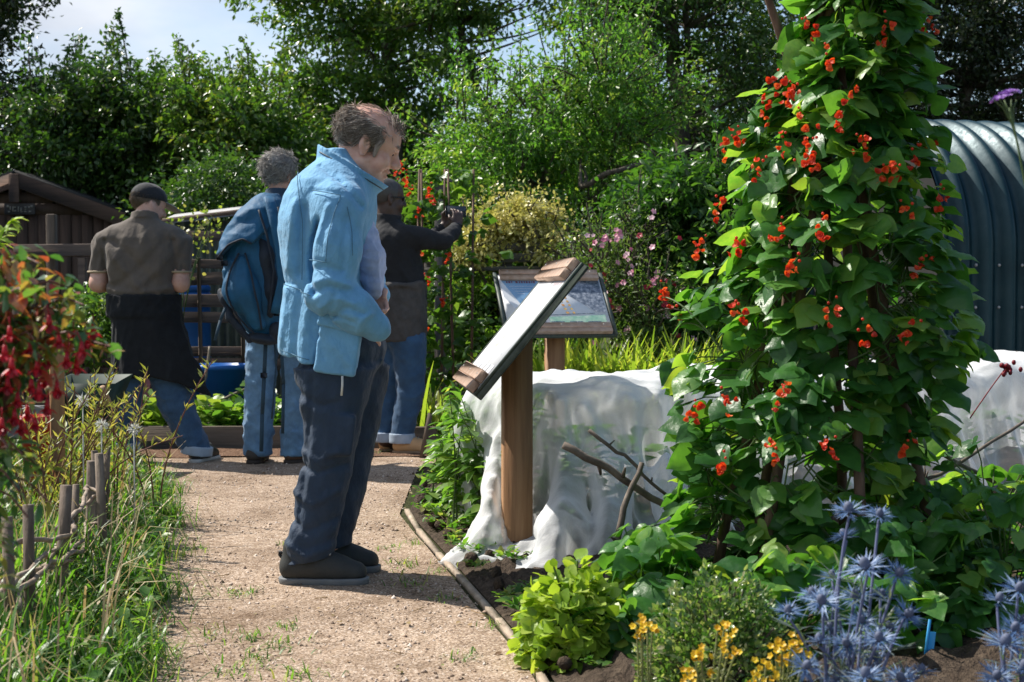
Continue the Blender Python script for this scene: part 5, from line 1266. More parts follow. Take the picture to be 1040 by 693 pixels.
# ---------------------------------------------------------------- fuchsia on the left, near and out of focus
L_FUC = leafmat('leaf_fuchsia', [(.03, .09, .03), (.06, .14, .04), (.1, .17, .05), (.22, .19, .06), (.3, .1, .06), (.3, .04, .04)], trans=.4, rough=.3, spec=.6); FRED = leafmat('fuchsia_red', [(.3, .01, .03), (.5, .015, .03), (.62, .03, .05)], trans=.35, tcol=(1.3, .9, .9)); FSTEM = flat('fuchsia_stem', (.14, .05, .035), .6)
YF = 2.6; b = np.array([x_(-70, YF), YF, 0]); t = thing('fuchsia', b, 'fuchsia bush with hanging red flowers blurred at the left edge', 'shrub'); st = M(); lf = M()
tips = [(40, 268), (70, 292), (85, 310), (95, 330), (112, 352), (60, 330), (30, 300), (20, 335), (75, 345), (45, 365), (10, 290), (90, 345), (20, 390), (55, 385), (5, 420), (35, 345), (-10, 320), (-5, 370), (62, 318), (25, 272), (-20, 290)]
for (px, py) in tips:
    tip = P(px, py, YF+rng.normal(0, .1)); a0 = b+[rng.normal(0, .03), rng.normal(0, .05), .1]; pts = bez(a0, np.array([a0[0]+.05, a0[1], tip[2]+.12]), tip, 12); st.tube(pts, np.linspace(.006, .002, 12), 5, cap=False)
    k = 64; tt = .4+.6*rng.random(k); pp = np.stack([np.interp(tt*11, np.arange(12), pts[:, i]) for i in range(3)], 1)+rng.normal(0, .012, (k, 3))
    leaves(lf, pp, unit(rdir(k)+[.2, 0, -.35]), rdir(k)*.5+[0, 0, 1], .024+.02*rng.random(k), LANCE if px % 2 else OVAL)
for (px, py) in [(8, 455), (30, 470), (20, 500), (45, 480), (0, 540), (15, 570), (50, 510), (5, 600), (-15, 480), (28, 525)]:
    tip = P(px, py, YF-.15); a0 = b+[0, 0, .1]; pts = bez(a0, a0+[.03, 0, (tip[2])*1.0+.1], tip, 10); st.tube(pts, np.linspace(.005, .002, 10), 5, cap=False)
    k = 22; tt = .5+.5*rng.random(k); pp = np.stack([np.interp(tt*9, np.arange(10), pts[:, i]) for i in range(3)], 1)+rng.normal(0, .012, (k, 3))
    leaves(lf, pp, unit(rdir(k)+[.3, 0, -.5]), rdir(k)*.5+[0, 0, 1], .028+.022*rng.random(k), LANCE, rng.random(k)*.6)
st.build('stem', FSTEM, t, smooth=True); lf.build('foliage', L_FUC, t)
FP = [(83, 362), (75, 350), (32, 398), (40, 405), (18, 412), (28, 425), (12, 380), (8, 398), (48, 420), (60, 352), (50, 335), (25, 375), (38, 380), (15, 430), (5, 365), (45, 392), (88, 352), (58, 402), (30, 360), (10, 345), (68, 372), (22, 440), (36, 436), (95, 342), (78, 378), (2, 440), (48, 372)]
for (px, py) in FP:
    c = P(px, py, YF-.05+rng.normal(0, .09)); m = M(); s = .023+.008*rng.random(); m.tube([c+[rng.normal(0, .005), 0, s*1.5], c+[0, 0, s*.9]], .0013, 4, tint=.2)
    m.tube([c+[0, 0, s*.9], c+[0, 0, s*.55], c+[0, 0, s*.3]], [.003, .0045, .006], 6, tint=.5); a = np.arange(4)*pi/2+rng.random()
    leaves(m, np.repeat([c+[0, 0, s*.35]], 4, 0), np.stack([np.cos(a), np.sin(a), -.55+0*a], 1), np.stack([np.cos(a), np.sin(a), 1+0*a], 1), s*.85, _leaf4(.34, .05, -.1), .5+.4*rng.random(4))
    leaves(m, np.repeat([c+[0, 0, s*.35]], 4, 0), np.stack([np.cos(a+.7)*.3, np.sin(a+.7)*.3, -1+0*a], 1), np.stack([np.cos(a+.7), np.sin(a+.7), .3+0*a], 1), s*.6, ROUND, .1)
    m.build('fuchsia_flower', FRED, t)
# a bright spray poking in at the left edge
m = M(); b2 = P(-30, 265, 3.2)*[1, 1, 0]; pts = bez(b2, P(-40, 250, 3.2), P(14, 222, 3.2), 10); m.tube(pts, .003, 5); k = 22; tt = .8+.2*rng.random(k); pp = np.stack([np.interp(tt*9, np.arange(10), pts[:, i]) for i in range(3)], 1)
leaves(m, pp, unit(rng.normal(0, .5, (k, 3))+[.7, 0, .1]), rdir(k)*.4+[0, -.3, 1], .035, LANCE); m.build('willow_spray', L_LIME, None, loc=b2, label='bright yellow green leafy sprig entering from the left edge in front of the shed', cat='plant')
# willow shoots sprouting from the woven stakes
L_WIL = leafmat('leaf_willow_shoot', [(.14, .19, .04), (.22, .27, .06), (.32, .34, .09), (.42, .38, .12)], trans=.42, tcol=(1.8, 1.6, .8))
for j, (c0, k, lab) in enumerate([(G(78, 560), 15, 'willow shoots with thin yellow green leaves rising behind the near stakes'), (G(112, 530), 15, 'willow shoots arching toward the path in front of the man in the cap'), (G(40, 570), 12, 'willow shoots at the far left around the orange brown post')]):
    t = thing('willow_shoots', c0*[1, 1, 0], lab, 'plant'); st = M(); lf = M()
    for i in range(k):
        a0 = c0*[1, 1, 0]+[rng.normal(0, .08), rng.normal(0, .12), 0]; tip = a0+np.array([rng.normal(.06, .16), rng.normal(0, .1), .42+.34*rng.random()]); pts = bez(a0, a0+[0, 0, .35], tip, 9); st.tube(pts, np.linspace(.005, .002, 9), 5, cap=False)
        q = 34; tt = .3+.7*rng.random(q); pp = np.stack([np.interp(tt*8, np.arange(9), pts[:, i_]) for i_ in range(3)], 1)
        leaves(lf, pp, unit(rdir(q)*[1, 1, .5]+[0, 0, .75]), rdir(q), .03+.03*rng.random(q), _leaf4(.2, .03, -.06))
    st.build('stem', FSTEM, t, smooth=True); lf.build('foliage', L_WIL, t)
# a few dry white flower heads
WHT = leafmat('petal_white', [(.6, .6, .55), (.75, .75, .7)], trans=.3, tcol=(1, 1, 1)); m = None
for (px, py, Y, lab) in [(84, 407, 5.6, 'white shaggy flower head low among the willow shoots, the left one'), (103, 432, 5.5, 'white shaggy flower head just behind the stakes'), (136, 436, 5.7, 'white shaggy flower head nearest to the path')]:
    c = P(px, py, Y); m = M(); m.tube([c*[1, 1, 0], c], .003, 5, tint=0)
    k = 60; d = rdir(k); leaves(m, np.repeat([c], k, 0)+d*.008, d+[0, 0, .2], rdir(k), .016+.014*rng.random(k), NARROW, rng.random(k)); m.build('white_flower', WHT, None, loc=c*[1, 1, 0], label=lab, cat='flower')
# vegetables in the raised bed and greenery around the fences
L_LET = leafmat('leaf_lettuce', [(.1, .2, .03), (.17, .28, .045), (.26, .36, .07)], trans=.42, rough=.4, tcol=(1.9, 1.8, .8))
vg = [(150, 9.75, .2, .28, L_LET, 'pale frilly lettuce clump between the legs of the man in the cap'), (125, 9.9, .2, .3, L_LET, 'pale lettuce clump left of the man in the cap'), (215, 9.8, .16, .26, L_LET, 'lettuce clump in front of the blue tub'), (238, 9.75, .15, .24, L_WEED, 'leafy radish clump right of the blue tub'),
      (278, 9.8, .16, .25, L_WEED, 'leafy clump seen between the legs of the man with the rucksack'), (258, 10.2, .15, .34, L_WEED, 'taller leafy clump beside the left jeans leg of the rucksack man'), (340, 9.9, .2, .3, L_WEED, 'clump hidden behind the navy trousers'), (400, 9.9, .14, .3, L_WEED, 'clump seen between the legs of the man taking a picture')]
for (px, Y, r, h, mt, lab) in vg:
    c = P(px, 440, Y)*[1, 1, 0]+[0, 0, .1]; m = M(); n = 130; a = rng.random(n)*6.28; q = rng.random(n)**.6
    pos = c+np.stack([r*q*np.cos(a), r*q*np.sin(a), h*rng.random(n)*(1-.5*q)], 1); leaves(m, pos, unit(np.stack([np.cos(a), np.sin(a), .5+0*a], 1)+rng.normal(0, .3, (n, 3))), np.array([0, 0, 1.])+.5*rdir(n), .06+.05*rng.random(n), ROUND); m.tube([c, c+[0, 0, h*.5]], .01, 5)
    m.build('vegetable_clump', mt, None, loc=c, label=lab, cat='vegetable')
shrub('currant_bush', 'green currant bush behind the left arm of the man in the cap', 'shrub', [W(100, 320, 10.4, 26, .2, 34), W(80, 350, 10.3, 26, .2, 30), W(118, 345, 10.3, 20, .2, 30)], L_MID, 40, 70, .1, .045, OVAL)
m = M(); st = M(); pc = P(180, 260, 10.9); t = thing('pale_climber', pc*[1, 1, 0], 'pale yellowish climber topping the slatted fence right of the man in the cap', 'plant')
for (px, py) in [(173, 222), (183, 240), (176, 252), (215, 222), (212, 240), (190, 262), (178, 280), (200, 228)]:
    tip = P(px, py, 10.9); pts = bez(pc*[1, 1, .2], pc*[1, 1, .8], tip, 10); st.tube(pts, .005, 5, cap=False); k = 26; pp = tip+rng.normal(0, 1, (k, 3))*[.05, .04, .08]; leaves(m, pp, unit(rdir(k)), rdir(k)+[0, 0, .5], .034, ROUND)
m.build('foliage', leafmat('leaf_pale_climber', [(.14, .2, .04), (.25, .28, .08), (.36, .3, .14)], trans=.4), t); st.build('stem', STEM, t)
# ---------------------------------------------------------------- people
def fabric(nm, c, var=.2, rough=.85, scale=14, weave=400, bstr=.25, sheen=.15):
    a = [x*(1-var) for x in c]; b = [x*(1+var) for x in c]
    m, nt, out = _nt(nm); p = nt.nodes.new('ShaderNodeBsdfPrincipled'); p.inputs['Roughness'].default_value = rough; p.inputs['Specular IOR Level'].default_value = .3; p.inputs['Sheen Weight'].default_value = sheen
    n = noise(nt, scale, 6, .65); r = ramp(nt, [(.3, a), (.5, c), (.7, b)]); nt.links.new(n.outputs[0], r.inputs[0]); nt.links.new(r.outputs[0], p.inputs['Base Color'])
    n1 = noise(nt, 30, 4, .55, (1, 1, .6)); b1 = bump(nt, n1.outputs[0], bstr, .02)
    n2 = noise(nt, weave, 2, .5); b2 = bump(nt, n2.outputs[0], .15, .001); nt.links.new(b1.outputs[0], b2.inputs['Normal']); nt.links.new(b2.outputs[0], p.inputs['Normal'])
    nt.links.new(p.outputs[0], out.inputs[0]); return m
def skin(nm, c, d):
    m, nt, out = _nt(nm); p = nt.nodes.new('ShaderNodeBsdfPrincipled'); p.inputs['Roughness'].default_value = .5
    p.inputs['Subsurface Weight'].default_value = .12; p.inputs['Subsurface Radius'].default_value = (.012, .005, .003); p.inputs['Subsurface Scale'].default_value = .5
    n = noise(nt, 28, 5, .6); r = ramp(nt, [(.3, d), (.6, c)]); nt.links.new(n.outputs[0], r.inputs[0]); nt.links.new(r.outputs[0], p.inputs['Base Color'])
    n2 = noise(nt, 140, 3, .5); b = bump(nt, n2.outputs[0], .2, .002); nt.links.new(b.outputs[0], p.inputs['Normal']); nt.links.new(p.outputs[0], out.inputs[0]); return m
SK1 = skin('skin_ruddy', (.66, .4, .31), (.56, .28, .2)); SK2 = skin('skin_fair', (.58, .35, .27), (.5, .26, .19)); SK3 = skin('skin_dark', (.075, .042, .03), (.045, .025, .018))
def head(v, H, Rm, s=1.0, smile=True, k=.012):
    H = np.asarray(H, float)
    def p(x, y, z): return H+Rm@(np.array([x, y, z])*s)
    def E(c, r, k_=k, mode='u', rot=None): v.ell(p(*c), np.array(r)*s, Rm if rot is None else Rm@rot, k_*s, mode)
    E((-.014, 0, .045), (.104, .078, .086)); E((.03, 0, .04), (.066, .066, .07)); E((.03, 0, -.03), (.062, .06, .085))
    v.cone(p(.0, .0, -.06), p(.06, 0, -.098), .046*s, .026*s, .02*s)
    for q in (-1, 1): v.cone(p(.0, .045*q, -.055), p(.058, .016*q, -.1), .024*s, .018*s, .02*s)
    E((.078, 0, .028), (.02, .046, .013)); 
    v.cone(p(.09, 0, .016), p(.112, 0, -.02), .0085*s, .0135*s, .012*s)
    for q in (-1, 1): E((.1, .013*q, -.027), (.012, .008, .009), .008)
    for q in (-1, 1):
        E((.09, .032*q, .01), (.014, .017, .012), .012, 's'); E((.073, .031*q, .009), (.014, .014, .0125), .004)
        E((.083, .031*q, .016), (.0085, .016, .004), .004); E((.06, .042*q, -.03), (.026, .022, .024), .02)
        # ear with a hollow
        er = rotm('z', -.35*q)@rotm('y', -.15)
        E((-.012, .078*q, .0), (.02, .011, .034), .006, rot=er); E((-.006, .088*q, .003), (.009, .008, .017), .006, 's', rot=er); E((-.008, .076*q, -.03), (.01, .008, .01), .006)
    E((.087, 0, -.052), (.014, .026, .0075), .006); E((.084, 0, -.068), (.013, .023, .0085), .006)
    if smile:
        E((.099, 0, -.0605), (.017, .02, .0055), .003, 's')
        for q in (-1, 1): E((.076, .031*q, -.05), (.012, .006, .011), .008, 's'); 
        for q in (-1, 1): E((.06, .047*q, -.042), (.02, .014, .018), .012)
    else: E((.1, 0, -.06), (.014, .02, .0022), .003, 's')
    E((.074, 0, -.1), (.02, .022, .018), .015)
    return p
def hand(v, wr, fwd, pn_, side, curl=.6, s=1.0, spread=.14):
    """wr = wrist, fwd = towards the fingers, pn_ = palm normal; side = +-1 puts the thumb"""
    f = unit(fwd); n = unit(pn_-f*(np.dot(pn_, f))); t = np.cross(n, f)*side; wr = np.asarray(wr, float)
    Rh = np.stack([f, t, n], 1)
    v.ell(wr+f*.045*s, np.array([.055, .042, .017])*s, Rh, .012)
    for i, (o, ln) in enumerate(((.03, .07), (.01, .08), (-.011, .075), (-.031, .06))):
        b = wr+f*.08*s+t*o*s; d = unit(f+t*spread*o/.03); r = .0088*s; pts = [b-f*.02*s, b]; ang = 0
        for j, fr in enumerate((.45, .32, .23)):
            ang += curl*(.55+.25*j); pts.append(pts[-1]+(d*cos(ang)+n*sin(ang))*ln*fr*s)
        v.chain(pts, [r*1.05, r*1.05, r, r*.93, r*.8], .004)
    b = wr+f*.025*s+t*.03*s; d = unit(f*.7+t*.75+n*.3)
    v.chain([wr+f*.015*s+t*.012*s, b, b+d*.034*s, b+d*.034*s+unit(f+n*.6)*.03*s], [.015*s, .0135*s, .0105*s, .0085*s], .006)
def strands(m, H, Rm, s, n, mask, ln=.03, flow=(-1, 0, -.4), lift=.25, c=(-.014, 0, .045), r=(.107, .081, .089), w=.07, jit=.3):
    d = rdir(n*4); loc = d*np.array(r)+np.array(c); ok = np.array([mask(x, y, z) for x, y, z in loc]); d = d[ok][:n]; loc = loc[ok][:n]
    nr = unit(d/np.array(r)); fl = np.asarray(flow, float)+rng.normal(0, jit, (len(d), 3)); fl = fl-nr*np.sum(fl*nr, 1, keepdims=True); dd = unit(fl)+nr*lift*(.3+rng.random((len(d), 1)))
    pw = np.asarray(H)+(Rm@(loc*s).T).T; leaves(m, pw, (Rm@dd.T).T, (Rm@nr.T).T+rdir(len(d))*.3, ln*s*(.6+.8*rng.random(len(d))), _leaf4(w, .02, -.12))
HAIRM = lambda nm, a, b, c: leafmat(nm, [a, b, c], trans=.25, rough=.45, tcol=(1.2, 1.2, 1.2))
def vring(v, c, ax, u, ru, rv, hh, th, k=.01, flare=0):
    c = np.asarray(c, float); ax = unit(ax); u = unit(np.asarray(u)-ax*np.dot(u, ax)); w = np.cross(ax, u)
    def f(X, Y, Z):
        x, y, z = X-c[0], Y-c[1], Z-c[2]; a = x*u[0]+y*u[1]+z*u[2]; b = x*w[0]+y*w[1]+z*w[2]; h = x*ax[0]+y*ax[1]+z*ax[2]
        fl = 1+flare*h/hh
        g = (np.sqrt((a/(ru*fl))**2+(b/(rv*fl))**2)-1)*min(ru, rv)
        q0 = np.abs(g)-th; q1 = np.abs(h)-hh
        return np.maximum(q0, q1)
    e = max(ru, rv)+hh+th; return v.op(f, c-e, c+e, k)
LACE = flat('lace_grey', (.3, .3, .29), .8)
def shoe(parent, heel, dirv, ln, upper, sole, s=1.0, ankle=True):
    heel = np.asarray(heel, float); d = unit(np.array([dirv[0], dirv[1], 0.])); y = np.array([-d[1], d[0], 0.]); k = ln/.3
    def p(a, b, c): return heel+d*a*k+y*b*k+np.array([0, 0, c])*k
    lo = np.minimum(p(-.03, -.08, 0), p(.34, .08, 0))-.09; hi = np.maximum(p(-.03, -.08, .18), p(.34, .08, .18))+.09; lo[2] = heel[2]-.01
    v = Vol(lo, hi, .006)
    v.chain([p(.045, 0, .058), p(.13, 0, .06), p(.2, .004, .05), p(.255, .004, .04)], [.048*k, .05*k, .047*k, .04*k], .02)
    if ankle: v.cone(p(.048, 0, .06), p(.055, 0, .125), .044*k, .046*k, .02); v.cone(p(.07, 0, .1), p(.17, 0, .078), .036*k, .034*k, .02)
    v.clip(p(0, 0, .0265), (0, 0, -1)); up_ = vbuild(v, 'shoe_upper', upper, parent)
    m = M(); V_ = world_verts(up_)
    for a in (.115, .135, .155, .175):
        row = []
        for b in np.linspace(-.034, .034, 7):
            q_ = p(a, b, 0); dd = np.hypot(V_[:, 0]-q_[0], V_[:, 1]-q_[1]); row.append([q_[0], q_[1], V_[dd < .014][:, 2].max()+.001 if (dd < .014).any() else heel[2]+.09])
        m.tube(row, .0028, 5)
    m.build('shoe_laces', LACE, up_, smooth=True)
    v = Vol(lo, hi, .006)
    v.chain([p(.04, 0, .018), p(.12, 0, .018), p(.2, .004, .018), p(.257, .004, .02)], [.047*k, .045*k, .05*k, .046*k], .02)
    v.clip(p(0, 0, .027), (0, 0, 1)); v.clip(p(0, 0, .001), (0, 0, -1)); vbuild(v, 'shoe_sole', sole, parent, smooth_it=0)
def plain_body(v, J, r=1.0):
    """slim continuous body under the clothes; J holds the joints"""
    v.chain([J['pelvis'], J['waist'], J['chest'], J['neck']], [.085*r, .075*r, .075*r, .05], .03, (1, 1.1, 1))
    v.cone(J['neck'], J['skull'], .058, .056, .02)
    for q in ('l', 'r'):
        J['toe'+q] = np.array([*J['toe'+q][:2], .042]); J['an'+q] = np.array([*J['an'+q][:2], max(.07, J['an'+q][2])])
        v.chain([J['chest'], J['sh'+q], J['el'+q], J['wr'+q]], [.05, .036*r, .034*r, .024], .02)
        v.chain([J['pelvis'], J['hip'+q], J['kn'+q], J['an'+q]], [.07, .058*r, .045*r, .036], .02)
        v.cone(J['an'+q], J['toe'+q], .038, .03, .03)

# ===== man in the light blue jacket
D1 = 5.2
def q1(px, py, dy=0.): return P(px, py, D1)+np.array([0, dy, 0])
o1 = np.array([q1(325, 589)[0], D1, 0.])
p1 = thing('person', o1, 'stooping man in a light blue jacket and navy trousers reading the near board', 'person')
Rh = rotm('z', R(6))@rotm('y', R(22)); H1 = q1(374, 150)
v = Vol(q1(280, 600, -.36), q1(415, 95, .36), .0038)
J = dict(pelvis=q1(343, 360), waist=q1(335, 300), chest=q1(335, 220), neck=q1(349, 190), skull=q1(366, 158), shl=q1(345, 208, .17), shr=q1(350, 208, -.17), ell=q1(362, 285, .23), elr=q1(344, 300, -.25), wrl=q1(378, 294, .11), wrr=q1(376, 331, -.13),
         hipl=q1(350, 372, .09), hipr=q1(344, 372, -.09), knl=q1(350, 465, .09), knr=q1(338, 465, -.09), anl=q1(332, 562, .1), anr=q1(316, 568, -.1), toel=np.array([q1(352, 0)[0], D1+.11, .045]), toer=np.array([q1(350, 0)[0], D1-.11, .045]))
plain_body(v, J); hp = head(v, H1, Rh, 1.09)
v.cone(q1(352, 185), q1(362, 150), .062, .06, .03)
hand(v, q1(376, 292, .1), (.35, -.3, -.8), (-.6, -.6, .2), 1, .7); hand(v, q1(374, 334, -.11), (-.15, .1, -1), (-.2, .9, .1), -1, .4)
FC = lambda L, w, a: v.crease([q1(*t) for t in L], w/278, a, D=D1-.02)
FC([(397, 163), (394, 168), (391, 175)], 1.1, -.0035); FC([(393, 156), (388, 154)], .9, -.0022); FC([(393, 157), (388, 159)], .9, -.0022); FC([(392, 159), (388, 164)], .9, -.0018); FC([(395, 170), (389, 179), (384, 183)], 1.3, .0025); FC([(402, 138), (395, 139), (388, 141)], .9, -.0015); FC([(403, 143), (396, 144), (390, 147)], .9, -.0015); FC([(357, 165), (364, 172), (372, 177)], 1.2, -.003); FC([(352, 170), (360, 178), (369, 183)], 1.2, -.003); FC([(376, 168), (381, 178), (386, 184)], 1.6, -.002)
vbuild(v, 'body', SK1, p1)
v = Vol(q1(265, 410, -.42), q1(412, 135, .42), .0065)
yy_ = [395, 358, 330, 300, 287, 260, 235, 215, 200, 186, 174, 162, 152]; Lx = [283, 284, 286, 289, 290, 286, 283, 285, 289, 297, 309, 324, 334]; Rx = [370, 372, 372, 369, 367, 372, 378, 382, 383, 380, 372, 364, 356]
ryv = [.2, .2, .195, .188, .182, .2, .215, .225, .225, .21, .16, .1, .08]
zz = np.array([q1(300, y)[2] for y in yy_]); a_ = np.array([q1(x, 300)[0] for x in Lx]); b_ = np.array([q1(x, 300)[0] for x in Rx])
v.loft(zz, (a_+b_)/2, D1, (b_-a_)/2, ryv, e=2.25)
# shoulders and sleeves
v.chain([q1(345, 205, -.12), q1(351, 214, -.2), q1(349, 255, -.245), q1(344, 298, -.26)], [.085, .088, .084, .08], .035); v.chain([q1(344, 298, -.26), q1(366, 314, -.24), q1(387, 331, -.205)], [.08, .07, .056], .03)
v.chain([q1(345, 205, .12), q1(351, 214, .2), q1(356, 255, .235), q1(362, 285, .24)], [.085, .085, .08, .075], .035); v.chain([q1(362, 285, .24), q1(380, 300, .13)], [.07, .05], .03)
# bellows pocket with flap
rp_ = rotm('y', R(-6)); 
X, Y, Z = v._xyz((slice(None),)*3)
zw = q1(300, 287)[2]-(X-q1(290, 300)[0])*.18
v.d = v.d+.006*np.exp(-((Z-zw)/.006)**2)*np.clip((.17+.0*X-np.abs(Y-D1))/.02, 0, 1)
v.rough(.0085, 15, 21, (1, 1, .35), zlo=None, zhi=q1(300, 165)[2]); v.rough(.004, 42, 22, (1, 1, .8), zhi=q1(300, 165)[2])
# hem falls from back to front
n_ = np.array([.24, 0, -.97]); v.clip(q1(284, 358), n_*np.array([-1, 0, 1]))
# collar
CR = lambda L, w, a: v.crease([q1(*t) for t in L], w/278, a, D=D1+.02)
CR([(333, 228), (328, 245), (324, 266), (326, 284), (331, 297)], 3.2, -.022); CR([(352, 300), (345, 312), (340, 322), (334, 345), (329, 366)], 2.6, -.014); CR([(331, 367), (350, 374), (366, 377)], 2.2, -.01)
CR([(307, 212), (303, 240), (299, 272)], 5, .012); CR([(317, 215), (313, 250), (311, 280)], 4, -.012); CR([(296, 295), (292, 325), (288, 352)], 5, .01); CR([(312, 296), (308, 330), (306, 362)], 4, -.01); CR([(322, 300), (318, 330), (316, 365)], 5, .008)
CR([(327, 276), (342, 272), (358, 278)], 3, -.011); CR([(330, 288), (346, 284), (364, 290)], 3, .011); CR([(330, 299), (345, 292), (362, 296)], 2.6, -.012); CR([(338, 312), (352, 302), (370, 308)], 3, .011); CR([(346, 322), (362, 312), (378, 318)], 2.6, -.011); CR([(372, 336), (378, 322), (386, 318)], 2.4, .008)
CR([(352, 222), (346, 245), (343, 268)], 4, .01); CR([(362, 225), (360, 250), (358, 275)], 3.4, -.01); CR([(344, 215), (338, 232), (335, 246)], 3, .01); CR([(327, 266), (336, 267), (344, 269)], 1.6, -.007); CR([(326, 198), (342, 200), (356, 203)], 1.8, -.008); CR([(342, 318), (355, 321), (369, 326)], 1.8, -.009)
CR([(330, 172), (345, 184), (360, 196), (374, 214)], 2.2, -.012)
vring(v, q1(354, 176), (.5, 0, .83), (.85, 0, -.5), .118, .104, .034, .014, .005, flare=.12)
SEAM = flat('jacket_seam', (.07, .18, .28), .8)
JKT = fabric('jacket_cotton', (.15, .36, .57), .13, .8, 10, 500, .55)
jk = vbuild(v, 'jacket', JKT, p1)
SEAMS = [[(294, 289), (304, 292), (316, 296), (328, 300)], [(326, 198), (341, 201), (356, 204)], [(356, 204), (350, 222), (345, 245), (343, 268)], [(326, 266), (335, 267), (344, 269)], [(291, 354), (305, 358), (322, 363)], [(308, 178), (312, 200), (316, 230), (314, 285)], [(362, 215), (367, 240), (368, 262)]]
for L_ in SEAMS:
    m = M(); m.tube(line_on(jk, [q1(*t) for t in L_], 22, .0005, .014), .0016, 5); m.build('seam', SEAM, jk, smooth=True)
v = Vol(q1(315, 395, -.32), q1(385, 305, -.1), .005); rq = rotm('y', R(9))
v.rbox(q1(351, 351, -.205), (.074, .036, .096), .012, rq, .006); v.crease([q1(334, 340), q1(338, 360)], .01, -.006); v.crease([q1(345, 345), q1(362, 366)], .014, .006); v.rough(.005, 30, 24); pk = vbuild(v, 'bellows_pocket', JKT, jk)
v = Vol(q1(315, 360, -.32), q1(385, 300, -.1), .005); v.rbox(q1(354, 326, -.222), (.079, .03, .028), .008, rotm('y', R(14)), .004); v.rough(.004, 30, 25); vbuild(v, 'pocket_flap', JKT, pk)
m = M(); zr = [q1(x, y, -.094) for x, y in ((343, 152), (356, 163), (372, 178), (386, 196), (388, 206))]
PIP = flat('zip_tape', (.03, .05, .07), .6); c_ = q1(354, 176); ax_ = unit([.5, 0, .83]); u_ = unit([.85, 0, -.5]); w_ = np.cross(ax_, u_)
m.tube([c_+ax_*.012+(.139*cos(t)*u_+.125*sin(t)*w_) for t in np.linspace(-2.6, 2.6, 40)], .0028, 5); m.build('collar_zip', PIP, jk, smooth=True)
# seams on the back and sleeve

m = M(); m.tube([q1(356, 378, -.25), q1(356, 387, -.25), q1(355, 397, -.245)], .004, 5); m.build('drawcord', flat('cord_white', (.6, .6, .58), .8), jk)
v = Vol(q1(355, 320, -.16), q1(395, 215, .2), .007)
v.chain([q1(366, 225, .02), q1(374, 262, .03), q1(379, 292, .03)], [.05, .055, .04], .03, (1, 1.9, 1)); v.rough(.016, 40, 5, (.3, .3, 1)); vbuild(v, 'jumper', fabric('lavender_wool', (.34, .4, .6), .15, .9, 30), p1)
NAVY = fabric('navy_trousers', (.022, .04, .072), .25, .75, 8, 450, .45, .05)
v = Vol(q1(275, 585, -.3), q1(410, 325, .32), .007)
yl = [575, 545, 510, 480, 455, 425, 395, 372]; 
def leg(v, ys, L_, R__, cy, ry):
    z = np.array([q1(300, y)[2] for y in ys]); a = np.array([q1(x, 300)[0] for x in L_]); b = np.array([q1(x, 300)[0] for x in R__])
    o = np.argsort(z); v.loft(z[o], ((a+b)/2)[o], np.asarray(cy)[o]+D1, ((b-a)/2)[o], np.asarray(ry)[o], .03, 2.2)
leg(v, yl, [292, 295, 302, 307, 312, 312, 306, 302], [341, 343, 352, 360, 364, 370, 378, 384], np.full(8, -.1), np.array([.085, .085, .088, .09, .095, .105, .115, .12]))
leg(v, [565]+yl[1:], [303, 306, 314, 322, 326, 326, 322, 316], [352, 355, 366, 373, 377, 384, 390, 394], np.full(8, .09), np.array([.085, .085, .088, .09, .095, .105, .115, .12]))
v.ell(q1(347, 352), (.165, .2, .1), None, .06)
v.rough(.008, 24, 31, (.5, .6, 1)); v.rough(.004, 55, 32, (.6, .6, 1))
v.rbox(q1(352, 436, -.19), (.05, .02, .075), .012, rotm('y', .12), .01)
CR([(308, 395), (330, 408), (350, 404)], 4, -.01); CR([(312, 455), (330, 462), (352, 452)], 4, .01); CR([(311, 468), (330, 474), (356, 466)], 3, -.011); CR([(305, 495), (325, 505), (350, 492)], 4, .01); CR([(300, 520), (318, 532), (345, 520)], 3.6, -.011); CR([(297, 545), (318, 556), (342, 548)], 4, .012); CR([(296, 560), (318, 566), (340, 561)], 2.6, -.01); CR([(325, 380), (322, 420), (316, 480), (310, 530)], 3, -.009)
tz = np.array([0, 0, 1]); v.clip(q1(300, 567), (.2, 0, -1)); v.clip(q1(300, 340), (0, 0, 1)); vbuild(v, 'trousers', NAVY, p1)
SHU = flat('shoe_grey', (.028, .031, .031), .7, bscale=90, bstr=.3, bdist=.003); SHS = flat('shoe_sole_grey', (.15, .16, .17), .7)
shoe(p1, (q1(287, 590, 0)[0]+.01, D1-.1, .002), (1, -.06), .318, SHU, SHS); shoe(p1, (q1(298, 590)[0], D1+.1, .002), (1, .06), .31, SHU, SHS)
TOE = flat('toe_cap_black', (.02, .021, .022), .55)
for hx, dy_, an_ in ((287, -.1, -.06), (298, .1, .06)):
    c = np.array([q1(hx, 0)[0]+.012, D1+dy_, .105]); m = M(); m.tube([c+[0, 0, -.02], c+[-.018, 0, .004], c+[-.02, 0, .014], c+[-.002, 0, .006]], .006, 6); m.build('heel_loop', TOE, p1, smooth=True)
HR1 = HAIRM('hair_grey_brown', (.15, .12, .1), (.35, .295, .245), (.68, .62, .56))
v = Vol(H1-.17, H1+.17, .005); cr = H1+Rh@(np.array([-.016, 0, .04])*1.09)
v.ell(cr, np.array([.107, .081, .084])*1.09, Rh, .01); P_ = lambda x, y, z: H1+Rh@(np.array([x, y, z])*1.09)
v.ell(P_(.135, 0, -.01), (.112, .15, .125), Rh, .02, 's'); v.ell(P_(.03, 0, .15), (.14, .1, .08), Rh, .02, 's'); v.clip(P_(.0, 0, .1), Rh@np.array([.25, 0, 1.])); v.clip(P_(-.03, 0, -.045), Rh@np.array([.42, 0, -.9]))
v.rough(.006, 60, 3, (.4, .4, 1))
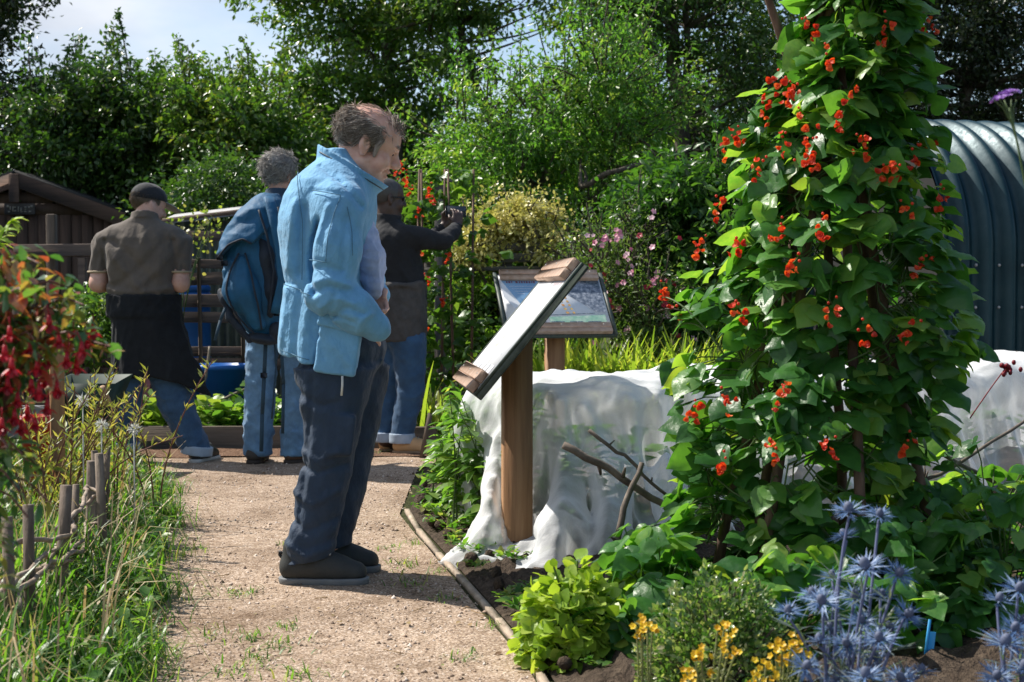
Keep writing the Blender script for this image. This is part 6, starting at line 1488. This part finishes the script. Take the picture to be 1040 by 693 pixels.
for q in (-1, 1): v.ell(P_(-.008, .088*q, -.012), (.024, .02, .036), Rh, .006, 's'); v.cone(P_(.028, .07*q, .02), P_(.03, .068*q, -.025), .013, .007, .008)
hv = vbuild(v, 'hair', HR1, p1)
m = M(); msk = lambda x, y, z: z < .082-.3*x and ((x-.135)/.098)**2+((z+.01)/.108)**2 > 1 and z > -.045+.45*(x+.03) and not (abs(x+.008) < .024 and z < .012)
strands(m, H1, Rh, 1.09, 2600, msk, .032, (-1, 0, -.55), .3, r=(.109, .083, .088), w=.05, jit=.4); strands(m, H1, Rh, 1.09, 700, msk, .03, (-1, 0, -.75), .6, r=(.113, .087, .09), w=.035, jit=.5); strands(m, H1, Rh, 1.09, 230, lambda x, y, z: z > .08 and x < .075, .032, (-.9, 0, .1), .22, r=(.106, .08, .089), w=.035)
strands(m, H1, Rh, 1.09, 420, lambda x, y, z: x > .03 and z > .07 and x < .088, .04, (.6, .2, .7), .55, r=(.108, .08, .09), w=.035, jit=.5); strands(m, H1, Rh, 1.09, 160, lambda x, y, z: x < -.08 and z > .0, .04, (-.8, 0, .4), .5, r=(.112, .086, .09), w=.035)
for q in (-1, 1):
    for i in range(26): 
        t = rng.random(); leaves(m, P_(.094-.012*t*t, q*(.014+.036*t), .028+.008*rng.random())[None], (Rh@np.array([.5, q*.8, .3]))[None], (Rh@np.array([1, 0, .3]))[None], .017, NARROW)
m.build('hair_strands', HR1, hv)
EYE = flat('eye_dark', (.02, .015, .012), .2)
for q in (-1, 1):
    m = M(); m.ball(P_(.083, .031*q, .006), .0062, 8, 6); m.build('eye', EYE, p1, smooth=True)
m = M(); m.box(P_(.0845, 0, -.0585), (.006, .017, .0028), Rh); m.build('teeth', flat('teeth_ivory', (.6, .55, .45), .4), p1)

# ===== man in the brown polo shirt and cap, seen from behind
D2 = 8.8
def q2(px, py, dy=0.): return P(px, py, D2)+np.array([0, dy, 0])
p2 = thing('person', (q2(155, 470)[0], D2, 0), 'man in a brown polo shirt and black cap with a jumper tied round his waist', 'person')
Rh2 = rotm('z', R(38))@rotm('y', R(14)); H2 = q2(149, 210, .05)
v = Vol(q2(78, 478, -.4), q2(222, 185, .55), .007)
J = dict(pelvis=q2(148, 350), waist=q2(146, 310), chest=q2(145, 250), neck=q2(146, 226), skull=q2(149, 212, .04), shl=q2(114, 246), shr=q2(176, 247), ell=q2(101, 288, -.02), elr=q2(184, 288, -.02), wrl=q2(122, 292, .26), wrr=q2(168, 290, .26),
         hipl=q2(132, 362), hipr=q2(164, 362), knl=q2(128, 412), knr=q2(180, 415), anl=q2(125, 458), anr=q2(200, 460), toel=q2(122, 462, .15), toer=q2(206, 462, .14))
plain_body(v, J, 1.0); head(v, H2, Rh2, 1.02, smile=False)
v.cone(q2(147, 230), q2(149, 212, .02), .066, .066, .02)
v.chain([q2(101, 271, 0), J['ell'], J['wrl']], [.05, .054, .033], .02); v.chain([q2(184, 271, 0), J['elr'], J['wrr']], [.05, .054, .033], .02)
hand(v, J['wrl'], (.5, .8, .15), (.3, -.1, 1), 1, .5); hand(v, J['wrr'], (-.5, .8, .15), (-.3, -.1, 1), -1, .5)
vbuild(v, 'body', SK2, p2)
v = Vol(q2(78, 325, -.35), q2(212, 205, .4), .008)
def loft_px(v, q, Dd, rows, k=.02, e=2.2, cyo=0.):
    rows = sorted(rows, key=lambda r: -r[0]); z = np.array([q(300, r[0])[2] for r in rows]); a = np.array([q(r[1], 300)[0] for r in rows]); b = np.array([q(r[2], 300)[0] for r in rows])
    v.loft(z, (a+b)/2, np.array([Dd+cyo+(r[4] if len(r) > 4 else 0) for r in rows]), (b-a)/2, np.array([r[3] for r in rows]), k, e)
loft_px(v, q2, D2, [(318, 112, 180, .15), (300, 111, 180, .15), (275, 107, 181, .155), (255, 104, 184, .15), (242, 104, 188, .135), (234, 110, 184, .11), (227, 122, 170, .085), (221, 134, 159, .075)], .02, 2.3)
v.chain([q2(117, 241), q2(107, 249), q2(101, 276)], [.072, .075, .07], .04); v.chain([q2(175, 242), q2(181, 250), q2(183, 277)], [.072, .074, .07], .04)
v.clip(q2(98, 276), (-.12, 0, -1)) if False else None
X, Y, Z = v._xyz((slice(None),)*3)
arm = (X < q2(108, 300)[0]) | (X > q2(180, 300)[0]); v.d = np.where(arm, np.maximum(v.d, q2(100, 277)[2]-Z), v.d)
v.rough(.014, 17, 41, (1, 1, .5), zhi=q2(100, 228)[2]); v.rough(.006, 40, 42, (1, 1, .6), zhi=q2(100, 228)[2])
C2 = lambda L, w, a: v.crease([q2(*t) for t in L], w/164, a, D=D2+.05)
C2([(120, 245), (140, 262), (160, 285)], 4, -.014); C2([(112, 252), (130, 272), (152, 296)], 4, .014); C2([(172, 244), (160, 262), (140, 280), (122, 292)], 4, -.013); C2([(178, 258), (164, 276), (146, 292)], 4, .012); C2([(111, 245), (108, 262), (111, 285)], 3, -.02); C2([(179, 245), (181, 262), (178, 285)], 3, -.02); C2([(115, 294), (146, 298), (178, 293)], 3, .012); C2([(150, 230), (152, 250), (148, 270)], 4, .009); C2([(98, 245), (103, 258), (100, 272)], 3, -.01); C2([(190, 248), (185, 262), (188, 274)], 3, -.01)
vring(v, q2(147, 221, .0), (.0, .25, .97), (1, 0, 0), .075, .075, .024, .009, .006)
POLO = fabric('polo_pique', (.11, .09, .074), .15, .85, 12, 500, .25); po = vbuild(v, 'polo_shirt', POLO, p2)
TAN = flat('polo_trim', (.38, .3, .2), .8)
for pts_, rs_ in (([q2(117, 241), q2(107, 249), q2(101, 276)], [.072, .075, .07]), ([q2(175, 242), q2(181, 250), q2(183, 277)], [.072, .074, .07])):
    c = pts_[2]; v = Vol(c-.13, c+.13, .005); v.chain(pts_, [r_+.004 for r_ in rs_], .04); zc = q2(100, 277)[2]; v.clip([0, 0, zc+.011], (0, 0, 1)); v.clip([0, 0, zc-.003], (0, 0, -1)); vbuild(v, 'sleeve_trim', TAN, po)
m = M(); m.tube([q2(147, 225)+np.array([.08*cos(t), .08*sin(t), -.004+.02*sin(t)]) for t in np.linspace(-3.0, -.1, 20)], .0045, 6); m.build('collar_trim', TAN, po, smooth=True)
v = Vol(q2(95, 420, -.35), q2(225, 285, .35), .008)
loft_px(v, q2, D2, [(402, 113, 212, .16), (385, 113, 206, .17), (360, 113, 196, .175), (335, 113, 188, .175), (315, 112, 182, .168), (300, 112, 181, .163)], .02, 2.2)
v.loft([q2(0, 322)[2], q2(0, 300)[2]], q2(146, 300)[0], D2, q2(184, 0)[0]-q2(146, 0)[0], .18, .02)
v.rough(.022, 16, 51, (1, 1, .2), zhi=q2(0, 322)[2]); v.rough(.012, 42, 52, (.4, .4, 1), zlo=q2(0, 330)[2])
v.clip(q2(165, 383), unit(np.array([-.3, 0, -1.]))) if False else None
X, Y, Z = v._xyz((slice(None),)*3); hemz = np.interp(X.ravel(), [q2(x, 300)[0] for x in (113, 130, 160, 185, 205, 212)], [q2(0, y)[2] for y in (378, 384, 382, 388, 398, 402)]).reshape(X.shape)
v.d = np.maximum(v.d, hemz-Z)
X0 = q2(150, 0)[0]; inner = np.sqrt(((X-X0)/.19)**2+((Y-D2)/.135)**2)-1; v.d = np.maximum(v.d, -np.maximum(inner*.12, Z-q2(0, 350)[2]))
vbuild(v, 'tied_jumper', fabric('black_jumper', (.012, .014, .017), .25, .95, 20, 300, .3, .02), p2)
DEN = fabric('denim', (.045, .1, .19), .35, .85, 9, 600, .35); DEN2 = fabric('denim_light', (.12, .23, .37), .35, .85, 8, 600, .35)
v = Vol(q2(98, 470, -.25), q2(222, 320, .25), .008)
v.chain([q2(134, 360), q2(128, 412), q2(126, 452)], [.115, .09, .088], .04); v.chain([q2(162, 360), q2(180, 412), q2(199, 456)], [.12, .1, .088], .04); v.ell(q2(148, 345), (.19, .15, .12), None, .05)
v.rough(.014, 24, 61, (.5, .5, 1)); v.rough(.006, 60, 62, (.5, .5, 1)); v.clip(q2(150, 461), (0, 0, -1)); je = vbuild(v, 'jeans', DEN, p2)
CUF = flat('denim_cuff', (.34, .42, .52), .85, bscale=200, bstr=.2, bdist=.002)
for (x, y) in ((126, 454), (200, 457)):
    v = Vol(q2(x, y)-.14, q2(x, y)+.14, .008); vring(v, q2(x, y), (.15 if x > 150 else 0, 0, 1), (1, 0, 0), .086, .086, .03, .012, .004); vbuild(v, 'turned_up_cuff', CUF, je)
BLK = flat('shoe_black', (.02, .02, .022), .6); WSO = flat('sole_white', (.5, .5, .5), .7)
shoe(p2, (q2(126, 400)[0], D2-.07, .002), (-.12, 1), .29, BLK, WSO); shoe(p2, (q2(198, 400)[0], D2-.08, .002), (.35, 1), .29, BLK, WSO)
HR2 = HAIRM('hair_short_brown', (.06, .04, .025), (.12, .085, .055), (.2, .15, .1))
v = Vol(H2-.16, H2+.16, .006); pH = lambda x, y, z: H2+Rh2@(np.array([x, y, z])*1.02)
v.ell(pH(-.016, 0, .035), np.array([.108, .083, .09]), Rh2, .01); v.clip(pH(.035, 0, 0), Rh2@np.array([1., 0, -.15])); v.clip(pH(-.04, 0, -.05), Rh2@np.array([.35, 0, -.9]))
for q in (-1, 1): v.ell(pH(-.008, .088*q, -.008), (.026, .022, .036), Rh2, .006, 's')
h2_ = vbuild(v, 'hair', HR2, p2); m = M(); strands(m, H2, Rh2, 1.02, 700, lambda x, y, z: x < .03 and z > -.05 + .4*(x+.04) and z < .07 and not (abs(x+.008) < .026 and z < .02), .02, (-.5, 0, -1), .25, r=(.112, .087, .093)); m.build('hair_strands', HR2, h2_)
CAP = fabric('cap_cotton', (.014, .016, .02), .2, .8, 20, 500, .2)
v = Vol(H2-.2, H2+.26, .006); v.ell(pH(-.012, 0, .055), np.array([.116, .091, .092]), Rh2, .01); v.clip(pH(0, 0, .042), Rh2@np.array([.12, 0, -1.])); v.rough(.003, 40, 4)
cp = vbuild(v, 'cap', CAP, p2)
v = Vol(H2-.1, H2+.3, .005); v.op(lambda X, Y, Z: 0*X+0*Y+0*Z+1, H2, H2, .01)
cb3 = pH(.1, 0, .045); Rb = Rh2@rotm('y', R(14)); v.ell(cb3+Rb@np.array([.03, 0, 0]), (.085, .078, .0075), Rb, .004); v.clip(pH(.075, 0, 0), Rh2@np.array([-1., 0, 0])); vbuild(v, 'cap_peak', flat('peak_grey', (.26, .265, .27), .7), cp)

# ===== man with the blue rucksack
D3 = 8.75
def q3(px, py, dy=0.): return P(px, py, D3)+np.array([0, dy, 0])
p3 = thing('person', (q3(280, 470)[0], D3, 0), 'grey haired man in pale jeans carrying a blue rucksack, half hidden by the blue jacket', 'person')
Rh3 = rotm('z', R(60))@rotm('y', R(12)); H3 = q3(284, 180, .02)
v = Vol(q3(225, 478, -.4), q3(345, 150, .45), .008)
J = dict(pelvis=q3(283, 335), waist=q3(284, 290), chest=q3(283, 230), neck=q3(283, 203), skull=q3(284, 182), shl=q3(252, 222), shr=q3(316, 222), ell=q3(246, 275, .1), elr=q3(324, 275, .1), wrl=q3(262, 290, .3), wrr=q3(310, 290, .3),
         hipl=q3(268, 345), hipr=q3(298, 345), knl=q3(264, 405), knr=q3(299, 405), anl=q3(261, 460), anr=q3(297, 462), toel=q3(262, 464, .14), toer=q3(304, 466, .13))
plain_body(v, J); head(v, H3, Rh3, 1.05, smile=False); hand(v, J['wrl'], (.5, .8, .15), (.3, -.1, 1), 1, .5); hand(v, J['wrr'], (-.5, .8, .15), (-.3, -.1, 1), -1, .5); vbuild(v, 'body', SK2, p3)
v = Vol(q3(225, 350, -.3), q3(345, 180, .45), .009)
loft_px(v, q3, D3, [(338, 252, 316, .15), (300, 252, 317, .15), (260, 248, 320, .15), (230, 246, 320, .14), (216, 252, 314, .12), (206, 266, 302, .09), (198, 272, 297, .075)], .02, 2.2)
v.chain([q3(256, 222), q3(247, 250, .02), q3(246, 278, .1), q3(258, 288, .26)], [.08, .078, .07, .055], .04); v.chain([q3(312, 222), q3(322, 250, .02), q3(324, 278, .1), q3(312, 288, .26)], [.08, .078, .07, .055], .04)
v.rough(.014, 20, 71); vring(v, q3(284, 199, .01), (.05, .2, .97), (1, 0, 0), .08, .08, .03, .012, .01); vbuild(v, 'jacket', fabric('navy_fleece', (.025, .05, .085), .2, .9, 14), p3)
v = Vol(q3(235, 475, -.25), q3(330, 320, .25), .008)
v.chain([q3(267, 340), q3(264, 405), q3(262, 455)], [.105, .094, .092], .012); v.chain([q3(302, 340), q3(302, 405), q3(299, 458)], [.105, .09, .09], .012); v.ell(q3(284, 332), (.18, .15, .1), None, .04)
v.rough(.016, 24, 81, (.5, .5, 1)); v.rough(.008, 55, 82, (.5, .5, 1)); v.clip(q3(280, 463), (0, 0, -1)); vbuild(v, 'jeans', DEN2, p3)
BRN = flat('boot_brown', (.1, .055, .035), .6); BSO = flat('boot_sole', (.04, .03, .025), .8)
shoe(p3, (q3(258, 400)[0], D3-.09, .002), (.1, 1), .29, flat('boot_dark', (.05, .04, .035), .7), BSO); shoe(p3, (q3(291, 400)[0], D3-.06, .002), (.75, .6), .29, BRN, BSO)
HR3 = HAIRM('hair_silver', (.22, .21, .2), (.42, .4, .38), (.66, .64, .61))
v = Vol(H3-.17, H3+.17, .006); pH3 = lambda x, y, z: H3+Rh3@(np.array([x, y, z])*1.05)
v.ell(pH3(-.018, 0, .042), np.array([.118, .094, .1]), Rh3, .01); v.clip(pH3(.055, 0, 0), Rh3@np.array([1., 0, -.25])); v.clip(pH3(-.04, 0, -.06), Rh3@np.array([.35, 0, -.9])); v.rough(.004, 50, 5, (.4, .4, 1))
for q in (-1, 1): v.ell(pH3(-.005, .095*q, -.012), (.024, .024, .03), Rh3, .006, 's')
h3_ = vbuild(v, 'hair', HR3, p3); m = M(); strands(m, H3, Rh3, 1.05, 900, lambda x, y, z: x < .05 and z > -.04+.4*(x+.04), .05, (-.6, .2, -.8), .6, r=(.119, .097, .104), w=.05, jit=.6); strands(m, H3, Rh3, 1.05, 1300, lambda x, y, z: x < .06 and z > -.06+.4*(x+.04) and not (abs(x+.005) < .024 and z < .012), .035, (-.7, 0, -.8), .2, r=(.119, .097, .104)); m.build('hair_strands', HR3, h3_)
# the rucksack is a thing of its own, worn on the back
def q3b(px, py, dy=0.): return P(px, py, D3-.25)+np.array([0, dy, 0])
rs = thing('rucksack', q3b(258, 345), 'big teal blue rucksack with dark side panel and dangling straps on the grey haired man', 'rucksack')
TEAL = fabric('rucksack_teal', (.01, .085, .18), .2, .65, 10, 600, .25, .05); DKB = fabric('rucksack_dark', (.014, .022, .036), .25, .7, 10, 600, .25, .05)
v = Vol(q3b(205, 370, -.3), q3b(310, 180, .35), .008)
rows = [(348, 262, 284, .07, .06), (338, 250, 287, .11, .05), (320, 240, 290, .14, .03), (300, 231, 293, .15, .01), (280, 227, 294, .15, 0), (255, 228, 293, .15, 0), (235, 233, 292, .14, 0), (215, 245, 290, .12, .02), (203, 255, 287, .08, .04), (197, 262, 282, .05, .05)]
loft_px(v, q3b, D3-.25, rows, .02, 2.5); v.rough(.016, 18, 91); v.rough(.006, 45, 92); vbuild(v, 'main_compartment', TEAL, rs)
s_ = None
v = Vol(q3b(205, 350, -.4), q3b(310, 180, .2), .007); DB3 = D3-.25
C3 = lambda L, w, a: v.crease([q3b(*t) for t in L], w/172, a, D=DB3+.05)
loft_px(v, q3b, DB3, [(268, 224, 262, .15, -.03), (258, 222, 274, .175, -.03), (245, 226, 284, .19, -.02), (230, 231, 287, .175, 0), (214, 243, 288, .15, .02), (203, 254, 286, .1, .04), (196, 263, 282, .05, .05)], .02, 2.4)
v.d = np.maximum(v.d, (np.interp(v.ax[0], [q3b(x, 300)[0] for x in (215, 228, 240, 253, 262, 275, 300)], [q3b(0, y)[2] for y in (272, 262, 250, 244, 249, 236, 200)]))[:, None, None]-v.ax[2][None, None, :])
C3([(233, 240), (250, 228), (262, 224)], 4, -.012); C3([(245, 220), (262, 212), (275, 210)], 4, .01); v.rough(.012, 25, 93); lid = vbuild(v, 'top_lid', TEAL, rs)
v = Vol(q3b(205, 350, -.35), q3b(300, 235, .2), .007)
v.chain([q3b(247, 270, -.13), q3b(250, 296, -.14), q3b(264, 328, -.1)], [.06, .1, .05], .05, (1, .7, 1)); C3([(243, 262), (240, 290), (252, 322)], 3, -.01); C3([(256, 262), (258, 290), (266, 322)], 4, .01); v.rough(.01, 25, 94); fp = vbuild(v, 'front_pocket', TEAL, rs)
v = Vol(q3b(205, 350, -.35), q3b(310, 215, .2), .007)
v.chain([q3b(266, 232, -.1), q3b(275, 262, -.13), q3b(280, 295, -.12), q3b(277, 318, -.09)], [.03, .05, .05, .03], .03, (.8, .8, 1)); v.ell(q3b(232, 303, -.06), (.035, .1, .055), rotm('y', -.5), .03); v.chain([q3b(228, 296, -.1), q3b(238, 322, -.13), q3b(257, 345, -.1)], [.02, .024, .02], .02); v.rough(.01, 30, 97); vbuild(v, 'side_panel', DKB, rs)
for L_, host in (([(228, 262), (238, 250), (253, 244), (262, 249)], lid), ([(248, 258), (240, 275), (236, 296), (246, 322), (262, 338)], fp), ([(254, 258), (262, 280), (268, 310), (270, 334)], fp)):
    m = M(); m.tube(line_on(host, [q3b(*t) for t in L_], 20, .001, .03), .006, 6); m.build('piping', DKB, host, smooth=True)
STR = fabric('strap_webbing', (.02, .05, .08), .2, .8, 20); 
for pts, w_ in (([(276, 202, -.1), (285, 228, -.19), (291, 255, -.2), (293, 285, -.18), (284, 318, -.14)], .036), ([(268, 215, -.17), (277, 240, -.2), (284, 275, -.2), (278, 318, -.16)], .007), ([(287, 212, -.16), (294, 245, -.18), (298, 285, -.16), (290, 318, -.13)], .007)):
    m = M(); a = [q3b(*p) for p in pts]; tt = np.linspace(0, len(a)-1, 16); a = np.stack([np.interp(tt, np.arange(len(a)), np.array(a)[:, i]) for i in range(3)], 1); m.tube(a, w_, 8, flat_=.4 if w_ > .02 else 1); m.build('shoulder_strap' if w_ > .02 else 'strap_edge', TEAL if w_ > .02 else DKB, rs, smooth=True)
for pts, w_ in (([(234, 312, -.14), (229, 325, -.15), (224, 345, -.16)], .014), ([(270, 345, -.0), (269, 380, -.02), (267, 420, -.02), (266, 458, -.02)], .018), ([(285, 345, .0), (288, 390, 0), (287, 440, 0)], .015), ([(279, 350, .0), (281, 372, -.02), (276, 425, 0)], .008)):
    for a, b in zip(pts[:-1], pts[1:]): pass
    m = M(); a = np.array([q3b(*p) for p in pts]); 
    for i in range(len(a)-1): m.bar(a[i], a[i+1]+(a[i+1]-a[i])*.01, w_*1.3, .004, up=(0, 1, 0))
    m.build('webbing_strap', STR, rs)
BKL = flat('buckle_black', (.015, .015, .016), .35)
for (px, py, dy) in ((269, 381, -.035), (285, 318, -.13), (228, 262, -.14), (233, 268, -.15), (276, 205, -.1)):
    m = M(); m.box(q3b(px, py, dy), (.02, .007, .016), bev=.004); m.box(q3b(px, py, dy-.008), (.012, .003, .01), bev=.002); m.build('buckle', BKL, rs)
v = Vol(q3b(245, 360, -.25), q3b(300, 320, .25), .008); v.ell(q3b(268, 344, -.03), (.1, .12, .035), rotm('y', .15), .02); v.ell(q3b(284, 335, -.08), (.05, .04, .05), None, .02); vbuild(v, 'hip_belt', DKB, rs)

# ===== man taking a picture
D4 = 9.3
def q4(px, py, dy=0.): return P(px, py, D4)+np.array([0, dy, 0])
p4 = thing('person', (q4(405, 460)[0], D4, 0), 'man in a black top and dark jeans holding up a phone to take a picture', 'person')
Rh4 = rotm('z', R(25))@rotm('y', R(3)); H4 = q4(394, 203)
v = Vol(q4(368, 468, -.4), q4(482, 172, .6), .007)
J = dict(pelvis=q4(404, 345), waist=q4(405, 300), chest=q4(403, 250), neck=q4(397, 226), skull=q4(394, 206), shl=q4(400, 238, .19), shr=q4(414, 240, -.12), ell=q4(432, 243, .3), elr=q4(450, 244, .0), wrl=q4(449, 225, .36), wrr=q4(463, 228, .2),
         hipl=q4(396, 350, .05), hipr=q4(412, 350, -.06), knl=q4(393, 400, .04), knr=q4(415, 395, -.05), anl=q4(391, 448, .02), anr=q4(409, 448, -.06), toel=q4(398, 455, .05), toer=q4(430, 456, -.08))
plain_body(v, J); head(v, H4, Rh4, 1.06, smile=False); v.cone(q4(393, 228), q4(393, 206), .066, .064, .02)
hand(v, J['wrr'], (.05, .3, .85), (-.2, .6, .4), -1, .75); hand(v, J['wrl'], (.5, .2, .75), (.4, -.4, .3), 1, .75); vbuild(v, 'body', SK3, p4)
v = Vol(q4(365, 310, -.35), q4(475, 210, .6), .008)
loft_px(v, q4, D4, [(305, 379, 433, .16), (285, 378, 432, .16), (262, 377, 428, .165), (245, 377, 426, .17), (236, 379, 421, .15), (228, 382, 412, .1), (221, 385, 404, .075)], .02, 2.2)
v.chain([q4(412, 240, -.1), q4(430, 243, -.07), q4(450, 245, -.01)], [.078, .066, .056], .04); v.chain([q4(450, 245, -.01), q4(458, 237, .1), q4(462, 231, .17)], [.056, .05, .04], .02)
v.chain([q4(400, 238, .17), q4(432, 243, .3)], [.07, .055], .03); v.chain([q4(432, 243, .3), q4(444, 231, .34)], [.052, .04], .02)
v.rough(.01, 24, 101); v.rough(.005, 50, 102); vring(v, q4(394, 222), (.1, 0, 1), (1, 0, 0), .075, .072, .025, .01, .01); vbuild(v, 'top', fabric('black_top', (.018, .019, .022), .25, .85, 14, 500, .2, .03), p4)
v = Vol(q4(368, 360, -.35), q4(445, 275, .35), .008)
loft_px(v, q4, D4, [(347, 379, 432, .18), (330, 379, 434, .18), (305, 379, 434, .178), (288, 379, 433, .172)], .02, 2.2); v.ell(q4(406, 290), (.185, .19, .04), None, .02)
v.rough(.02, 18, 111, (1, 1, .2)); v.rough(.008, 45, 112); X, Y, Z = v._xyz((slice(None),)*3); v.d = np.maximum(v.d, (q4(0, 346)[2]+.012*np.sin(X*9))-Z)
vbuild(v, 'tied_jumper', fabric('charcoal_jumper', (.075, .07, .067), .25, .95, 20, 300, .3, .02), p4)
v = Vol(q4(370, 458, -.3), q4(445, 325, .3), .008)
v.chain([q4(398, 350, .05), q4(394, 400, .04), q4(391, 440, .02)], [.11, .085, .07], .012); v.chain([q4(416, 350, -.06), q4(418, 395, -.05), q4(409, 440, -.06)], [.115, .092, .075], .012); v.ell(q4(406, 340), (.17, .16, .1), None, .04)
v.rough(.012, 26, 121, (.5, .5, 1)); v.rough(.006, 60, 122); v.clip(q4(400, 446), (0, 0, -1)); je = vbuild(v, 'jeans', fabric('denim_dark', (.035, .085, .165), .3, .85, 9, 600, .3), p4)
for (x, y, dy) in ((391, 444, .02), (409, 444, -.06)):
    v = Vol(q4(x, y, dy)-.13, q4(x, y, dy)+.13, .007); vring(v, q4(x, y, dy), (0, 0, 1), (1, 0, 0), .073, .073, .032, .012, .004); vbuild(v, 'turned_up_cuff', CUF, je)
TANS = flat('shoe_tan', (.55, .34, .17), .75, bscale=80, bstr=.3, bdist=.003); TSO = flat('sole_tan', (.3, .2, .12), .8)
shoe(p4, (q4(384, 400)[0]+.01, D4+.02, .002), (.8, .6), .28, TANS, TSO); shoe(p4, (q4(400, 400)[0], D4-.06, .002), (1, -.1), .285, TANS, TSO)
HR4 = HAIRM('hair_cropped_grey', (.035, .032, .03), (.09, .085, .08), (.2, .19, .18))
v = Vol(H4-.17, H4+.17, .006); pH4 = lambda x, y, z: H4+Rh4@(np.array([x, y, z])*1.06)
v.ell(pH4(-.016, 0, .044), np.array([.112, .086, .093]), Rh4, .01); v.clip(pH4(.06, 0, .05), Rh4@np.array([.8, 0, -.5])); v.clip(pH4(-.04, 0, -.04), Rh4@np.array([.35, 0, -.9]))
for q in (-1, 1): v.ell(pH4(-.008, .088*q, -.008), (.028, .024, .036), Rh4, .006, 's')
h4_ = vbuild(v, 'hair', HR4, p4); m = M(); strands(m, H4, Rh4, 1.06, 500, lambda x, y, z: x < .05 and z > -.03+.4*(x+.04) and not (abs(x+.008) < .026 and z < .02), .01, (-.5, 0, -1), .5, r=(.107, .082, .089)); m.build('hair_strands', HR4, h4_)
SHD = flat('sunglass_black', (.01, .01, .012), .15); m = M()
for q in (-1, 1):
    m.ball(pH4(.088, .031*q, .01), (.008, .021, .016), 10, 6, Rh4); m.bar(pH4(.085, .05*q, .014), pH4(-.01, .083*q, .012), .005, .006)
m.tube([pH4(.094, -.014, .014), pH4(.097, 0, .016), pH4(.094, .014, .014)], .003, 5); m.build('sunglasses', SHD, p4)
m = M(); cw = q4(462.5, 231, .175); th = np.linspace(0, 2*pi, 20); ax_ = unit(np.array([.05, .3, .85])); e1 = unit(np.cross(ax_, [1., 0, 0])); e2 = np.cross(ax_, e1)
m.tube([cw+ax_*.02+.036*(cos(t)*e1+sin(t)*e2) for t in th], .007, 6, cap=False); m.build('wrist_strap', SHD, p4, smooth=True)
ph = q4(461, 212, .33); m = M(); Rp = rotm('z', R(25)); m.box(ph, (.075, .006, .038), Rp, bev=.004); fo = thing('phone', ph, 'small dark phone held up in both hands by the man in the black top', 'phone')
m.build('case', SHD, fo); m = M(); m.box(ph+Rp@np.array([0, -.0072, 0]), (.066, .0006, .033), Rp); m.build('screen', flat('phone_screen', (.05, .06, .07), .1), fo)
